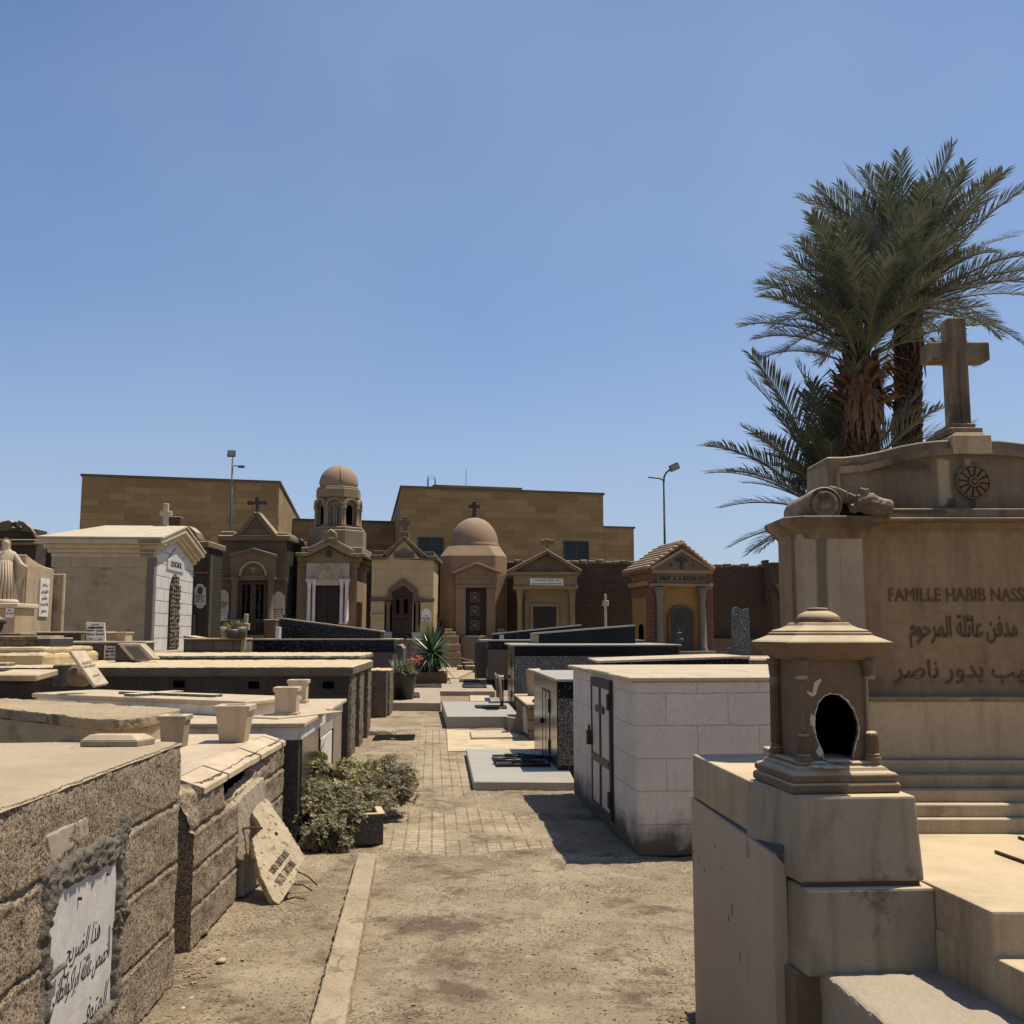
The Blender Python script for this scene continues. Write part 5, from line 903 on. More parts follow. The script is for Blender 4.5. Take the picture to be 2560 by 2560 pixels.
# --- marble topped granite tomb with two planters (front-left of the path)
RT = .055
def marble_tomb():
    A = (-1.636, 8.149); o = near_left(A, RT, 'tomb', 'grey granite tomb with white marble top, door and band beside the shrub'); zt = .912; Lg = 2.95; Wd = 3.3
    core = MB().box(-Wd, .03, 0, -.03, Lg-.03, zt-.13).build('body', M['granite_dark'], o, bev=.004)
    MB().box(-Wd-.02, .008, zt-.135, -.008, Lg, zt-.035).build('marble_band', M['marble_white'], o, bev=.004)
    t = MB(); t.box(-Wd-.03, -.02, zt-.035, .02, 1.28, zt); t.box(-Wd-.03, 1.285, zt-.035, .0, 1.5, zt); t.box(-Wd-.03, 1.505, zt-.035, .03, Lg+.03, zt); t.build('top_slab', M['marble'], o, bev=.006)
    MB().box(-.028, .12, 0, -.018, 1.1, zt-.14).build('side_panel', M['granite_mirror'], core); MB().box(-.028, 2.2, 0, -.012, Lg-.04, zt-.14).build('pilaster', M['marble_dirty'], core)
    MB().box(-.028, 1.15, .02, -.02, 2.15, zt-.14).build('recess', M['black'], core)
    d = MB().box(-.02, 1.2, .06, -.005, 2.0, zt-.24).build('door', M['marble_white'], o, bev=.004); MB().box(-.005, 1.85, .3, .05, 1.93, .34).build('handle', M['iron'], d, bev=.01)
    MB().box(-.018, 1.15, zt-.23, -.01, 2.15, zt-.14).build('door_lintel', M['slab_blue'], o)
    MB().box(-.19, .028, 0, -.17, .034, zt-.14).build('corner_joint', M['black'], core) if 0 else None
    # upper marble tier with inlaid cross
    def onz(px, z): g_ = G(*Z5(*px), z); return g_
    z1 = zt+.13; fr = onz((1480, 612), z1); fl = onz((190, 562), z1); br = onz((1615, 572), z1)
    o2 = thing('grave_slab', 'white marble ledger box with inlaid dark cross on top of the granite tomb', 'grave slab', (fr.x, fr.y, zt), math.atan2(fr.y-fl.y, fr.x-fl.x)+.0); w = (fr-fl).length; dp = .75
    MB().box(-w+.03, .03, .001, -.03, dp-.03, .09).build('base', M['marble_white'], o2, bev=.004); MB().box(-w, 0, .09, 0, dp, .13).build('slab', M['marble'], o2, bev=.01, seg=2)
    MB().box(.05, -.05, .001, .4, .8, .012).build('side_slab', M['marble'], o2, bev=.003)
    c = MB(); c.xz([(p[1], p[0]) for p in cross_poly(0, -1, 1, .2, .5, .34)], 0, 1) if 0 else None
    cx0, cx1, cy = -w+.85, -.62, dp*.45; t = .065; ac = cx0+(cx1-cx0)*.34; c.prism([(cx0, cy-t), (ac-t, cy-t), (ac-t, cy-.3), (ac+t, cy-.3), (ac+t, cy-t), (cx1, cy-t), (cx1, cy+t), (ac+t, cy+t), (ac+t, cy+.3), (ac-t, cy+.3), (ac-t, cy+t), (cx0, cy+t)], .131, .155); c.build('cross_inlay', M['granite_grey'], o2, bev=.003)
    # leaning tablet and barrel pot
    f = Fac(Z5, 9.35, 530, 'tablet', 'cream marble tablet with faint writing leaning back over the ledger box', 'tablet'); a, b_, c_, d_ = f.p(410, 318, .35), f.p(500, 315, .4), f.p(645, 515, 0), f.p(558, 532, -.05)
    m1 = MB(); n = Vector((.0, -.05, .0)); m1.hexa([(d_[0], -.05, d_[1]), (c_[0], 0, c_[1]), (b_[0], .40, b_[1]), (a[0], .35, a[1])], [(d_[0]+.03, -.07, d_[1]+.02), (c_[0]+.03, -.02, c_[1]+.02), (b_[0]+.03, .38, b_[1]+.02), (a[0]+.03, .33, a[1]+.02)]); tb = m1.build('slab', M['marble'], f.o, bev=.006)
    P0 = Vector((d_[0]+.033, -.073, d_[1]+.022)); ex = (Vector((c_[0], 0, c_[1]))-Vector((d_[0], -.05, d_[1]))).normalized(); ey = (Vector((a[0], .35, a[1]))-Vector((d_[0], -.05, d_[1]))); ll = ey.length; ey.normalize(); ez = ex.cross(ey); wd = .3
    for i, (t_, hw, hh, k) in enumerate((('ΜΑΡΙΑ', .075, .035, .62), ('ΓΑΡΟΥΦΑΛΙΑ', .10, .028, .52), ('1949', .05, .025, .25))):
        c0 = P0+ex*.065+ey*ll*k-ez*.0; lettering(t_, hw, hh, .003, M['ink_faint'], tb, None, M=Matrix(((ex.x, ey.x, ez.x, c0.x), (ex.y, ey.y, ez.y, c0.y), (ex.z, ey.z, ez.z, c0.z), (0, 0, 0, 1))))
    f = Fac(Z5, 9.7, 455, 'stone_pot', 'round bellied brown stone pot lying behind the leaning tablet', 'pot'); a = f.p(455, 462); r_ = f.p(530, 462)[0]-a[0]; m1 = MB(); hh = r_*.75; m1.lathe([(r_*.62, -hh), (r_*.93, -hh*.6), (r_, 0), (r_*.95, hh*.55), (r_*.75, hh*.95), (r_*.62, hh), (r_*.5, hh*.8)], 24, (0, 0, 0)); m1.build('pot_body', M['pot_brown'], f.o, loc=(a[0], .1, a[1]), rot=(R(8), R(5), 0))
    return zt
ZT = marble_tomb()
def planter(name, label, px, z, wt, wb, h, m, rim=.028, taper=True, rz=.05, group=None, foot=False, soil=True):
    p = G(*px, z); o = thing(name, label, 'planter', (p.x, p.y, z), rz, group)
    b = MB(); a, c = wb/2, wt/2; b.hexa([(-a, 0, 0), (a, 0, 0), (a, wb, 0), (-a, wb, 0)], [(-c, -(c-a), h), (c, -(c-a), h), (c, wb+(c-a), h), (-c, wb+(c-a), h)]); bd = b.build('box', M[m], o, bev=.004)
    r = MB(); k = c+.012; y0, y1 = -(c-a)-.012, wb+(c-a)+.012
    for q in ((-k, y0, k, y0+.05), (-k, y1-.05, k, y1), (-k, y0+.05, -k+.05, y1-.05), (k-.05, y0+.05, k, y1-.05)): r.box(q[0], q[1], h-rim*.3, q[2], q[3], h+rim)
    r.build('rim', M[m], bd, bev=.003); MB().box(-k+.05, y0+.05, h, k-.05, y1-.05, h+.004).build('soil', M['mud_brick'], o)
    if foot: MB().box(-a-.012, -.012, 0.0005, a+.012, wb+.012, .035).build('foot', M[m], bd, bev=.004)
    return o
planter('planter', 'cream square planter with footed base on the granite tomb, nearer of the pair', Z5(1722, 705), ZT, .185, .175, .215, 'marble', foot=True)
planter('planter', 'cream square planter partly hidden behind the footed one, farther of the pair', Z5(1793, 625), ZT, .18, .165, .205, 'marble', foot=True)
# --- dark rendered block tombs further along the left side
def render_tombs():
    A = G(873, 1897); zt = D(887, 1665, A.y).z
    o = near_left(A, RT, 'tomb', 'long dark cement rendered block tomb with rough open piers and small square vent holes'); L_ = 3.3; W_ = 6.2
    b = MB(); b.box(-W_, .0, 0, -.62, L_, zt-.12); b.box(-.62, 0, 0, -.02, .10, zt-.12); core = b.build('wall', M['render_dark'], o, bev=.01)
    t = MB().box(-W_-.05, -.03, zt-.13, .03, L_, zt).build('roof_slab', M['render_grey'], o, weather=(.03, .022, .12))
    for (y0, y1) in ((.1, .75), (1.35, 2.0), (2.7, 3.28)):
        MB().box(-.35, y0, 0, .0, y1, zt-.12).build('pier', M['render_grey'], o, weather=(.03, .035, .1))
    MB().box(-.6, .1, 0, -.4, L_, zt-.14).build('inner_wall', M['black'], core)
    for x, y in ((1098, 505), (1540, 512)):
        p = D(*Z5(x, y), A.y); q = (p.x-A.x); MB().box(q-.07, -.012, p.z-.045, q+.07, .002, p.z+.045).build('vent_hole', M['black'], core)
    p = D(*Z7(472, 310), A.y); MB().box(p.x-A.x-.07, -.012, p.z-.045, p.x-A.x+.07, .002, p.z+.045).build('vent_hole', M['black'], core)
    B = G(951, 1801); z2 = D(953, 1633, 19.0).z; o = near_left((-2.55, 17.3), RT, 'tomb', 'second dark rendered block tomb directly behind the long one with vent holes'); L_ = 2.6
    b = MB(); b.box(-6.5, 0, 0, -.4, L_, z2-.1); core = b.build('wall', M['render_dark'], o, bev=.01); MB().box(-6.55, -.03, z2-.1, .03, L_, z2).build('roof_slab', M['render_grey'], o, weather=(.035, .025, .12))
    for (y0, y1) in ((0, .5), (1.9, 2.55)): MB().box(-.4, y0, 0, 0, y1, z2-.1).build('pier', M['render_grey'], o, weather=(.035, .03, .1))
    MB().box(-.39, .5, 0, -.2, 1.9, z2-.1).build('inner_wall', M['granite_dark'], core)
    o = near_left((-2.42, 20.0), RT, 'unfinished_wall', 'low rough cement wall stub behind the rendered tombs, close to the black flower pot', 'wall'); MB().box(-.55, 0, 0, 0, .35, .92).build('pier', M['render_grey'], o, weather=(.03, .03, .1)); MB().box(-.5, .4, 0, .04, 1.5, .9).build('stub', M['render_grey'], o, weather=(.035, .03, .1))
    o = thing('mortar_mound', 'dry mortar heap at the foot of the rendered tomb', 'mortar heap', G(938, 1835)); MB().lathe([(.30, 0), (.28, .06), (.22, .09), (.1, .1)], 20).build('heap', M['slab_grey'], o, weather=(.02, .03, .07)); o.scale = (1.15, .7, 1)
    slab('pit_shade_sheet', 'flat black sheet standing in for a shaded pit beside the rough piers', 'sheet', [Z7(770, 692), Z7(1062, 690), Z7(1072, 650), Z7(800, 655)], .012, .01, 'pit_shade', bev=0)  # shade of a sunken pit painted as a flat black sheet
    # grey brick border row with pots, left of the black granite tomb
    f = Fac(Z1, 22, 1450, 'tomb', 'low grey block tomb in front of the brown mausoleum carrying flower pots'); m1 = MB(); f.box(m1, 1268, 1240, 1655, 1320, 0, 1.0, zf=0); m1.build('body', mat('grey_blockwork', (.16, .135, .105, 1), (.22, .185, .15, 1), 2, .9, .4, 30, .15, brick=(.42, .21, .012, (.085, .07, .055, 1), (.85, .85, .85, 1), .5, 1), dust=(PALE, .8)), f.o, bev=.01); m1 = MB(); f.box(m1, 1264, 1230, 1660, 1242, -.04, 1.03); m1.build('capping', M['limestone_clean'], f.o, bev=.01)
    m1 = MB(); f.poly(m1, [(1265, 1212), (1275, 1212), (1365, 1226), (1362, 1232), (1265, 1228)], .1, .8); m1.build('loose_slab', M['limestone_clean'], f.o)
render_tombs()
def pot_plant(label, fn, Y, x, yb, w, hp, kind, seed, zbase=None):
    p = D(*fn(x, yb), Y); o = thing('potted_plant', label, 'potted plant', p); rr = random.Random(seed); k = MB()
    k.lathe([(w*.36, 0), (w*.5, hp), (w*.46, hp), (w*.42, hp*.9)], 18); k.build('pot', M[kind], o); lf = MB()
    for i in range(60):
        a = rr.random()*6.28; e = rr.uniform(.3, 1.3); L_ = rr.uniform(.15, .38)*w*2.2; d = Vector((math.cos(a)*math.cos(e), math.sin(a)*math.cos(e), math.sin(e))); b = Vector((0, 0, hp*.9)); s = d.cross(Vector((0, 0, 1))).normalized()*w*.035; m_ = b+d*L_*.6; t = b+d*L_+Vector((0, 0, -.12*L_)); lf.add([b-s*.6, b+s*.6, m_+s, m_-s, t], [(0, 1, 2, 3), (3, 2, 4)])
    lf.build('leaves', M['shrub_leaf'], o, fix=False); return o
pot_plant('small plant in a pale pot, leftmost of the pots on the grey block tomb', Z1, 21.9, 1552, 1228, .22, .24, 'limestone_clean', 1)
pot_plant('dark potted plant, middle one on the grey block tomb', Z1, 21.8, 1605, 1232, .32, .2, 'granite_dark', 2)
pot_plant('dark potted plant right behind the leaning stone cross', Z1, 21.9, 1648, 1230, .32, .24, 'granite_dark', 3)
def black_tomb_left():
    A = Vector((D(985, 1597, 25).x, 25, 0)); zt = D(985, 1597, 25).z; xl = D(636, 1597, 25).x-A.x
    o = near_left(A, .04, 'tomb', 'long polished black granite tomb with sloping upper slab in front of the tower mausoleum'); L_ = 2.8
    MB().box(xl, 0, zt-.32, 0, L_, zt-.03).build('upper_band', M['granite_black'], o, bev=.006); MB().box(xl+.03, .03, 0, -.03, L_, zt-.32).build('body', M['granite_brown'], o); MB().box(xl-.04, -.04, zt-.03, .06, L_, zt).build('top_slab', M['slab_grey'], o, bev=.006)
    f = Fac(Z2, 25.7, 900, None, None); c = [f.p(568, 1235), f.p(1255, 1325), f.p(1255, 1370), f.p(568, 1370)]; ox = f.X-A.x; m1 = MB(); m1.xz([(c[0][0]+ox, c[0][1]), (c[1][0]+ox, c[1][1]), (c[1][0]+ox, zt), (c[0][0]+ox, zt)], .7, 1.7); s_ = m1.build('sloping_tier', M['granite_black'], o, bev=.006)
    m1 = MB(); m1.xz([(c[0][0]+ox, c[0][1]+.03), (c[1][0]+ox+.03, c[1][1]+.03), (c[1][0]+ox+.03, c[1][1]+.002), (c[0][0]+ox, c[0][1]+.002)], .66, 1.74); m1.build('tier_edge', M['slab_grey'], s_)
    a = D(*Z2(540, 1290), 25.5); b_ = D(*Z2(565, 1360), 25.5); MB().box(a.x-A.x, .4, zt, b_.x-A.x, .75, a.z).build('end_block', M['plaque'], o, bev=.01)
    o = near_left((D(*Z9(300, 900), 27).x, 26.6, 0), .05, 'headstone', 'grey rounded headstone with white marble front beside the black granite tomb', 'headstone'); a = D(*Z9(300, 540), 26.6); m1 = MB(); m1.xz([(-.5, 0), (-.5, a.z-.06), (-.44, a.z), (-.08, a.z), (0, a.z-.1), (.02, 0)], 0, 1.4); m1.build('slab', M['granite_grey'], o, bev=.01); MB().box(-.48, -.35, 0, -.05, -.02, .8).build('marble_front', M['marble_white'], o, bev=.01)
black_tomb_left()
# --- right side of the path -------------------------------------------------------
def latch(mb, y, z, s=1, x=-.03): mb.box(x-.012*s, y-.06*s, z-.03*s, x, y+.06*s, z+.03*s)
def vaults():
    # white washed vault
    A = Vector((.907, 7.635, 0)); zt = 1.29; o = thing('tomb', 'whitewashed block vault with cream slab roof and white steel door with cross', 'tomb', A, .095)
    L_ = 2.98; Wd = 2.7
    b = MB(); b.box(0, 0, 0, Wd, L_, zt-.035); w = b.build('wall', M['whitewash'], o, bev=.012)
    t = MB(); ov = .035; t.box(-ov-.02, -ov, zt-.035, Wd+.1, .8, zt-.005); t.box(-ov, .805, zt-.035, Wd+.1, 1.9, zt-.003); t.box(-ov-.015, 1.905, zt-.035, Wd+.1, L_+ov, zt-.005); t.build('roof_slab', M['marble'], o, bev=.006)
    # door on the left face: y from near
    def fy(px): q = PL(*Z8(*px), A, Vector((math.cos(.095), math.sin(.095), 0))); l = Matrix.Rotation(-.095, 3, 'Z') @ (q-A); return l.y, l.z
    y1, z1 = fy((1197, 505)); y0, z0 = fy((1330, 525)); _, zb = fy((1300, 1560)); zb = max(zb, .1); z1 = zt-.07
    fr = MB(); x0, x1 = -.03, .0; tw = .05
    fr.box(x0, y0, zb, x1, y0+tw, z1); fr.box(x0, y1-tw, zb, x1, y1, z1); fr.box(x0, y0+tw, z1-.08, x1, y1-tw, z1); fr.box(x0, y0+tw, zb, x1, y1-tw, zb+.05); d0 = fr.build('door_frame', M['iron_brown'], o, bev=.003)
    door = MB().box(-.022, y0+tw, zb+.05, -.012, y1-tw, z1-.08).build('door', M['paint_white'], o)
    ym = (y0+y1)/2; g = MB(); g.box(-.034, ym-.022, zb+.05, -.024, ym+.022, z1-.08); g.box(-.035, y0+tw, .50, -.024, y1-tw, .56); g.box(-.037, ym-.19, .93, -.024, ym+.19, .985); g.build('cross_bars', M['iron_brown'], door)
    g = MB(); [g.box(-.05, y0-.01, z_, -.03, y0+.05, z_+.13) for z_ in (.2, .98)]; g.build('hinge', M['iron'], d0, bev=.003); g = MB(); g.box(-.07, y1-.07, .62, -.03, y1+.01, .74); g.tube([(-.05, y1-.06, .74), (-.05, y1-.05, .79), (-.05, y1-.01, .79), (-.05, y1, .74)], .008, 6); g.build('padlock', M['rust'], d0, bev=.004)
    # small black and grey granite vault
    A = Vector((.521, 11.762, 0)); zt = 1.095; o = thing('tomb', 'small black and speckled grey granite vault with mirror polished door side', 'tomb', A, .07); L_ = 2.8; Wd = 2.4
    MB().box(.0, .0, .14, Wd, L_, zt-.22).build('speckled_wall', M['granite_grey'], o); MB().box(-.004, -.004, zt-.22, Wd, L_, zt-.03).build('upper_band', M['granite_black'], o, bev=.004); MB().box(-.004, -.004, 0, Wd, L_, .14).build('base_band', M['granite_black'], o, bev=.004)
    MB().box(-.03, -.04, zt-.03, Wd, L_+.03, zt).build('top_slab', M['slab_blue'], o, bev=.004); side = MB().box(-.014, .0, .0, -.005, L_, zt-.031).build('mirror_side', M['granite_mirror'], o)
    def doorset(o, y0, y1, z0, z1, st, side):
        fr = MB()
        for q in ((y0, z0, y0+.03, z1), (y1-.03, z0, y1, z1), (y0+.03, z1-.03, y1-.03, z1), (y0+.03, z0, y1-.03, z0+.03), ((y0+y1)/2-.012, z0+.03, (y0+y1)/2+.012, z1-.03)): fr.box(-.022, q[0], q[1], -.015, q[2], q[3])
        d = fr.build('door_frame', M['iron'], o); g = MB(); g.box(-.034, y0+.0, z0+.1, -.022, y0+.05, z0+.26); g.box(-.034, y0, z1-.26, -.022, y0+.05, z1-.1); g.build('hinge', M['iron'], d, bev=.003)
        g = MB(); g.box(-.06, y1-.10, (z0+z1)/2-.03, -.022, y1-.02, (z0+z1)/2+.04); g.build('handle', M['iron'], d, bev=.01); MB().box(-.018, y0+.03, z0+.03, -.0145, y1-.03, z1-.03).build('door', M['granite_mirror'], o)
    doorset(o, .75, 1.6, .08, .92, .0, side)
    # block tomb with peeled plaster, broken planter and marble scrap
    A = G(*Z8(752, 975)); zt = D(*Z8(752, 718), A.y).z; o = thing('tomb', 'small brick coloured block tomb with peeling plaster between the two granite vaults', 'tomb', A, .07)
    MB().box(0, 0, 0, 1.2, 2.6, zt-.03).build('body', mat('tan_blocks', (.24, .18, .125, 1), (.31, .24, .17, 1), 2, .9, .5, 40, .15, brick=(.4, .16, .012, (.10, .075, .055, 1), (.85, .85, .85, 1), .5, 1), dust=(PALE, .8)), o, bev=.008); MB().box(-.04, -.03, zt-.03, 1.2, 2.65, zt).build('top', M['limestone_clean'], o, bev=.008)
    m1 = MB(); m1.yz([(.15, .1), (.95, .05), (1.0, .3), (.85, .45), (.9, zt-.12), (.5, zt-.06), (.3, zt-.14), (.22, .35)], -.02, 0.0); m1.build('plaster_patch', M['plaster'], o); m1 = MB(); m1.tube([(.1, .3, zt+.03), (.3, .9, zt+.035), (.25, 1.6, zt+.03)], .025, 8); m1.build('pipe', M['iron'], o)
    p = G(*Z8(790, 662), zt); b = thing('planter', 'cracked cream planter standing on the small block tomb', 'planter', (p.x, p.y, zt), .1); m1 = MB(); m1.hexa([(-.1, 0, 0), (.1, 0, 0), (.1, .2, 0), (-.1, .2, 0)], [(-.13, -.03, .46), (.13, -.03, .40), (.13, .23, .46), (-.13, .23, .44)]); m1.build('box', M['marble_dirty'], b, bev=.006, weather=(.012, .012, .05))
    p = G(*Z8(690, 935)); b = thing('marble_chunk', 'broken marble chunk leaning at the foot of the small block tomb', 'marble chunk', (p.x, p.y, 0), .2); m1 = MB(); m1.hexa([(-.18, 0, 0), (.2, 0, 0), (.22, .3, 0), (-.1, .35, 0)], [(-.22, .02, .3), (.1, .05, .26), (.14, .3, .2), (-.14, .3, .27)]); m1.build('chunk', M['marble_dirty'], b, bev=.01)
    # long black tomb
    A = Vector((.058, 21.385, 0)); zt = 1.386; o = thing('tomb', 'long polished black and grey granite tomb with thin overhanging top slab', 'tomb', A, .04); L_ = 3.6; Wd = D(1698, 1618, 21.4).x-.058
    MB().box(.0, .0, .12, Wd, L_, zt-.24).build('speckled_wall', M['granite_grey'], o); MB().box(-.005, -.005, zt-.24, Wd+.01, L_, zt-.035).build('upper_band', M['granite_plain'], o, bev=.004); MB().box(-.005, -.005, 0, Wd, L_, .12).build('base_band', M['granite_plain'], o); MB().box(-.1, -.1, zt-.035, Wd+.05, L_+.03, zt).build('top_slab', M['slab_blue'], o, bev=.005)
    side = MB().box(-.014, 0, 0, -.006, L_, zt-.036).build('mirror_side', M['granite_mirror'], o); doorset(o, 1.1, 2.3, .12, 1.15, 0, side)
    f = Fac(Z3, 23.6, 1300, None, None); ox = f.X-A.x; P_ = lambda x, y: (f.p(x, y)[0]+ox, f.p(x, y)[1]); a, b_, c_, d_ = P_(985, 1195), P_(1648, 1142), P_(1650, 1280), P_(985, 1280)
    m1 = MB(); m1.xz([a, b_, (c_[0], zt), (d_[0], zt)], 2.1, 3.1); s_ = m1.build('sloping_tier', M['granite_plain'], o, bev=.004); e = P_(940, 1193); m1 = MB(); m1.xz([(e[0], e[1]), (b_[0], b_[1]+.02), (b_[0], b_[1]-.015), (e[0], e[1]-.035)], 2.05, 3.15); m1.build('tier_edge', M['slab_blue'], s_); m1 = MB(); m1.box(e[0], 2.12, zt, a[0], 3.08, e[1]-.04); m1.build('end_block', M['slab_grey'], s_, bev=.005)
    # brown granite tomb behind it
    A = Vector((-.69, 29.863, 0)); zt = 1.43; o = thing('tomb', 'brown granite tomb with black band and sloping black slabs behind the long polished one', 'tomb', A, .04); L_ = 3.4
    MB().box(0, 0, .3, 4.5, L_, zt-.28).build('wall', M['granite_brown'], o); MB().box(-.005, -.005, zt-.28, 4.5, L_, zt-.035).build('upper_band', M['granite_black'], o); MB().box(-.005, -.005, 0, 4.5, L_, .3).build('base_band', M['granite_plain'], o); MB().box(-.25, -.05, zt-.035, 4.55, L_, zt).build('top_slab', M['slab_blue'], o); side = MB().box(-.014, 0, 0, -.006, L_, zt-.036).build('mirror_side', M['granite_mirror'], o); doorset(o, .4, 1.5, .1, 1.2, 0, side)
    f = Fac(Z3, 32, 1000, None, None); ox = f.X-A.x; P_ = lambda x, y: (f.p(x, y)[0]+ox, f.p(x, y)[1]); m1 = MB()
    a, b_ = P_(655, 1205), P_(1270, 1143); m1.xz([a, b_, (b_[0], zt), (a[0], zt)], 2.0, 3.0); s_ = m1.build('sloping_tier', M['granite_black'], o); m1 = MB(); m1.xz([(a[0], a[1]+.04), (b_[0], b_[1]+.04), b_, a], 1.95, 3.05); m1.build('tier_edge', M['slab_blue'], s_)
    a = P_(703, 1205); m1 = MB(); m1.box(a[0], 1.9, zt, a[0]+.14, 2.0, a[1]); m1.build('end_block', M['slab_blue'], s_)
    # door slabs farther back
    o = thing('tomb', 'farthest narrow dark granite tomb front at the end of the right hand row', 'tomb', (-1.18, 34.0, 0), .05); MB().box(0, 0, 0, 1.2, 3, 1.35).build('body', M['granite_mirror'], o, bev=.01); g = MB(); g.box(-.02, .2, 0, -.004, .35, 1.3); g.box(-.02, 1.4, 0, -.004, 1.55, 1.3); g.build('iron_strip', M['iron'], o)
    # two pale marble slabs leaning against the long black tomb
    for i, (x0, y0, yt, lab) in enumerate(((1392, 1180, 885, 'pale broken marble slab leaning in front of the long black tomb, left of two'), (1430, 1215, 905, 'pale broken marble slab leaning in front of the long black tomb, right of two'))):
        f = Fac(Z9, 19.6-i*.3, x0, 'marble_slab', lab, 'marble slab'); m1 = MB(); f.poly(m1, [(x0+12, y0), (x0+5, y0-120), (x0-12, yt+20), (x0-4, yt), (x0+12, yt+25), (x0+32, yt+110), (x0+45, y0)], 0, .55); m1.build('slab', M['marble_dirty'], f.o, bev=.01)
    f = Fac(Z9, 19.9, 1470, 'marble_slab', 'low marble box end with pale top beside the two leaning slabs', 'marble slab'); m1 = MB(); f.box(m1, 1452, 960, 1490, 1215, 0, .6, zf=0); m1.build('body', M['granite_dark'], f.o); m1 = MB(); f.poly(m1, [(1435, 930), (1490, 922), (1490, 965), (1455, 965)], -.05, .6); m1.build('top', M['marble'], f.o)
    # sloping tomb carrying the tall headstone
    f = Fac(Z4, 12, 305, 'tomb', 'black granite tomb with broad cream slab tilting towards the path, below the grey headstone'); m1 = MB(); f.poly(m1, [(330, 1795), (1410, 1760), (1520, 1762), (1530, 1850), (330, 1850)], .05, 1.5); m1.build('upper_band', M['granite_black'], f.o); a = f.p(330, 1850); b_ = f.p(1530, 1850); MB().box(a[0], .08, 0, b_[0], 1.5, b_[1]-.001).build('body', M['granite_grey'], f.o)
    m1 = MB(); f.poly(m1, [(303, 1778), (1405, 1742), (1530, 1742), (1530, 1764), (1410, 1758), (305, 1795)], 0, 1.55); m1.build('top_slab', M['marble'], f.o)
    MB().box(b_[0]+.02, .4, 0, b_[0]+1.2, 2.0, f.p(1540, 1765)[1]).build('end_block', M['limestone'], f.o, bev=.02)
vaults()
# --- paving slabs on the path
slab('grave_slab', 'blue grey granite slab with iron ringed hatch before the small granite vault', 'grave slab', [Z8(370, 1252), Z8(1072, 1256), Z8(960, 1028), Z8(318, 1028)], .085, .12, 'slab_blue', bev=.008)
slab('grave_slab', 'blue grey raised granite platform before the long black tomb', 'grave slab', [Z8(185, 803), Z8(690, 800), Z8(600, 700), Z8(150, 700)], .20, .24, 'slab_blue', bev=.008)
slab('marble_slab', 'small cream marble slab lying flat between the two blue grey platforms', 'marble slab', [Z8(355, 946), Z8(702, 940), Z8(632, 902), Z8(345, 905)], .05, .06, 'marble', bev=.008)
slab('pavement', None, None, [Z8(190, 1042), Z8(830, 1034), Z8(825, 905), Z8(185, 893)], .014, .03, 'marble_dirty', bev=.004, kind='structure')
slab('grave_slab', 'grey concrete platform under the black flower pot on the left of the path', 'grave slab', [Z9(155, 1237), Z9(735, 1241), Z9(722, 1100), Z9(160, 1062)], .17, .2, 'slab_grey', bev=.01)
slab('pavement', None, None, [Z9(722, 1100), Z9(1390, 1100), Z9(1310, 950), Z9(840, 950), Z9(852, 1012), Z9(405, 1012), Z9(160, 1062)], .155, .2, 'slab_grey', bev=.01, kind='structure')
slab('marble_slab', 'cream white marble slab lying in the sunken brick strip before the far paving', 'marble slab', [Z9(1085, 1218), Z9(1335, 1216), Z9(1318, 1152), Z9(1085, 1150)], .09, .07, 'marble', bev=.006)
slab('pavement', None, None, [Z9(735, 1225), Z9(1090, 1225), Z9(1080, 1160), Z9(725, 1160)], .05, .06, 'old_pavers', bev=.004, kind='structure')
slab('pavement', None, None, [Z9(690, 935), Z9(930, 940), Z9(1180, 820), Z9(730, 810)], .10, .12, 'tan_plaster', bev=.01, kind='structure')
def hatch(label, pxs, z, n=2, rings=False):
    pts = [G(*p, z) for p in pxs]; c = sum(pts, Vector())/4; o = thing('hatch', label, 'hatch', (c.x, c.y, z)); L_ = [p-c for p in pts]; m1 = MB(); 
    m1.prism([(p.x, p.y) for p in L_], .001, .022); m1.build('plate', M['iron_brown'], o, bev=.003)
    k = MB(); [k.tube([(L_[i].x, L_[i].y, .025), (L_[(i+1) % 4].x, L_[(i+1) % 4].y, .025)], .008, 5) for i in range(4)]; k.build('frame', M['iron'], o)
    if rings:
        for u, v in ((.18, .3), (.42, .78), (.72, .62), (.52, .15)):
            p = L_[0]*(1-u)*(1-v)+L_[1]*u*(1-v)+L_[2]*u*v+L_[3]*(1-u)*v; k = MB(); k.tube([(p.x+.13*math.cos(a), p.y+.10*math.sin(a), .05) for a in np.linspace(0, 6.28, 16)], .015, 6); k.box(p.x+.1, p.y-.02, .03, p.x+.24, p.y+.02, .06); k.build('ring', M['iron'], o)
    return o
hatch('black framed hatch with iron rings on the nearest blue grey slab', [Z8(532, 1152), Z8(898, 1150), Z8(860, 1085), Z8(500, 1085)], .087, rings=True)
hatch('thin dark hatch on the raised platform before the long black tomb', [Z8(395, 748), Z8(600, 752), Z8(590, 735), Z8(378, 735)], .202)
hatch('small hatch on the far grey paving, nearer one in the tomb shadow', [Z9(1010, 1062), Z9(1290, 1062), Z9(1270, 1035), Z9(990, 1035)], .158)
hatch('small hatch on the far grey paving, farther one in the tomb shadow', [Z9(965, 992), Z9(1200, 992), Z9(1190, 968), Z9(960, 968)], .158)
hatch('slotted hatch cover in front of the yucca box', [Z9(405, 1058), Z9(745, 1058), Z9(735, 1022), Z9(420, 1022)], .158)
hatch('slotted hatch cover right beside the black flower pot', [Z9(385, 1180), Z9(480, 1180), Z9(470, 1130), Z9(380, 1130)], .173)
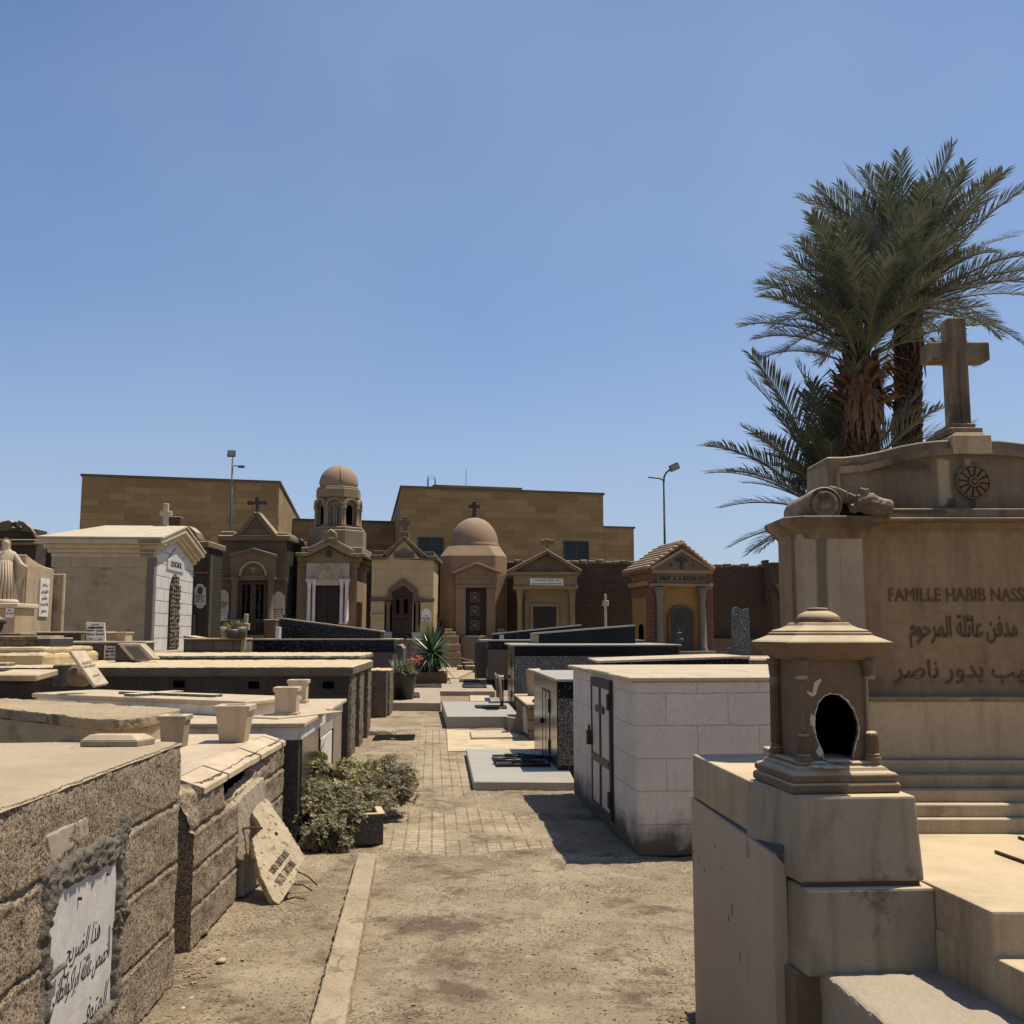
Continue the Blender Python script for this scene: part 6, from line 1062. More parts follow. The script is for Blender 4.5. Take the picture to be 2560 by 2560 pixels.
def debris():
    f = Fac(Z9, 44, 1070, 'broken_planks', 'broken planks and stone blocks piled by the podium of the domed mausoleum', 'debris'); m1 = MB(); f.box(m1, 980, 755, 1120, 785, 0, .8, zf=0); f.box(m1, 930, 795, 990, 822, -.6, .2, zf=0); f.box(m1, 1020, 795, 1160, 825, -.9, .2, zf=0); f.poly(m1, [(970, 695), (1120, 735), (1120, 742), (970, 703)], 0, .15); f.poly(m1, [(1125, 750), (1170, 738), (1170, 750), (1130, 760)], 0, .2); m1.build('pieces', M['limestone'], f.o, bev=.02)
debris()
# ------------------------------------------------------------------ block tomb with the cemented arabic plaque
def n2(x, y, z, s): return noise.noise(Vector((x, y, z))*s)
def frame_for(A, B, name, label, cat='tomb'):       # A far corner, B nearer point of a face looking towards +X
    d = (B-A); d.z = 0; d.normalize(); n = Vector((-d.y, d.x, 0)); n = n if n.x > 0 else -n
    rz = math.atan2(n.y, n.x); o = thing(name, label, cat, (A.x, A.y, 0), rz); Mi = Matrix.Rotation(-rz, 4, 'Z') @ Matrix.Translation(-Vector((A.x, A.y, 0)))
    def hit(px, off=0.0): q = Mi @ PL(px[0], px[1], Vector((A.x, A.y, 0))+n*off, n); return (q.y, q.z)
    return o, hit, n, Mi
def panel(o, name, y0, y1, z0, z1, st, fn, m):
    ny_, nz_ = int((y1-y0)/st)+1, int((z1-z0)/st)+1; vs_ = []; 
    for j in range(nz_+1):
        for i in range(ny_+1):
            y = y0+(y1-y0)*i/ny_; z = z0+(z1-z0)*j/nz_; r = fn(y, z); vs_.append(r if isinstance(r, tuple) else (r, y, z))
    k = ny_+1; fs_ = [(j*k+i, j*k+i+1, (j+1)*k+i+1, (j+1)*k+i) for j in range(nz_) for i in range(ny_)]
    return MB().add(vs_, fs_, True).build(name, M[m], o, fix=False)
def sdpoly(x, y, P_):
    d = 1e9; n = len(P_)
    for i in range(n):
        a, b = P_[i], P_[(i+1) % n]; ex, ey = b[0]-a[0], b[1]-a[1]; t = max(0, min(1, ((x-a[0])*ex+(y-a[1])*ey)/(ex*ex+ey*ey+1e-12))); d = min(d, math.hypot(x-a[0]-ex*t, y-a[1]-ey*t))
    return -d if inpoly(x, y, P_) else d
def blockface(rows, bw, y, z, lump=.009):
    d = lump*n2(y, z, 1, 9)+.004*n2(y, z, 5, 30)+.005*n2(y, z, 9, 62)
    for r_ in rows:
        w_ = .004*n2(y, r_, 3, 5)
        if abs(z-r_-w_) < .008: d -= .016
        elif -.03 < z-r_-w_ < -.008: d = .5*d+.003+.003*n2(y, z, 8, 12)
    i = max(0, sum(1 for r_ in rows if z > r_)); u = (y+i*.13) % bw
    if u < .007: d -= .010
    return d
def block_tomb():
    A = Vector((-1.555, 4.938, 0)); zt = 1.093; B = G(0, 2027, zt); o, hit, n, Mi = frame_for(A, B, 'tomb', 'nearest rough block tomb with arabic marble plaque smeared in dark cement', 'tomb')
    L_ = 3.0; Wd = 3.2; rows = [0.0, .26, .55, .82]
    pl_px = [(480, 800), (1010, 500), (1025, 640), (965, 1500), (960, 1960), (365, 1960), (425, 1500), (420, 1150)]
    P_ = [hit(ZA(*p)) for p in pl_px]; P_[4] = (P_[4][0], .22); P_[5] = (P_[5][0]-.02, .22)
    def f1(y, z):
        s = sdpoly(y, z, P_); d = blockface(rows, .44, y, z)
        if z > zt-.05: d -= ((z-zt+.05)/.05)**2*.010+.003*abs(n2(y, z, 3, 12))
        if s < .05: d = min(d, -.02)
        if y > -.03: d -= ((y+.03)/.03)**2*.02+.01*abs(n2(y, z, 2, 25))
        return d
    panel(o, 'block_face', -L_, 0, 0, zt, .0105, f1, 'concrete')
    bd = MB().box(-Wd, -L_, 0, -.026, -.0, zt-.012).build('wall', M['concrete'], o)
    def ftop(y, z): x = -z; return (x, y, zt+.004*n2(x, y, 3, 3)+.0015*n2(x, y, 7, 30)-(.008+.003*n2(x, y, 4, 9) if x > -.03 else 0))
    panel(o, 'top_slab', -L_, .0, .0, Wd, .05, ftop, 'concrete_top')
    e = MB().box(-Wd, -.0, 0, -.02, .012, zt-.01).build('end_face', M['concrete'], o)
    # plaque, slightly sunk in its bed, and the dark cement round it
    pm = MB().yz(P_, -.02, -.004).build('plaque', M['plaque'], o)
    ys_ = [p[0] for p in P_]; zs_ = [p[1] for p in P_]
    def f2(y, z):
        s = sdpoly(y, z, P_); w = .075+.08*n2(y, z, 31, 5)+(.05 if z > max(zs_)-.12 else 0)+.02*n2(y, z, 3, 17); edge = -.012+.016*n2(y, z, 40, 22)
        if s < edge or s > w: return -.03
        t = min(1, (s-edge)/.02, (w-s)/.03); return -.008+t*(.018+.024*abs(n2(y, z*.35, 11, 18))+.012*n2(y, z, 15, 50))
    panel(o, 'cement_bed', min(ys_)-.14, max(ys_)+.12, .0, max(zs_)+.16, .008, f2, 'cement')
    Q = [hit(ZA(*p)) for p in [(405, 300), (770, 130), (765, 310), (560, 480), (430, 580)]]
    def f3(y, z):
        s = sdpoly(y, z, Q); return -.03 if s > .0+.006*n2(y, z, 2, 25) else .001+.003*n2(y, z, 9, 25)
    panel(o, 'cement_patch', min(q[0] for q in Q)-.02, max(q[0] for q in Q)+.02, min(q[1] for q in Q)-.02, max(q[1] for q in Q)+.02, .008, f3, 'slab_grey')
    for t_, a, b_, h in (('هذا الضريح', (872, 1100), (575, 1430), .115), ('خصص عائلة ابراكوانطاني', (940, 1290), (440, 1800), .12), ('المتوفى', (925, 1660), (690, 1950), .11)):
        ya, za = hit(ZA(*a)); yb, zb_ = hit(ZA(*b_)); zc = (za+zb_)/2; lettering(t_, abs(ya-yb), h, .002, M['ink'], pm, None, M=Matrix.Translation((-.003, (ya+yb)/2, zc)) @ FACE, shear=.35, bold=-.014)
    for px, r_ in (((685, 850), .006), ((925, 640), .004)):
        y, z = hit(ZA(*px)); k = MB().lathe([(r_, 0), (r_, .012)], 8, (0, 0, 0)).build('bolt', M['rust'], pm, loc=(-.004, y, z), rot=(0, R(90), 0))
    for pts in ([(1040, 950), (1085, 960), (1075, 1080), (1040, 1120)], [(1010, 960), (1015, 1060), (1000, 1130)], [(560, 1425), (480, 1450), (440, 1560), (450, 1620)]):
        q = [hit(ZA(*p), .02) for p in pts]; MB().tube([(.02+.015*math.sin(i*2), y, z) for i, (y, z) in enumerate(q)], .010, 8).build('bent_wire', M['cement'], o, weather=(.004, .004, .02))
    # bevelled marble offcut lying on it
    a, b_, c = G(*Z5(480, 888), zt), G(*Z5(828, 888), zt), G(*Z5(955, 860), zt); w = (b_-a).length; dp = .12; q = thing('marble_offcut', 'grey chamfered marble offcut lying on the nearest block tomb', 'marble block', (a.x, a.y, zt), math.atan2(b_.y-a.y, b_.x-a.x))
    m1 = MB(); m1.hexa([(0, 0, .002), (w, 0, .002), (w+.04, dp, .002), (.03, dp, .002)], [(0, 0, .028), (w, 0, .028), (w+.04, dp, .028), (.03, dp, .028)]); m1.hexa([(0, 0, .0282), (w, 0, .0282), (w+.04, dp, .0282), (.03, dp, .0282)], [(.03, .025, .052), (w-.035, .025, .052), (w-.0, dp-.02, .052), (.05, dp-.02, .052)]); m1.build('block', M['marble_dirty'], q, bev=.003)
block_tomb()
def broken_tomb():
    A = Vector((-1.725, 7.912, 0)); B = Vector((-1.625, 5.39, 0)); zt = .85; o, hit, n, Mi = frame_for(A, B, 'tomb', 'broken block tomb with a dark hole in its side and sloped marble edging'); L_ = (B-A).length; rows = [0, .2, .4, .6]
    hole = [hit(ZS(*p)) for p in [(58, 430), (70, 600), (120, 680), (190, 600), (300, 480), (390, 400), (410, 300), (520, 215), (510, 160), (420, 200), (330, 230), (200, 330)]]
    def f1(y, z):
        s = sdpoly(y, z, hole)+.012*n2(y, z, 3, 18); d = blockface(rows, .40, y, z, .014)
        if s < 0: d = -.14
        elif s < .05: d -= (1-s/.05)*.03
        c = (y+L_)+(zt-z)*.9                       # near upper corner knocked off
        if c < .24: d -= (.24-c)*.55+.03*abs(n2(y, z, 1, 12))
        if z > zt-.06: d -= .012+.01*abs(n2(y, z, 6, 20))
        return d
    panel(o, 'block_face', -L_, 0, 0, zt-.03, .012, f1, 'concrete')
    MB().box(-.16, -1.95, .52, -.085, -.56, .79).build('hole_shade_block', M['black'], o)  # solid black block just behind the face paints the darkness of the hole
    b = MB(); b.box(-1.5, -L_+.13, 0, -.17, -.02, zt-.04); b.box(-.34, -L_+.2, 0, -.03, -L_+.3, .5); b.build('wall', M['concrete'], o)
    def f2(y, z): x = -z; return (x, -L_+.0+.03*n2(x, 1, y, 9)+(.10*abs(n2(x, y, 2, 8))+.05 if y > .55 else 0), y)
    ny_ = 40; vs_ = []; 
    for j in range(41):
        for i in range(41):
            z = (zt-.05)*j/40; x = -1.5*i/40; k = .02*n2(x, z, 1, 12)+.008*n2(x, z, 1, 40)+(max(0, z-.52)*.5 if x > -.5 else 0)+(.02 if abs(z-.3) < .008 else 0); vs_.append((x, -L_+k, z))
    MB().add(vs_, [(j*41+i+1, j*41+i, (j+1)*41+i, (j+1)*41+i+1) for j in range(40) for i in range(40)], True).build('end_face', M['concrete'], o, fix=False)
    MB().box(-1.5, -L_+.06, zt-.028, -.14, -.02, zt).build('top_slab', M['marble'], o, bev=.004)
    rr = random.Random(4); y = -L_+.14
    while y < -.15:
        l = rr.uniform(.22, .42); y2 = min(y+l, -.05); dz = rr.uniform(-.006, .004); dx = rr.uniform(-.008, .012); m1 = MB(); x0, x1 = -.135, .012+dx
        m1.hexa([(x0, y, zt-.045+dz), (x1, y, zt-.085+dz), (x1, y2-.006, zt-.085+dz), (x0, y2-.006, zt-.045+dz)], [(x0, y, zt+.001+dz), (x1, y, zt-.05+dz), (x1, y2-.006, zt-.05+dz), (x0, y2-.006, zt+.001+dz)]); m1.build('edge_tile', M['marble'], o, bev=.003); y = y2
    return zt
ZT2 = broken_tomb()
planter('planter', 'large tapered marble planter with grey veins standing on the broken block tomb', Z5(1397, 862), ZT2, .225, .168, .225, 'marble', rim=.03)
planter('planter', 'smaller brownish planter half hidden behind the nearest block tomb', Z5(1035, 892), ZT2, .165, .14, .185, 'marble_dirty', rim=.025)
def thick_slab_tomb():
    z = 1.03; P_ = [G(*Z5(*p), z) for p in [(-150, 640), (250, 680), (560, 716), (720, 722), (860, 712), (1085, 664), (1090, 652), (700, 632), (-150, 584)]]; c = P_[3].copy(); c.z = 0
    o = thing('tomb', 'low tomb under a thick weathered slab with rounded broken corner', 'tomb', c); q = [(p.x-c.x, p.y-c.y) for p in P_]; MB().prism(q, z-.075, z).build('slab', M['weathered_slab'], o, weather=(.013, .024, .11))
    cx = sum(p[0] for p in q)/len(q); cy = sum(p[1] for p in q)/len(q); MB().prism([(cx+(p[0]-cx)*.97, cy+(p[1]-cy)*.9) for p in q], 0, z-.08).build('body', M['tan_plaster'], o)
    p = G(*Z5(905, 770), .80); m1 = MB(); m1.box(-.5, -.12, 0, .12, .5, .14); m1.build('rubble_block', M['dark_stone'], o, loc=(p.x-c.x, p.y-c.y, .80), weather=(.016, .04, .1))
thick_slab_tomb()
# kerb
slab('kerb', 'long pale concrete kerb stone set in the dirt along the path', 'kerb', [(762, 2600), (855, 2600), (941, 2133), (894, 2133)], .07, .12, 'kerb', weather=(.010, .018, .07))
# loose concrete and marble slabs leaning on the broken tomb
def plate(name, label, cat, px, p0, n, th, m, weather=None, bev=0):
    n = n.normalized(); up = Vector((0, 0, 1)); ex = up.cross(n).normalized(); ey = n.cross(ex); pts = [PL(*p, p0, n) for p in px]; Mw = Matrix(((ex.x, ey.x, n.x, p0.x), (ex.y, ey.y, n.y, p0.y), (ex.z, ey.z, n.z, p0.z), (0, 0, 0, 1))); Mi = Mw.inverted()
    o = bpy.data.objects.new(name, None); COL.objects.link(o); o.matrix_world = Mw; tag(o, label, cat); l = [Mi @ p for p in pts]
    s_ = MB().prism([(p.x, p.y) for p in l], -th, 0).build('slab', M[m], o, weather=weather, bev=bev); return o, s_, Mi, n
p0 = G(*ZS(215, 1700))+Vector((.03, 0, 0)); nn = Vector((.985, -.10, .05))
o1, s1, Mi1, n_ = plate('concrete_slab', 'broken grey concrete slab standing against the holed block tomb', 'concrete slab', [ZS(*p) for p in [(190, 680), (250, 600), (330, 530), (420, 440), (475, 395), (488, 620), (470, 1000), (480, 1500), (250, 1690), (255, 1300), (190, 1280), (195, 1040), (190, 900)]], p0, nn, .055, 'slab_grey', weather=(.010, .010, .05))
p0 = G(*ZS(625, 1790)); nn = Vector((.60, -.50, .62))
o2, s2, Mi2, n_ = plate('inscribed_slab', 'broken pale marble slab with greek writing tilted on rusty bars', 'marble slab', [ZS(*p) for p in [(495, 620), (560, 680), (590, 750), (700, 900), (800, 1060), (912, 1250), (900, 1310), (850, 1390), (820, 1440), (800, 1530), (715, 1660), (640, 1770), (560, 1720), (470, 1530), (440, 1470), (400, 1330), (365, 1180), (345, 1060), (450, 950), (400, 860), (340, 785), (400, 690)]], p0, nn, .045, 'marble_old', weather=(.0085, .007, .05))
for t_, a, b_, h in (('ΤΑΦΟΣ ΟΙΚΟΓΕΝΕΙΑΣ', (545, 1425), (722, 1200), .045), ('ΝΑΤΖΗ  ΓΑΡΟΥΦΑ', (615, 1545), (785, 1310), .055)):
    A_, B_ = Mi2 @ PL(*ZS(*a), p0, nn.normalized()), Mi2 @ PL(*ZS(*b_), p0, nn.normalized()); d = B_-A_; an = math.atan2(d.y, d.x); c = (A_+B_)/2; lettering(t_, d.length, h, .002, M['ink_brown'], s2, None, M=Matrix.Translation((c.x, c.y, .0025)) @ Matrix.Rotation(an, 4, 'Z'))
y_ = Mi2 @ PL(*ZS(605, 1005), p0, nn.normalized()); MB().lathe([(.012, 0), (.012, .003)], 12).build('bolt_hole', M['rust'], s2, loc=(y_.x, y_.y, 0))
for i, (a, b_) in enumerate((((850, 1395), (1042, 1612)), ((790, 1525), (988, 1668)), ((708, 1705), (905, 1762)))):
    A_ = PL(*ZS(*a), p0, nn.normalized())-nn.normalized()*.02; B_ = G(*ZS(*b_)); B_.z = .03; w = Mi2 @ A_; v = Mi2 @ B_; m_ = (w+v)/2+Vector((0, .01, .01)); MB().tube([w, m_, v], .0045, 6).build('rusty_bar', M['rust'], o2)
w = Mi2 @ PL(*ZS(455, 945), p0, nn.normalized()); v = Mi2 @ PL(*ZS(150, 970), G(*ZS(215, 1715)), Vector((1, 0, .1)).normalized()); MB().tube([w, (w+v)/2+Vector((0, .01, 0)), v], .007, 6).build('rusty_bar', M['rust'], o2)
b_ = G(*ZK(870, 900)); m1 = MB(); m1.hexa([(-.06, -.09, 0), (.07, -.1, 0), (.08, .1, 0), (-.06, .1, 0)], [(-.04, -.08, .07), (.05, -.08, .055), (.07, .1, .08), (-.05, .09, .09)]); q = m1.build('rubble', M['limestone'], loc=b_, weather=(.009, .015, .05)); tag(q, 'flat topped lump of rubble wedged between the two near block tombs', 'rubble')
# ------------------------------------------------------------------ shrub in its granite bed
def shrub():
    a = G(958, 2111); b_ = G(775, 2119); rz = math.atan2(a.y-b_.y, a.x-b_.x); w = (a-b_).length; o = thing('planter_bed', 'dark granite edged planting bed at the foot of the marble topped tomb', 'planting bed', (b_.x, b_.y, 0), rz); h = .215; dp = 2.4
    m1 = MB(); m1.box(0, 0, 0, w, .035, h); m1.box(w-.035, .035, 0, w, dp, h); m1.box(0, .035, 0, .03, dp, h); m1.box(.03, dp-.03, 0, w-.035, dp, h); m1.build('edging', M['granite_dark'], o, bev=.004); m1 = MB(); m1.box(-.005, -.008, h, w+.012, .045, h+.018); m1.box(w-.045, .045, h, w+.012, dp, h+.018); m1.build('edging_cap', M['lantern'], o, bev=.004)
    m1 = MB(); m1.box(.03, .035, 0, w-.035, dp-.03, h-.03); m1.build('soil', M['mud_brick'], o)
    s = thing('shrub', 'sprawling dusty green shrub with half dry twigs spilling over its granite bed', 'shrub', (b_.x+.3, b_.y+.5, 0))
    O_ = Vector((b_.x+.3, b_.y+.5, 0)); blobs = []
    for (x, y, Y, r) in [(800, 2050, 7.95, .15), (778, 2100, 7.9, .10), (840, 2045, 8.15, .17), (795, 1995, 8.3, .15), (860, 2005, 8.4, .17), (905, 2005, 8.7, .15), (850, 1960, 8.9, .15), (900, 1965, 9.1, .16), (945, 1985, 9.0, .15), (985, 1975, 9.2, .15), (1005, 1945, 9.5, .14), (960, 1940, 9.7, .16), (920, 1925, 9.9, .13), (800, 1930, 8.9, .10), (795, 1895, 9.0, .06), (1015, 1985, 9.1, .10), (880, 2035, 8.3, .12), (790, 1965, 8.6, .10), (980, 1915, 10.2, .12), (830, 2085, 7.98, .10), (1000, 1965, 9.3, .11), (870, 1925, 9.5, .11), (790, 2085, 7.85, .13), (835, 2075, 7.9, .12), (875, 2045, 8.05, .11), (930, 2010, 8.5, .12), (900, 2030, 8.2, .10), (850, 2110, 7.85, .08), (955, 2005, 8.8, .12)]:
        p = D(x, y, Y)-O_; p.z = max(p.z, .03); blobs.append((p, r))
    rr = random.Random(11)
    def rosettes(cnt, fnm, m, sel, size):
        lf = MB()
        for i in range(cnt):
            p, r = blobs[rr.choice(sel)]; d = Vector((rr.gauss(0, 1), rr.gauss(0, 1), rr.gauss(0, 1)+.25)).normalized(); rad = r*(.55+.5*rr.random()); q = p+Vector((d.x*rad*1.15, d.y*rad*1.2, d.z*rad*.9)); 
            if n2(q.x, q.y, q.z, 7) < -.12 or q.z < .01: continue
            k = rr.randint(4, 7); ax = (d+Vector((rr.uniform(-.5, .5), rr.uniform(-.5, .5), .5))).normalized(); t = ax.orthogonal().normalized(); b = ax.cross(t)
            for j in range(k):
                a_ = j*6.28/k+rr.random(); L_ = size*rr.uniform(.7, 1.3); u = (t*math.cos(a_)+b*math.sin(a_))*.8+ax*rr.uniform(.1, .6); u.normalize(); sd = u.cross(ax).normalized()*L_*.24; tip = q+u*L_; mid = q+u*L_*.55+ax*L_*.05; lf.add([q, mid+sd, tip, mid-sd], [(0, 1, 2, 3)])
        lf.build(fnm, m, s, fix=False)
    al = list(range(len(blobs))); rosettes(7000, 'leaves', M['shrub_leaf'], al, .026); rosettes(1300, 'fresh_leaves', M['shrub_lime'], [12, 7, 6, 13, 21, 14, 4], .028); rosettes(3600, 'dry_leaves', M['twig'], [5, 8, 9, 10, 4, 7, 15, 16, 20, 18, 6, 13, 21], .018)
    tw = MB()
    for i in range(520):
        p, r = blobs[rr.choice(al)]; a_ = rr.random()*6.28; e = rr.uniform(-.2, 1.3); d = Vector((math.cos(a_)*math.cos(e), math.sin(a_)*math.cos(e), math.sin(e))); st = p*.5+Vector((p.x*.5, p.y*.5, max(0, p.z-r)*.3)); st = p-Vector((0, 0, r*.6)); m_ = st+d*r*.6; en = st+d*r*rr.uniform(1.1, 1.55)+Vector((rr.uniform(-.03, .03),)*3); tw.tube([st, m_, en], [.004, .003, .0012], 4)
    p = D(812, 1925, 8.9)-O_; tw.tube([p, D(800, 1880, 8.8)-O_, D(816, 1845, 8.8)-O_], [.005, .004, .002], 5); tw.tube([D(800, 1880, 8.8)-O_, D(808, 1862, 8.75)-O_, D(812, 1872, 8.7)-O_], [.003, .002, .001], 4)
    tw.build('twigs', M['twig'], s)
    for px, lb in (((988, 2040), 'white scrap of stone at the edge of the shrub bed, nearer one'), ((997, 1994), 'white scrap of stone under the right side of the shrub')):
        p = G(*px); k = MB(); pebble(k, 0, 0, .045, 0, .7); t = k.build('stone', M['plaster'], loc=p); tag(t, lb, 'stone')
shrub()
# ------------------------------------------------------------------ yucca and flower pot
def yucca():
    c = G(*Z9(550, 1010), .155); o = thing('planter_box', 'low brown brick box holding the yucca', 'planter', (c.x, c.y, .155), .05); w = .62; m1 = MB(); m1.box(-w, 0, 0, w, .08, .33); m1.box(-w, 1.1, 0, w, 1.2, .33); m1.box(-w, .08, 0, -w+.08, 1.1, .33); m1.box(w-.08, .08, 0, w, 1.1, .33); m1.build('brick_edge', M['trim_brown'], o, bev=.01); MB().box(-w+.08, .08, 0, w-.08, 1.1, .26).build('soil', M['mud_brick'], o)
    s = thing('yucca', 'spiky green yucca on a bare trunk in the brick box', 'yucca', (c.x+.12, c.y+.5, .4)); Y = c.y+.5; zt = D(*Z9(558, 640), Y).z-.4; MB().tube([(0, 0, 0), (.02, 0, zt*.5), (0, 0, zt)], [.11, .09, .08], 10).build('trunk', M['tan_plaster'], s); rr = random.Random(2)
    def head(nm, c0, n, L0, lo, hi, wd):
        lf = MB()
        for i in range(n):
            a = i*2.4+rr.random()*.5; e = lo+(hi-lo)*(rr.random()**1.2); L_ = L0*rr.uniform(.75, 1.1); d = Vector((math.cos(a)*math.cos(e), math.sin(a)*math.cos(e), math.sin(e))); sd = d.cross(Vector((0, 0, 1))).normalized()*wd; b = Vector(c0); dr = max(0, .5-e)*.18*L_; up = d.cross(sd).normalized()*-wd*.5
            P1 = b+d*L_*.4; P2 = b+d*L_*.75-Vector((0, 0, dr*.4)); T = b+d*L_-Vector((0, 0, dr)); lf.add([b-sd*.5, b+sd*.5, P1+sd, P1-sd, P2+sd*.7, P2-sd*.7, T, P1+up], [(0, 1, 2, 7), (0, 7, 3), (3, 7, 2, 4, 5), (5, 4, 6)])
        lf.build(nm, M['yucca'], s, fix=False)
    head('crown', (0, 0, zt), 200, .98, -.5, 1.35, .026); head('side_shoots', (.08, .1, .05), 70, .75, -.1, 1.2, .022); head('side_shoots', (-.22, -.05, .0), 50, .6, 0, 1.2, .02)
    fl = MB()
    for i in range(14):
        a = rr.random()*6.28; fl.tube([(.1, 0, .1), (.1+.3*math.cos(a), .3*math.sin(a), .25), (.1+.62*math.cos(a), .5*math.sin(a), -.1)], [.012, .01, .004], 4)
    fl.build('dry_leaves', M['limestone_clean'], s)
    c = G(*Z9(278, 1198), .17); o = thing('flower_pot', 'black plastic pot with grassy leaves and red flowers on the concrete platform', 'potted plant', c); m1 = MB(); r = .30; m1.lathe([(r*.74, 0), (r*.95, .5), (r, .52), (r, .56), (r*.92, .56), (r*.9, .5)], 24); m1.build('pot', M['pot_black'], o); MB().lathe([(r*.9, .49), (.01, .5)], 20).build('soil', M['mud_brick'], o); lf = MB()
    for i in range(330):
        a = rr.random()*6.28; e = rr.uniform(.35, 1.5); L_ = rr.uniform(.25, .52); d = Vector((math.cos(a)*math.cos(e), math.sin(a)*math.cos(e), math.sin(e))); b = Vector((rr.uniform(-.2, .2), rr.uniform(-.2, .2), .5)); sd = d.cross(Vector((0, 0, 1))).normalized()*.012; T = b+d*L_-Vector((0, 0, .25*L_*(1.5-e))); P1 = b+d*L_*.6; lf.add([b-sd, b+sd, P1+sd, P1-sd, T], [(0, 1, 2, 3), (3, 2, 4)])
    lf.build('leaves', M['grass_leaf'], o, fix=False); fl = MB()
    for k in range(16):
        p = Vector((rr.uniform(.12, .42), rr.uniform(-.3, .1), rr.uniform(.78, 1.0)))
        for j in range(9): d = Vector((rr.gauss(0, 1), rr.gauss(0, 1), rr.gauss(0, 1))).normalized(); t = d.orthogonal().normalized()*.014; fl.add([p, p+d*.035+t, p+d*.05, p+d*.035-t], [(0, 1, 2, 3)])
    fl.build('flowers', M['flower'], o, fix=False)
yucca()
# ------------------------------------------------------------------ the large monument on the right
def sq(mb, prof, cx=0, cy=0, k=1.0, r=0):
    n = len(prof); vs_ = []
    for (h, z) in prof: vs_ += [(cx-h, cy-h, z), (cx+h, cy-h, z), (cx+h, cy+h, z), (cx-h, cy+h, z)]
    fs_ = [(0, 3, 2, 1)]+[(4*j+i, 4*j+(i+1) % 4, 4*j+4+(i+1) % 4, 4*j+4+i) for j in range(n-1) for i in range(4)]+[tuple(4*(n-1)+i for i in range(4))]
    return mb.add(vs_, fs_)
def monument():
    zp = .855; Y0 = G(2400, 2084, zp).y; cxm = D(2434, 1500, Y0+.35).x
    o = thing('family_monument', 'large limestone family monument with inscribed panel, scrolls and stone cross on top', 'monument', (cxm, Y0, 0)); XW = 1.9
    f = Fac(ZM, Y0, 0, None, None); 
    def P_(x, y, dy=0): a = D(*ZM(x, y), Y0+dy); return (a.x-cxm, a.z)
    xl = P_(905, 1600, .2)[0]-.02
    XX = -P_(400, 1200, .2)[0]+.012
    DK, DK2, LT = (.075, .058, .043, 1), (.11, .085, .06, 1), (.42, .35, .25, 1)
    def st_(x0, y0, x1, y1, c, s): a_, b_ = P_(x0, y0, .2), P_(x1, y1, .2); return (a_[0], b_[0], b_[1], a_[1], c, s)
    MP = mat('pilaster_marble', (.30, .255, .195, 1), (.40, .34, .26, 1), 3, .6, .2, 60, .10, streak=.4, streakc=(.17, .13, .095, 1), stains=[st_(518, 780, 636, 1420, DK2, .009), st_(690, 780, 716, 1300, DK2, .006), st_(560, 780, 600, 1800, DK, .008)])
    MA = mat('attic_limestone', (.15, .118, .086, 1), (.25, .20, .145, 1), 2.6, .85, .45, 60, .14, streak=.7, streakc=(.085, .065, .05, 1), dust=(PALE, .4), stains=[st_(1408, 228, 1532, 560, LT, .014), st_(1600, 228, 1662, 300, LT, .01), st_(585, 262, 660, 520, (.34, .28, .20, 1), .012), st_(1475, 500, 1560, 610, DK, .01), st_(1630, 500, 1700, 610, DK, .01), st_(980, 590, 1440, 640, DK, .008), st_(700, 235, 1380, 330, DK, .02)])
    MN = mat('inscription_stone', (.235, .168, .10, 1), (.32, .24, .155, 1), 1.8, .85, .45, 30, .14, streak=.45, streakc=(.12, .088, .06, 1), crack=1.3, patch=((.16, .105, .058, 1), 2.5, .60), stains=[st_(900, 1740, 2300, 1840, (.11, .095, .082, 1), .045), st_(1000, 700, 2300, 760, (.15, .10, .06, 1), .03)])
    # moulded courses at the foot of the panel
    ys_ = [2084, 2047, 2043, 2011, 2006, 1976, 1970, 1940, 1934, 1902]; z = zp; Y = Y0; st = MB(); k = 0
    for i in range(0, 10, 2):
        b = G(2450, ys_[i], z) if i else Vector((0, Y0, 0)); Y = b.y; zt = D(2450, ys_[i+1], Y).z; 
        c = MB().box(xl-.5+.02*k, Y-Y0, zp if i else 0, XX+.4, 1.2, zt); c.build('foot_course', M['limestone_clean'], o, bev=.006, seg=2) if 0 else st.box(-XX-.02, Y-Y0, z-.001 if i else 0, XX+.02, .75, zt); z = zt; k += 1
    st.build('foot_courses', M['limestone_clean'], o, bev=.004); zb = z; yb = Y-Y0+.04
    zpl = D(2450, 1744, Y0+yb).z; pl = MB(); pl.box(-XX, yb, zb, XX, yb+.30, zpl-.012); pb = pl.build('plinth', M['limestone_clean'], o, bev=.005); pl = MB(); pl.box(-XX, yb-.012, zpl-.012, XX, yb+.04, zpl); pl.build('plinth_ledge', M['limestone'], pb, bev=.003)
    yp = yb+.045; zl = P_(1200, 692, yp)[1]; pn = MB().box(-XX+.012, yp, zpl, XX-.012, yp+.2, zl).build('inscription_panel', MN, o)
    # lettering
    a = P_(1012, 1190, yp); lx0, lx1 = a[0], P_(1932, 1190, yp)[0]; za, zb2 = P_(1400, 1145, yp)[1], P_(1400, 1235, yp)[1]
    wtot = (lx1-lx0)/ (17.55/20.0); lettering('FAMILLE HABIB NASSER', wtot*.985, za-zb2, .006, M['carved'], pn, (lx0+wtot*.985/2, yp-.002, (za+zb2)/2))
    x1 = P_(1888, 1450, yp)[0]; x0 = P_(1155, 1450, yp)[0]; z1, z0 = P_(0, 1325, yp)[1], P_(0, 1555, yp)[1]; lettering('مدفن عائلة المرحوم', x1-x0, z1-z0, .006, M['carved'], pn, ((x0+x1)/2, yp-.002, (z0+z1)/2), bold=.012)
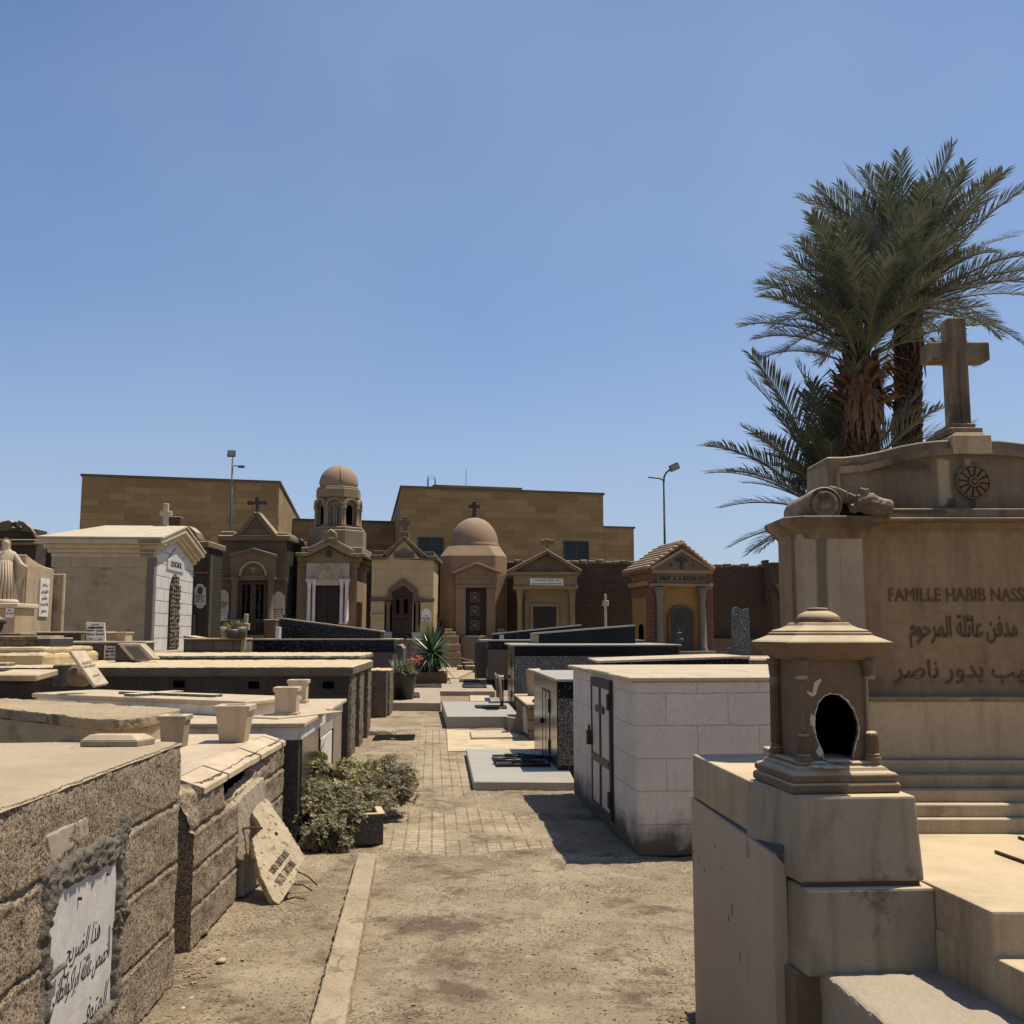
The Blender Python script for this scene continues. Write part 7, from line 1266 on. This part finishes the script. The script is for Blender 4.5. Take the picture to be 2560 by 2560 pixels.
    x0 = P_(1050, 1700, yp)[0]; z1, z0 = P_(0, 1625, yp)[1], P_(0, 1800, yp)[1]; w = (P_(1932, 1700, yp)[0]-x0)*1.18; lettering('حبيب بدور ناصر', w, (z1-z0)*.95, .006, M['carved'], pn, (x0+w/2, yp-.002, (z0+z1)/2), bold=.008)
    # pilaster with return on the left, mirrored on the right
    zc = P_(500, 808, yb)[1]; xa, xb = P_(400, 1200, yb)[0], P_(838, 1200, yb)[0]; xs = P_(322, 1200, yb+.14)[0]
    for s_ in (1, -1):
        m1 = MB(); pts = [(xa+.015, yb-.02), (xb, yb-.02), (xb, yb+.27), (xa, yb+.27), (xa, yb+.0)]; q = [(p[0]*s_, p[1]) for p in pts]; m1.prism(q, zb, zc+.03); pil = m1.build('pilaster', MP, o, bev=.004)
        prof = [(808, 0), (796, .006), (780, .008), (770, .016), (740, .03), (715, .055), (700, .062), (672, .066), (662, .060)]
        m1 = MB(); X0, X1 = xs, xb; prev = None; vs_ = []
        for (yy, ov) in prof:
            zz = P_(500, yy, yb-.02)[1]; vs_ += [((xa-ov)*s_, yb+.28, zz), ((xa-ov)*s_, yb+.03-ov, zz), ((xa+.03-ov*.4)*s_, yb-.025-ov, zz), ((X1+ov)*s_, yb-.025-ov, zz), ((X1+ov)*s_, yb+.28, zz)]
        n = len(prof); m1.add(vs_, [(0, 1, 2, 3, 4), tuple((n-1)*5+i for i in range(5))]+[(j*5+i, j*5+(i+1) % 5, j*5+5+(i+1) % 5, j*5+5+i) for j in range(n-1) for i in range(5)]); m1.build('capital', M['limestone'], pil, bev=.003)
    # ledge and curved attic
    zld, zlu = P_(1400, 690, yb)[1], P_(1400, 677, yb)[1]; m1 = MB(); m1.box(xb+.001, yb-.03, zld, -xb-.001, yb+.26, zlu+.006); m1.box(xb+.1, yb-.012, zlu+.006, -xb-.1, yb+.26, P_(1400, 603, yb)[1]); band = m1.build('attic_band', MA, o, bev=.004)
    sgn = [(572, 655), (572, 262), (590, 256), (700, 255), (820, 240), (950, 214), (1080, 180), (1200, 158), (1330, 144), (1450, 140)]
    L_ = [P_(x, y, yb+.08) for x, y in sgn]; m1 = MB(); m1.xz(L_+[(-p[0], p[1]) for p in L_[::-1]], yb+.06, yb+.34); at_ = m1.build('attic', MA, o, bev=.006)
    fr = [P_(x, y, yb+.04) for x, y in [(665, 340), (830, 330), (950, 300), (1080, 262), (1200, 235), (1330, 218), (1450, 213)]]; fr = fr+[(-p[0], p[1]) for p in fr[::-1]]; m1 = MB()
    for i in range(len(fr)-1):
        p, q = Vector(fr[i]), Vector(fr[i+1]); t = (q-p).normalized(); nn = Vector((-t.y, t.x))*.014; m1.xz([tuple(p+nn), tuple(q+nn), tuple(q-nn), tuple(p-nn)], yb+.035, yb+.06)
    m1.build('attic_moulding', M['limestone'], at_); 
    for s_ in (1, -1): a = P_(660, 340, yb+.04); MB().box(min(a[0]*s_, a[0]*s_+.012*s_), yb+.04, a[1]-.22, max(a[0]*s_, a[0]*s_+.012*s_), yb+.06, a[1]+.012).build('panel_frame', M['limestone'], at_)
    # scrolls with bud ornaments
    for s_ in (1, -1):
        c = P_(575, 575, yb-.05); r = P_(0, 470, yb)[1]-c[1]; zc0 = c[1]; prof = [(r*1.02, 0), (r*1.04, .06), (r*.98, .2), (r*1.0, .36), (r*.95, .38)]
        sc = MB(); sc.lathe([(r*.2, -.012), (r*.3, -.012), (r*.32, .0), (r*.55, -.004), (r*.58, -.012), (r*.75, -.012), (r*.78, 0), (r*.9, 0), (r*.93, -.01)]+prof, 32); ob = sc.build('scroll', M['limestone'], o, loc=(c[0]*s_, yb-.05, zc0), rot=(R(-90), 0, 0))
        bd = MB(); pts = [P_(x, y, yb) for x, y in [(590, 452), (650, 462), (720, 495), (800, 530), (880, 555), (960, 580), (1005, 592)]]
        for i in range(len(pts)-1):
            p, q = pts[i], pts[i+1]; bd.xz([(p[0]*s_, p[1]), (q[0]*s_, q[1]), (q[0]*s_, q[1]-.05), (p[0]*s_, p[1]-.06)], yb-.035, yb+.1)
        bd.build('scroll_band', M['limestone'], o, bev=.006)
        a = P_(745, 590, yb); b = P_(985, 625, yb); tb = MB(); tb.tube([(a[0]*s_, yb-.07, a[1]+.01), ((a[0]*.6+b[0]*.4)*s_, yb-.07, a[1]-.0), (b[0]*s_, yb-.06, b[1]+.0)], [.034, .047, .036], 14); e = P_(800, 500, yb); tb.tube([((a[0]+.03)*s_, yb-.07, a[1]+.02), (e[0]*s_, yb-.08, e[1]+.01)], [.02, .022], 10); g = P_(715, 615, yb); tb.tube([((a[0]+.02)*s_, yb-.07, a[1]-.01), (g[0]*s_, yb-.08, g[1]), (g[0]*s_+.0, yb-.08, g[1]-.02)], [.018, .022, .015], 10); tb.build('bud_ornament', M['limestone'], o, weather=(.006, .016, .045))
    # rosette
    c = P_(1590, 420, yb+.04); R_ = c[1]-P_(1590, 535, yb+.04)[1]; m1 = MB()
    def ring(m1, r0, r1, y0, y1, n=32):
        for i in range(n): a0, a1 = 2*math.pi*i/n, 2*math.pi*(i+1)/n; m1.xz([(c[0]+r*math.cos(a), c[1]+r*math.sin(a)) for r, a in ((r1, a0), (r1, a1), (r0, a1), (r0, a0))], y0, y1)
    ring(m1, R_*.93, R_, yb+.038, yb+.06); ring(m1, R_*.2, R_*.3, yb+.03, yb+.06); ring(m1, R_*.02, R_*.12, yb+.025, yb+.06)
    for i in range(12):
        a = i*math.pi/6+.13; w = .15; m1.xz([(c[0]+R_*r*math.cos(a+t), c[1]+R_*r*math.sin(a+t)) for r, t in ((.36, -w*.7), (.85, -w*1.25), (.9, 0), (.85, w*1.25), (.36, w*.7))], yb+.04, yb+.06)
    m1.build('rosette', M['lantern'], at_, bev=.003); ring2 = MB(); ring2.xz([(c[0]+R_*.95*math.cos(t), c[1]+R_*.95*math.sin(t)) for t in np.linspace(0, 6.28, 33)[:-1]], yb+.050, yb+.0605); ring2.build('rosette_ground', M['carved'], at_)
    # block and cross
    a, b = P_(1440, 100, yb+.1), P_(1708, 215, yb+.1); m1 = MB(); cx = 0; hw = (b[0]-a[0])/2; m1.box(-hw, yb+.03, b[1]-.02, hw, yb+.36, a[1]-.012); m1.box(-hw+.02, yb+.05, a[1]-.012, hw-.02, yb+.34, a[1]); blk = m1.build('cross_block', M['limestone_clean'], o, bev=.004)
    z0 = a[1]; u = (lambda y: P_(1590, y, yb+.1)[1]); m1 = MB(); m1.box(-hw*.86, yb+.08, z0, hw*.86, yb+.34, z0+.028); m1.box(-hw*.52, yb+.12, z0+.028, hw*.72, yb+.31, z0+.054); 
    zt = D(0, 798, Y0+yb+.2).z; zar = D(0, 881, Y0+yb+.2).z; t = .038; ah = .135; z1 = z0+.054; m1.build('cross_base', M['limestone'], blk, bev=.003)
    cr = MB(); KX = .028; cr.xz([(q_[0]+KX, q_[1]) for q_ in [(-t, z1), (t, z1), (t, zar-.043), (ah, zar-.043), (ah, zar+.04), (t, zar+.04), (t, zt), (-t, zt), (-t, zar+.04), (-ah, zar+.04), (-ah, zar-.043), (-t, zar-.043)]], yb+.17, yb+.27); cb = cr.build('cross', M['limestone'], o, bev=.007, seg=2)
    m1 = MB(); m1.box(KX-.008, yb+.160, z1, KX+.008, yb+.17, zar); m1.build('draped_ridge', M['limestone'], cb, bev=.006)
    # ---- platform, steps, side wall, lantern pier
    def G3(px, z): return G(*px, z)
    P1, C1 = G3(ZB(1435, 868), zp), G3(ZB(1755, 1015), zp); pf = thing('platform', 'sunlit cream stone platform and steps in front of the family monument', 'platform', (C1.x, C1.y, 0)); loc = lambda p: (p.x-C1.x, p.y-C1.y)
    xr = cxm+XW-C1.x; m1 = MB(); m1.prism([loc(P1), (0, 0), (xr, 0.0), (xr, Y0-C1.y-.002), (loc(P1)[0]-.12, Y0-C1.y-.002)], .3, zp); m1.build('top_slab', M['limestone_clean'], pf, bev=.008, seg=2)
    z2 = .735; E1, E2 = G3(ZB(1455, 1105), z2), G3(ZB(1932, 1338), z2); d = (E2-E1).normalized(); F2 = E1+d*1.6; m1 = MB(); m1.prism([loc(E1), loc(F2), (xr, loc(F2)[1]), (xr, loc(E1)[1]+.02), (loc(E1)[0]+.1, loc(E1)[1]+.02)], 0, z2); m1.build('upper_step', M['limestone_clean'], pf, bev=.008, seg=2)
    z3 = .612; S1, S2 = G3(ZB(835, 1315), z3), G3(ZB(1195, 1612), z3); d = (S2-S1).normalized(); T2 = S2+d*.9; Bk = G3(ZB(1440, 1280), z3); m1 = MB(); m1.prism([loc(S1), loc(T2), (xr, loc(T2)[1]), (xr, loc(Bk)[1]+.2), (loc(S1)[0], loc(S1)[1]+.1)], 0, z3); m1.build('lower_step', M['slab_grey'], pf, weather=(.011, .010, .06))
    # pier of two big blocks
    zt = 1.112; A_, B_ = G3(ZB(742, 408), zt), G3(ZB(1358, 402), zt); w = (B_-A_).length; rz = math.atan2(B_.y-A_.y, B_.x-A_.x); pr = thing('pier', 'pier of two large marble blocks with side wall carrying the broken lantern', 'pier', (A_.x, A_.y, 0), rz)
    FL = G3(ZB(172, 180), zt); Mi = Matrix.Rotation(-rz, 4, 'Z') @ Matrix.Translation(-Vector((A_.x, A_.y, 0))); fl = Mi @ FL; fl.z = 0; nl = Mi @ G3(ZB(690, 390), zt)
    m1 = MB(); tp = .012; m1.hexa([(-tp, -.01, zp+.008), (w+tp, -.01, zp+.008), (w+tp, .36, zp+.008), (-tp-.06, .36, zp+.008)], [(0, 0, zt), (w, 0, zt), (w, .36, zt), (-.05, .36, zt)]); m1.build('upper_block', M['marble_dirty'], pr, bev=.008, seg=2)
    m1 = MB(); m1.hexa([(-.005, -.035, z3-.01), (w+.035, -.035, z3-.01), (w+.035, .36, z3-.01), (-.06, .36, z3-.01)], [(.0, -.03, zp-.006), (w+.03, -.03, zp-.006), (w+.03, .36, zp-.006), (-.05, .36, zp-.006)]); m1.build('lower_block', M['marble_dirty'], pr, bev=.008, seg=2)
    MB().box(.0, -.0, zp-.008, w, .3, zp+.01).build('mortar_joint', M['carved'], pr)
    # side wall with cap running back
    cl = (fl.x, fl.y); m1 = MB(); m1.prism([(-.052, .361), cl, (cl[0]+.42, cl[1]), (w-.01, .361)], zt-.172, zt-.001); m1.build('wall_cap', M['limestone_clean'], pr, bev=.008, seg=2)
    m1 = MB(); m1.prism([(-.03, .365), (cl[0]+.03, cl[1]), (cl[0]+.4, cl[1]), (w-.02, .365)], 0, zt-.173); m1.prism([(-.03, .0), (-.05, .365), (w, .365), (w, .0)], 0, z3-.011); m1.build('wall_core', M['brown_stone'], pr)
    # upright slab against it
    zs = .931; U1, U2, U3 = G3(ZB(165, 408), zs), G3(ZB(588, 705), zs), G3(ZB(662, 700), zs); d = U2-U1; o3 = thing('marble_slab', 'tall plain grey beige slab standing upright along the left of the pier', 'slab', (U2.x, U2.y, 0), math.atan2(-d.y, -d.x)); l = d.length; m1 = MB(); m1.box(0, -.048, 0, l, 0, zs); sl = m1.build('slab', M['slab_face'], o3, bev=.003)
    m1 = MB(); m1.hexa([(0.0, -.12, zs-.05), (l, -.12, zs-.05), (l, -.05, zs-.05), (0, -.05, zs-.05)], [(.0, -.075, zs+.040), (l, -.075, zs+.040), (l, -.006, zs+.003), (0, -.006, zs+.003)]); m1.build('cement_fillet', M['cement_blue'], o3, weather=(.007, .007, .04))
    for (x, y, ln) in ((295, 670, 25), (180, 700, 18), (208, 750, 28), (180, 755, 20), (238, 800, 14), (385, 1010, 50), (366, 1050, 28), (428, 1260, 35), (330, 790, 6)):
        q = Matrix.Rotation(-o3.rotation_euler.z, 4, 'Z') @ (PL(*ZB(x, y), Vector((U2.x, U2.y, 0)), Vector((-d.y, d.x, 0)).normalized())-Vector((U2.x, U2.y, 0))); h = ln*.0004; MB().hexa([(q.x-.001, .0005, q.z-h), (q.x+.001, .0005, q.z-h), (q.x+.003, .002, q.z-h), (q.x+.0, .002, q.z-h)], [(q.x+.006, .0005, q.z+h), (q.x+.008, .0005, q.z+h), (q.x+.008, .002, q.z+h), (q.x+.006, .002, q.z+h)]).build('chip_mark', M['ink_brown'], sl)
    # ---- lantern
    La, Lb = G3(ZB(700, 398), zt), G3(ZB(1282, 388), zt); wl = (Lb-La).length; u = wl/273; rz = math.atan2(Lb.y-La.y, Lb.x-La.x); h = wl/2; c0 = La+Vector((math.cos(rz), math.sin(rz), 0))*h+Vector((-math.sin(rz), math.cos(rz), 0))*h
    ln = thing('grave_lantern', 'brown stone square grave lantern with broken front hole and snapped columns', 'stone lantern', (c0.x, c0.y, zt), rz); S = M['lantern']
    s = lambda p: [(a*u, b*u) for a, b in p]
    m1 = MB(); sq(m1, s([(132, 0), (137, 5), (137, 20), (132, 25)])); m1.build('base_plate', S, ln, bev=.004, seg=2); m1 = MB(); sq(m1, s([(128, 25.5), (133, 31), (133, 42), (128, 47), (118, 50), (112, 58), (104, 61), (104, 68), (96, 72)])); m1.build('base_moulding', S, ln, bev=.003, seg=2)
    zb0, zb1 = 72, 316; T = 11; X = lambda zx: (zx-637)*.3675; Zz = lambda zy: (1450-zy)*.3675
    hole = [(X(a), Zz(b)) for a, b in [(560, 1253), (548, 1190), (512, 1110), (500, 1040), (505, 960), (530, 880), (570, 835), (620, 818), (675, 825), (725, 860), (775, 925), (803, 1010), (800, 1080), (775, 1150), (752, 1253)]]
    body = MB(); hb = 79
    out = []; cxh = sum(p[0] for p in hole)/len(hole); czh = 140
    def outer(p):
        dx, dz = p[0]-cxh, p[1]-czh; k = 1e9
        if dx > 0: k = min(k, (hb-cxh)/dx)
        if dx < 0: k = min(k, (-hb-cxh)/dx)
        if dz > 0: k = min(k, (zb1-czh)/dz)
        if dz < 0: k = min(k, (zb0-czh)/dz)
        return (cxh+dx*k, czh+dz*k)
    # dense outline so that the corners of the front are met
    hp = []
    for i in range(len(hole)-1):
        for t in np.linspace(0, 1, 7)[:-1]: hp.append((hole[i][0]*(1-t)+hole[i+1][0]*t+random.uniform(-.6, .6), hole[i][1]*(1-t)+hole[i+1][1]*t+random.uniform(-.6, .6)))
    hp.append(hole[-1]); op = [outer(p) for p in hp]
    def snap(p):
        return p
    corners = [(-hb, zb1), (hb, zb1), (hb, zb0), (-hb, zb0)]; 
    for cpt in corners: j = min(range(len(op)), key=lambda i: (op[i][0]-cpt[0])**2+(op[i][1]-cpt[1])**2); op[j] = cpt
    op[0] = (-hb, zb0); op[-1] = (hb, zb0); hp[0] = (hp[0][0], zb0); hp[-1] = (hp[-1][0], zb0)
    for i in range(len(hp)-1):
        q = [hp[i], hp[i+1], op[i+1], op[i]]; n0 = len(body.v); vs_ = [(p[0]*u, -hb*u, p[1]*u) for p in q]+[(p[0]*u, (-hb+T)*u, p[1]*u) for p in q]; body.add(vs_, [(0, 1, 2, 3), (7, 6, 5, 4), (0, 4, 5, 1)])
    body.box(-hb*u, (-hb+T)*u, zb0*u, (-hb+T)*u, hb*u, zb1*u); body.box((hb-T)*u, (-hb+T)*u, zb0*u, hb*u, hb*u, zb1*u)
    body.box((-hb+T)*u, (hb-T)*u, zb0*u, (-hb+T+14)*u, hb*u, zb1*u); body.box((-14)*u, (hb-T)*u, zb0*u, (hb-T)*u, hb*u, zb1*u); body.box((-hb+T+14)*u, (hb-T)*u, 240*u, -14*u, hb*u, zb1*u); bo = body.build('lantern_body', S, ln)
    inn = MB(); inn.box((-14)*u, (hb-T-3)*u, zb0*u, (hb-T)*u, (hb-T-.5)*u, zb1*u); inn.box((hb-T-3)*u, (-hb+T)*u, zb0*u, (hb-T-.5)*u, (hb-T)*u, zb1*u); inn.box((-hb+T)*u, (-hb+T)*u, (zb1-4)*u, (hb-T)*u, (hb-T)*u, zb1*u); inn.build('black_lining', M['black'], bo)  # black sheets lining the back, right side and top of the body
    pr_ = MB(); rr = random.Random(8); ofs = [1.2+7*abs(n2(i, 0, 0, .21))+rr.uniform(0, 1.5)+(12 if 4 < i < 9 else 0)+(10 if 18 < i < 24 else 0) for i in range(len(hp))]
    for i in range(len(hp)-1):
        def off(j): p = hp[j]; dx, dz = p[0]-cxh, p[1]-czh; l_ = math.hypot(dx, dz); return (p[0]+dx/l_*ofs[j], p[1]+dz/l_*ofs[j])
        a, b = off(i), off(i+1); q = [hp[i], hp[i+1], b, a]; pr_.add([(p[0]*u, (-hb-1.2+(.0 if k < 2 else 1.0))*u, p[1]*u) for k, p in enumerate(q)]+[(hp[i][0]*u, (-hb+4)*u, hp[i][1]*u), (hp[i+1][0]*u, (-hb+4)*u, hp[i+1][1]*u)], [(0, 1, 2, 3), (4, 5, 1, 0)])
    pr_.build('exposed_plaster', M['plaster'], bo, fix=False)
    sc = MB(); sc.xz([(X(a)*u, Zz(b)*u) for a, b in [(450, 795), (490, 810), (505, 740), (550, 712), (556, 730), (530, 765), (515, 820), (490, 835), (455, 812)]], (-hb-1)*u, (-hb+.2)*u); sc.build('plaster_scar', M['plaster'], bo)
    # columns at the corners
    def col(x, y, parts, name='column'):
        for (z0, z1, kind) in parts:
            k = MB(); rad = 15
            if kind == 'cap': k.lathe(s([(12.8, z0), (14.6, z0+6), (16.5, z0+(z1-z0)*.45), (15.9, z0+(z1-z0)*.5), (19.5, z0+(z1-z0)*.8), (20.7, z1-5), (20.7, z1)]), 20, (x*u, y*u, 0), flute=10, fl=.12)
            elif kind == 'stump': k.lathe(s([(19.5, z0), (22.0, z0+3), (22.0, z0+8), (17.1, z0+12), (18.9, z0+14), (16.5, z0+17)]), 28, (x*u, y*u, 0)); k.lathe(s([(16.8, z0+17), (16.6, z1-14), (16.1, z1-8), (11.0, z1), (3.7, z1-3)]), 48, (x*u, y*u, 0), flute=12, fl=.26)
            else: k.lathe(s([(15.9, z0), (14.6, (z0+z1)/2), (14.0, z1)]), 48, (x*u, y*u, 0), flute=12, fl=.16)
            k.build(name, S, ln)
    col(-88, 84, [(72, 100, 'stump'), (98, 270, 'shaft'), (268, 316, 'cap')]); col(88, 84, [(72, 100, 'stump'), (98, 270, 'shaft'), (268, 316, 'cap')])
    col(-84, -88, [(72, 138, 'stump'), (274, 316, 'cap')]); col(90, -86, [(72, 142, 'stump'), (272, 316, 'cap')])
    k = MB(); k.hexa([(-86*u, -84*u, 138*u), (-78*u, -86*u, 138*u), (-76*u, -79*u, 138*u), (-86*u, -76*u, 138*u)], [(-90*u, -84*u, 272*u), (-80*u, -84*u, 272*u), (-78*u, -79*u, 272*u), (-90*u, -76*u, 272*u)]); k.hexa([(80*u, -84*u, 142*u), (88*u, -82*u, 142*u), (88*u, -76*u, 142*u), (78*u, -76*u, 142*u)], [(78*u, -84*u, 272*u), (84*u, -84*u, 272*u), (86*u, -76*u, 272*u), (78*u, -76*u, 272*u)]); k.build('column_scar', M['brown_stone'], ln, weather=(.004, .006, .02))
    for (x, y) in ((-84, -88), (90, -86)): MB().lathe(s([(13, 270), (15, 273), (14, 280)]), 14, (x*u, y*u, 0)).build('broken_edge', M['limestone_clean'], ln, weather=(.004, .008, .015))
    m1 = MB(); sq(m1, s([(96, 316), (98, 322), (104, 324), (112, 334), (124, 347), (127, 352), (133, 353), (134, 359), (130, 362)])); m1.build('cornice', S, ln, bev=.002)
    m1 = MB(); sq(m1, s([(130, 362), (99, 377), (99, 382), (95, 384)])); sq(m1, s([(94, 384), (92, 389), (76, 394), (63, 401), (57, 409)])); m1.build('roof', S, ln, bev=.003, seg=2)
    m1 = MB(); m1.lathe(s([(56, 409), (57, 414), (54, 422), (46, 430), (34, 436), (24, 439)]), 28); m1.lathe(s([(25, 439), (26, 443), (24, 446), (6, 447)]), 20); m1.build('dome_cap', S, ln)
    k = MB(); k.xz([(X(a)*u, 0) for a in (1, 2, 3)], 0, 0) if 0 else None
    k = MB(); k.box(-34*u, -100*u, 68*u, 30*u, -78*u, 76*u); k.box(-28*u, -104*u, 61*u, 38*u, -86*u, 69*u); k.build('threshold', S, ln, weather=(.005, .004, .02))
    k = MB(); k.lathe([(.05, 0), (.04, .004), (.01, .006)], 14, (-30*u, -112*u, 61.5*u)); k.lathe([(.045, 0), (.03, .005), (.01, .006)], 14, (-52*u, -100*u, 61.5*u)); k.build('plaster_crumbs', M['plaster'], ln, weather=(.004, .006, .02))
    # thin bars lying on the platform
    for i, (a, b, lb) in enumerate((((1782, 708), (2010, 790), 'thin dark iron bar lying on the cream platform, nearer one'), ((1905, 632), (2030, 668), 'thin dark iron bar lying on the cream platform near the steps'))):
        p, q = G3(ZB(*a), zp), G3(ZB(*b), zp); t = MB().tube([(0, 0, .006), (q.x-p.x, q.y-p.y, .006)], .006, 6).build('iron_bar', M['rust'], loc=p); tag(t, lb, 'iron bar')
M['slab_face'] = mat('plain_beige_slab', (.40, .335, .26, 1), (.46, .39, .31, 1), 3, .75, .12, 70, .08, streak=.12, streakc=(.3, .235, .17, 1))
M['cement_blue'] = mat('blue_grey_cement', (.10, .10, .10, 1), (.15, .15, .15, 1), 8, .95, .6, 60, .2, crack=4)
monument()
# ------------------------------------------------------------------ date palms
def frond(lf, rc, o, az, e0, L_, droop, bare, rr, wid=.50, n=58, twist=0.0):
    seg = 16; p = Vector(o); pts = [p.copy()]; e = e0; h = Vector((math.cos(az), math.sin(az), 0)); dirs = []
    for i in range(seg):
        d = h*math.cos(e)+Vector((0, 0, math.sin(e))); dirs.append(d); p = p+d*L_/seg; pts.append(p.copy()); e -= droop/seg*(.35+1.3*i/seg)
    rc.tube(pts, [.022*(1-.85*i/seg)+.004 for i in range(seg+1)], 5)
    side = h.cross(Vector((0, 0, 1)))
    for i in range(n):
        t = bare+(1-bare)*(i+.5)/n; k = t*seg; j = min(seg-1, int(k)); b = pts[j].lerp(pts[j+1], k-j); d = dirs[j]; up = side.cross(d).normalized()
        if up.z < 0: up = -up
        s_ = (t-bare)/(1-bare); ln = wid*(.45+.9*math.sin(math.pi*min(1, s_*.85+.12)))*L_/3
        for sg in (-1, 1):
            v = (side*sg*rr.uniform(.55, .85)+d*(.55+.6*s_)+up*rr.uniform(.15, .5)).normalized(); l = ln*rr.uniform(.8, 1.1); w = v.cross(up).normalized()*.017*(L_/3); m_ = b+v*l*.5; tip = b+v*l-Vector((0, 0, l*.14)); lf.add([b-w*.5, b+w*.5, m_+w, tip, m_-w], [(0, 1, 2, 4), (4, 2, 3)])
def palm(name_label, base, top, r0, r1, fr, seed, mats=('palm_leaf', 'palm_trunk'), dead=0, neck=None):
    rr = random.Random(seed); o = thing('palm_tree', name_label, 'palm tree', (base.x, base.y, 0)); T = top-Vector((base.x, base.y, 0)); tr = MB(); n = 14; pts = [Vector((T.x*t, T.y*t, T.z*t)) for t in np.linspace(0, 1, n)]; tr.tube(pts, [r0+(r1-r0)*t for t in np.linspace(0, 1, n)], 14)
    zs = max(0, T.z-4.6); k = 0; z = zs
    while z < T.z+.05:          # overlapping stubs of old leaf bases
        t = z/T.z; rad = r0+(r1-r0)*t; m_ = 13
        for i in range(m_):
            a = 2*math.pi*(i+.5*(k % 2))/m_+rr.uniform(-.1, .1); c, s_ = math.cos(a), math.sin(a); q = Vector((T.x*t, T.y*t, z)); tx = Vector((-s_, c, 0)); out = Vector((c, s_, 0)); w = rad*.2; l = rr.uniform(.12, .2); g = rr.uniform(.05, .10)
            A = q+out*rad*.95; B_ = q+out*(rad+g)+Vector((0, 0, l)); tr.add([A-tx*w, A+tx*w, B_+tx*w*.6, B_-tx*w*.6, A+Vector((0, 0, l*.8))-tx*w*.5, A+Vector((0, 0, l*.8))+tx*w*.5, q+out*(rad+g*.5)], [(0, 1, 6), (1, 2, 6), (2, 3, 6), (3, 0, 6), (3, 2, 5, 4), (0, 3, 4), (1, 5, 2)])
        z += .105; k += 1
    tro = tr.build('trunk', M[mats[1]], o, fix=False)
    lf, rc = MB(), MB()
    for (n_, e0, e1, L_, dr, bare) in fr:
        for i in range(n_):
            az = 2*math.pi*(i+rr.random()*.8)/n_+seed; frond(lf, rc, T+Vector((rr.uniform(-.1, .1), rr.uniform(-.1, .1), rr.uniform(-.15, .1))), az, rr.uniform(e0, e1), L_*rr.uniform(.85, 1.1), dr*rr.uniform(.8, 1.2), bare, rr)
    cr = lf.build('crown', M[mats[0]], o, fix=False); rc.build('leaf_stalks', M['leaf_stalk'], cr)
    if dead:
        dd = MB()
        for i in range(dead):
            a = rr.random()*6.28; q = T+Vector((math.cos(a)*r1, math.sin(a)*r1, rr.uniform(-.9, .0))); l = rr.uniform(.5, 1.1); out = Vector((math.cos(a), math.sin(a), 0)); tx = Vector((-math.sin(a), math.cos(a), 0))
            if rr.random() < .65: P_ = [q, q+out*.08+Vector((0, 0, -.25*l)), q+out*.12+Vector((0, 0, -.7*l))]
            else: P_ = [q, q+out*l*.45+Vector((0, 0, .12)), q+out*l*.9+Vector((0, 0, -.10))]; 
            w = tx*.045; dd.add([P_[0]-w, P_[0]+w, P_[1]+w*1.1, P_[2]+w*.2, P_[2]-w*.2, P_[1]-w*1.1], [(0, 1, 2, 5), (5, 2, 3, 4)])
        dd.build('dry_sheaths', M['palm_dead'], o, fix=False)
    return o
M['leaf_stalk'] = flat('pale_green_stalk', (.13, .13, .06, 1), .6)
b0 = D(2150, 1500, 18); t0 = D(2152, 905, 18)
palm('front date palm with reddish frayed trunk top and tall fan of bare stalks', b0, t0, .27, .26, [(12, 1.3, 1.52, 2.75, .45, .34), (18, 1.0, 1.3, 2.7, .85, .34), (16, .68, 1.02, 2.5, .95, .32), (7, .35, .68, 2.1, .8, .3)], 1.0, dead=170)
b0 = D(2250, 1500, 20.5); t0 = D(2272, 770, 20.5)
palm('taller date palm with dark scaly trunk right behind the front one', b0, t0, .225, .22, [(16, 1.15, 1.5, 3.1, .5, .1), (22, .7, 1.15, 3.1, .7, .1), (20, .25, .7, 3.0, .8, .1), (14, -.2, .25, 2.5, .7, .1)], 2.3, dead=20)
b0 = D(2085, 1560, 19.6); t0 = D(2090, 1290, 19.6)
palm('low bushy date palm whose fronds fan out left of the monument', b0, t0, .3, .3, [(12, 1.1, 1.5, 3.2, .5, .12), (15, .65, 1.1, 2.9, .7, .1), (13, .15, .65, 2.45, .7, .1), (12, -.4, .1, 2.1, .6, .1)], 4.1)
# ------------------------------------------------------------------ kinds that repeat share a group
GR = {'mausoleum': 'mausolea round the edge of the cemetery', 'palm tree': 'date palms behind the monument', 'street lamp': 'lamps beyond the cemetery wall', 'tomb': 'raised tombs on both sides of the path', 'hatch': 'hatches set in the paving slabs',
      'planter': 'stone planters on the tombs', 'potted plant': 'potted plants', 'cross': 'small free standing crosses', 'grave slab': 'flat grave slabs', 'marble slab': 'loose marble slabs', 'stone': 'small stones on the ground', 'headstone': 'headstones', 'iron bar': 'bars on the platform'}
for o in list(COL.objects):
    if o.parent is None and o.get('category') in GR and not o.get('group') and o.get('label'): o['group'] = GR[o['category']]
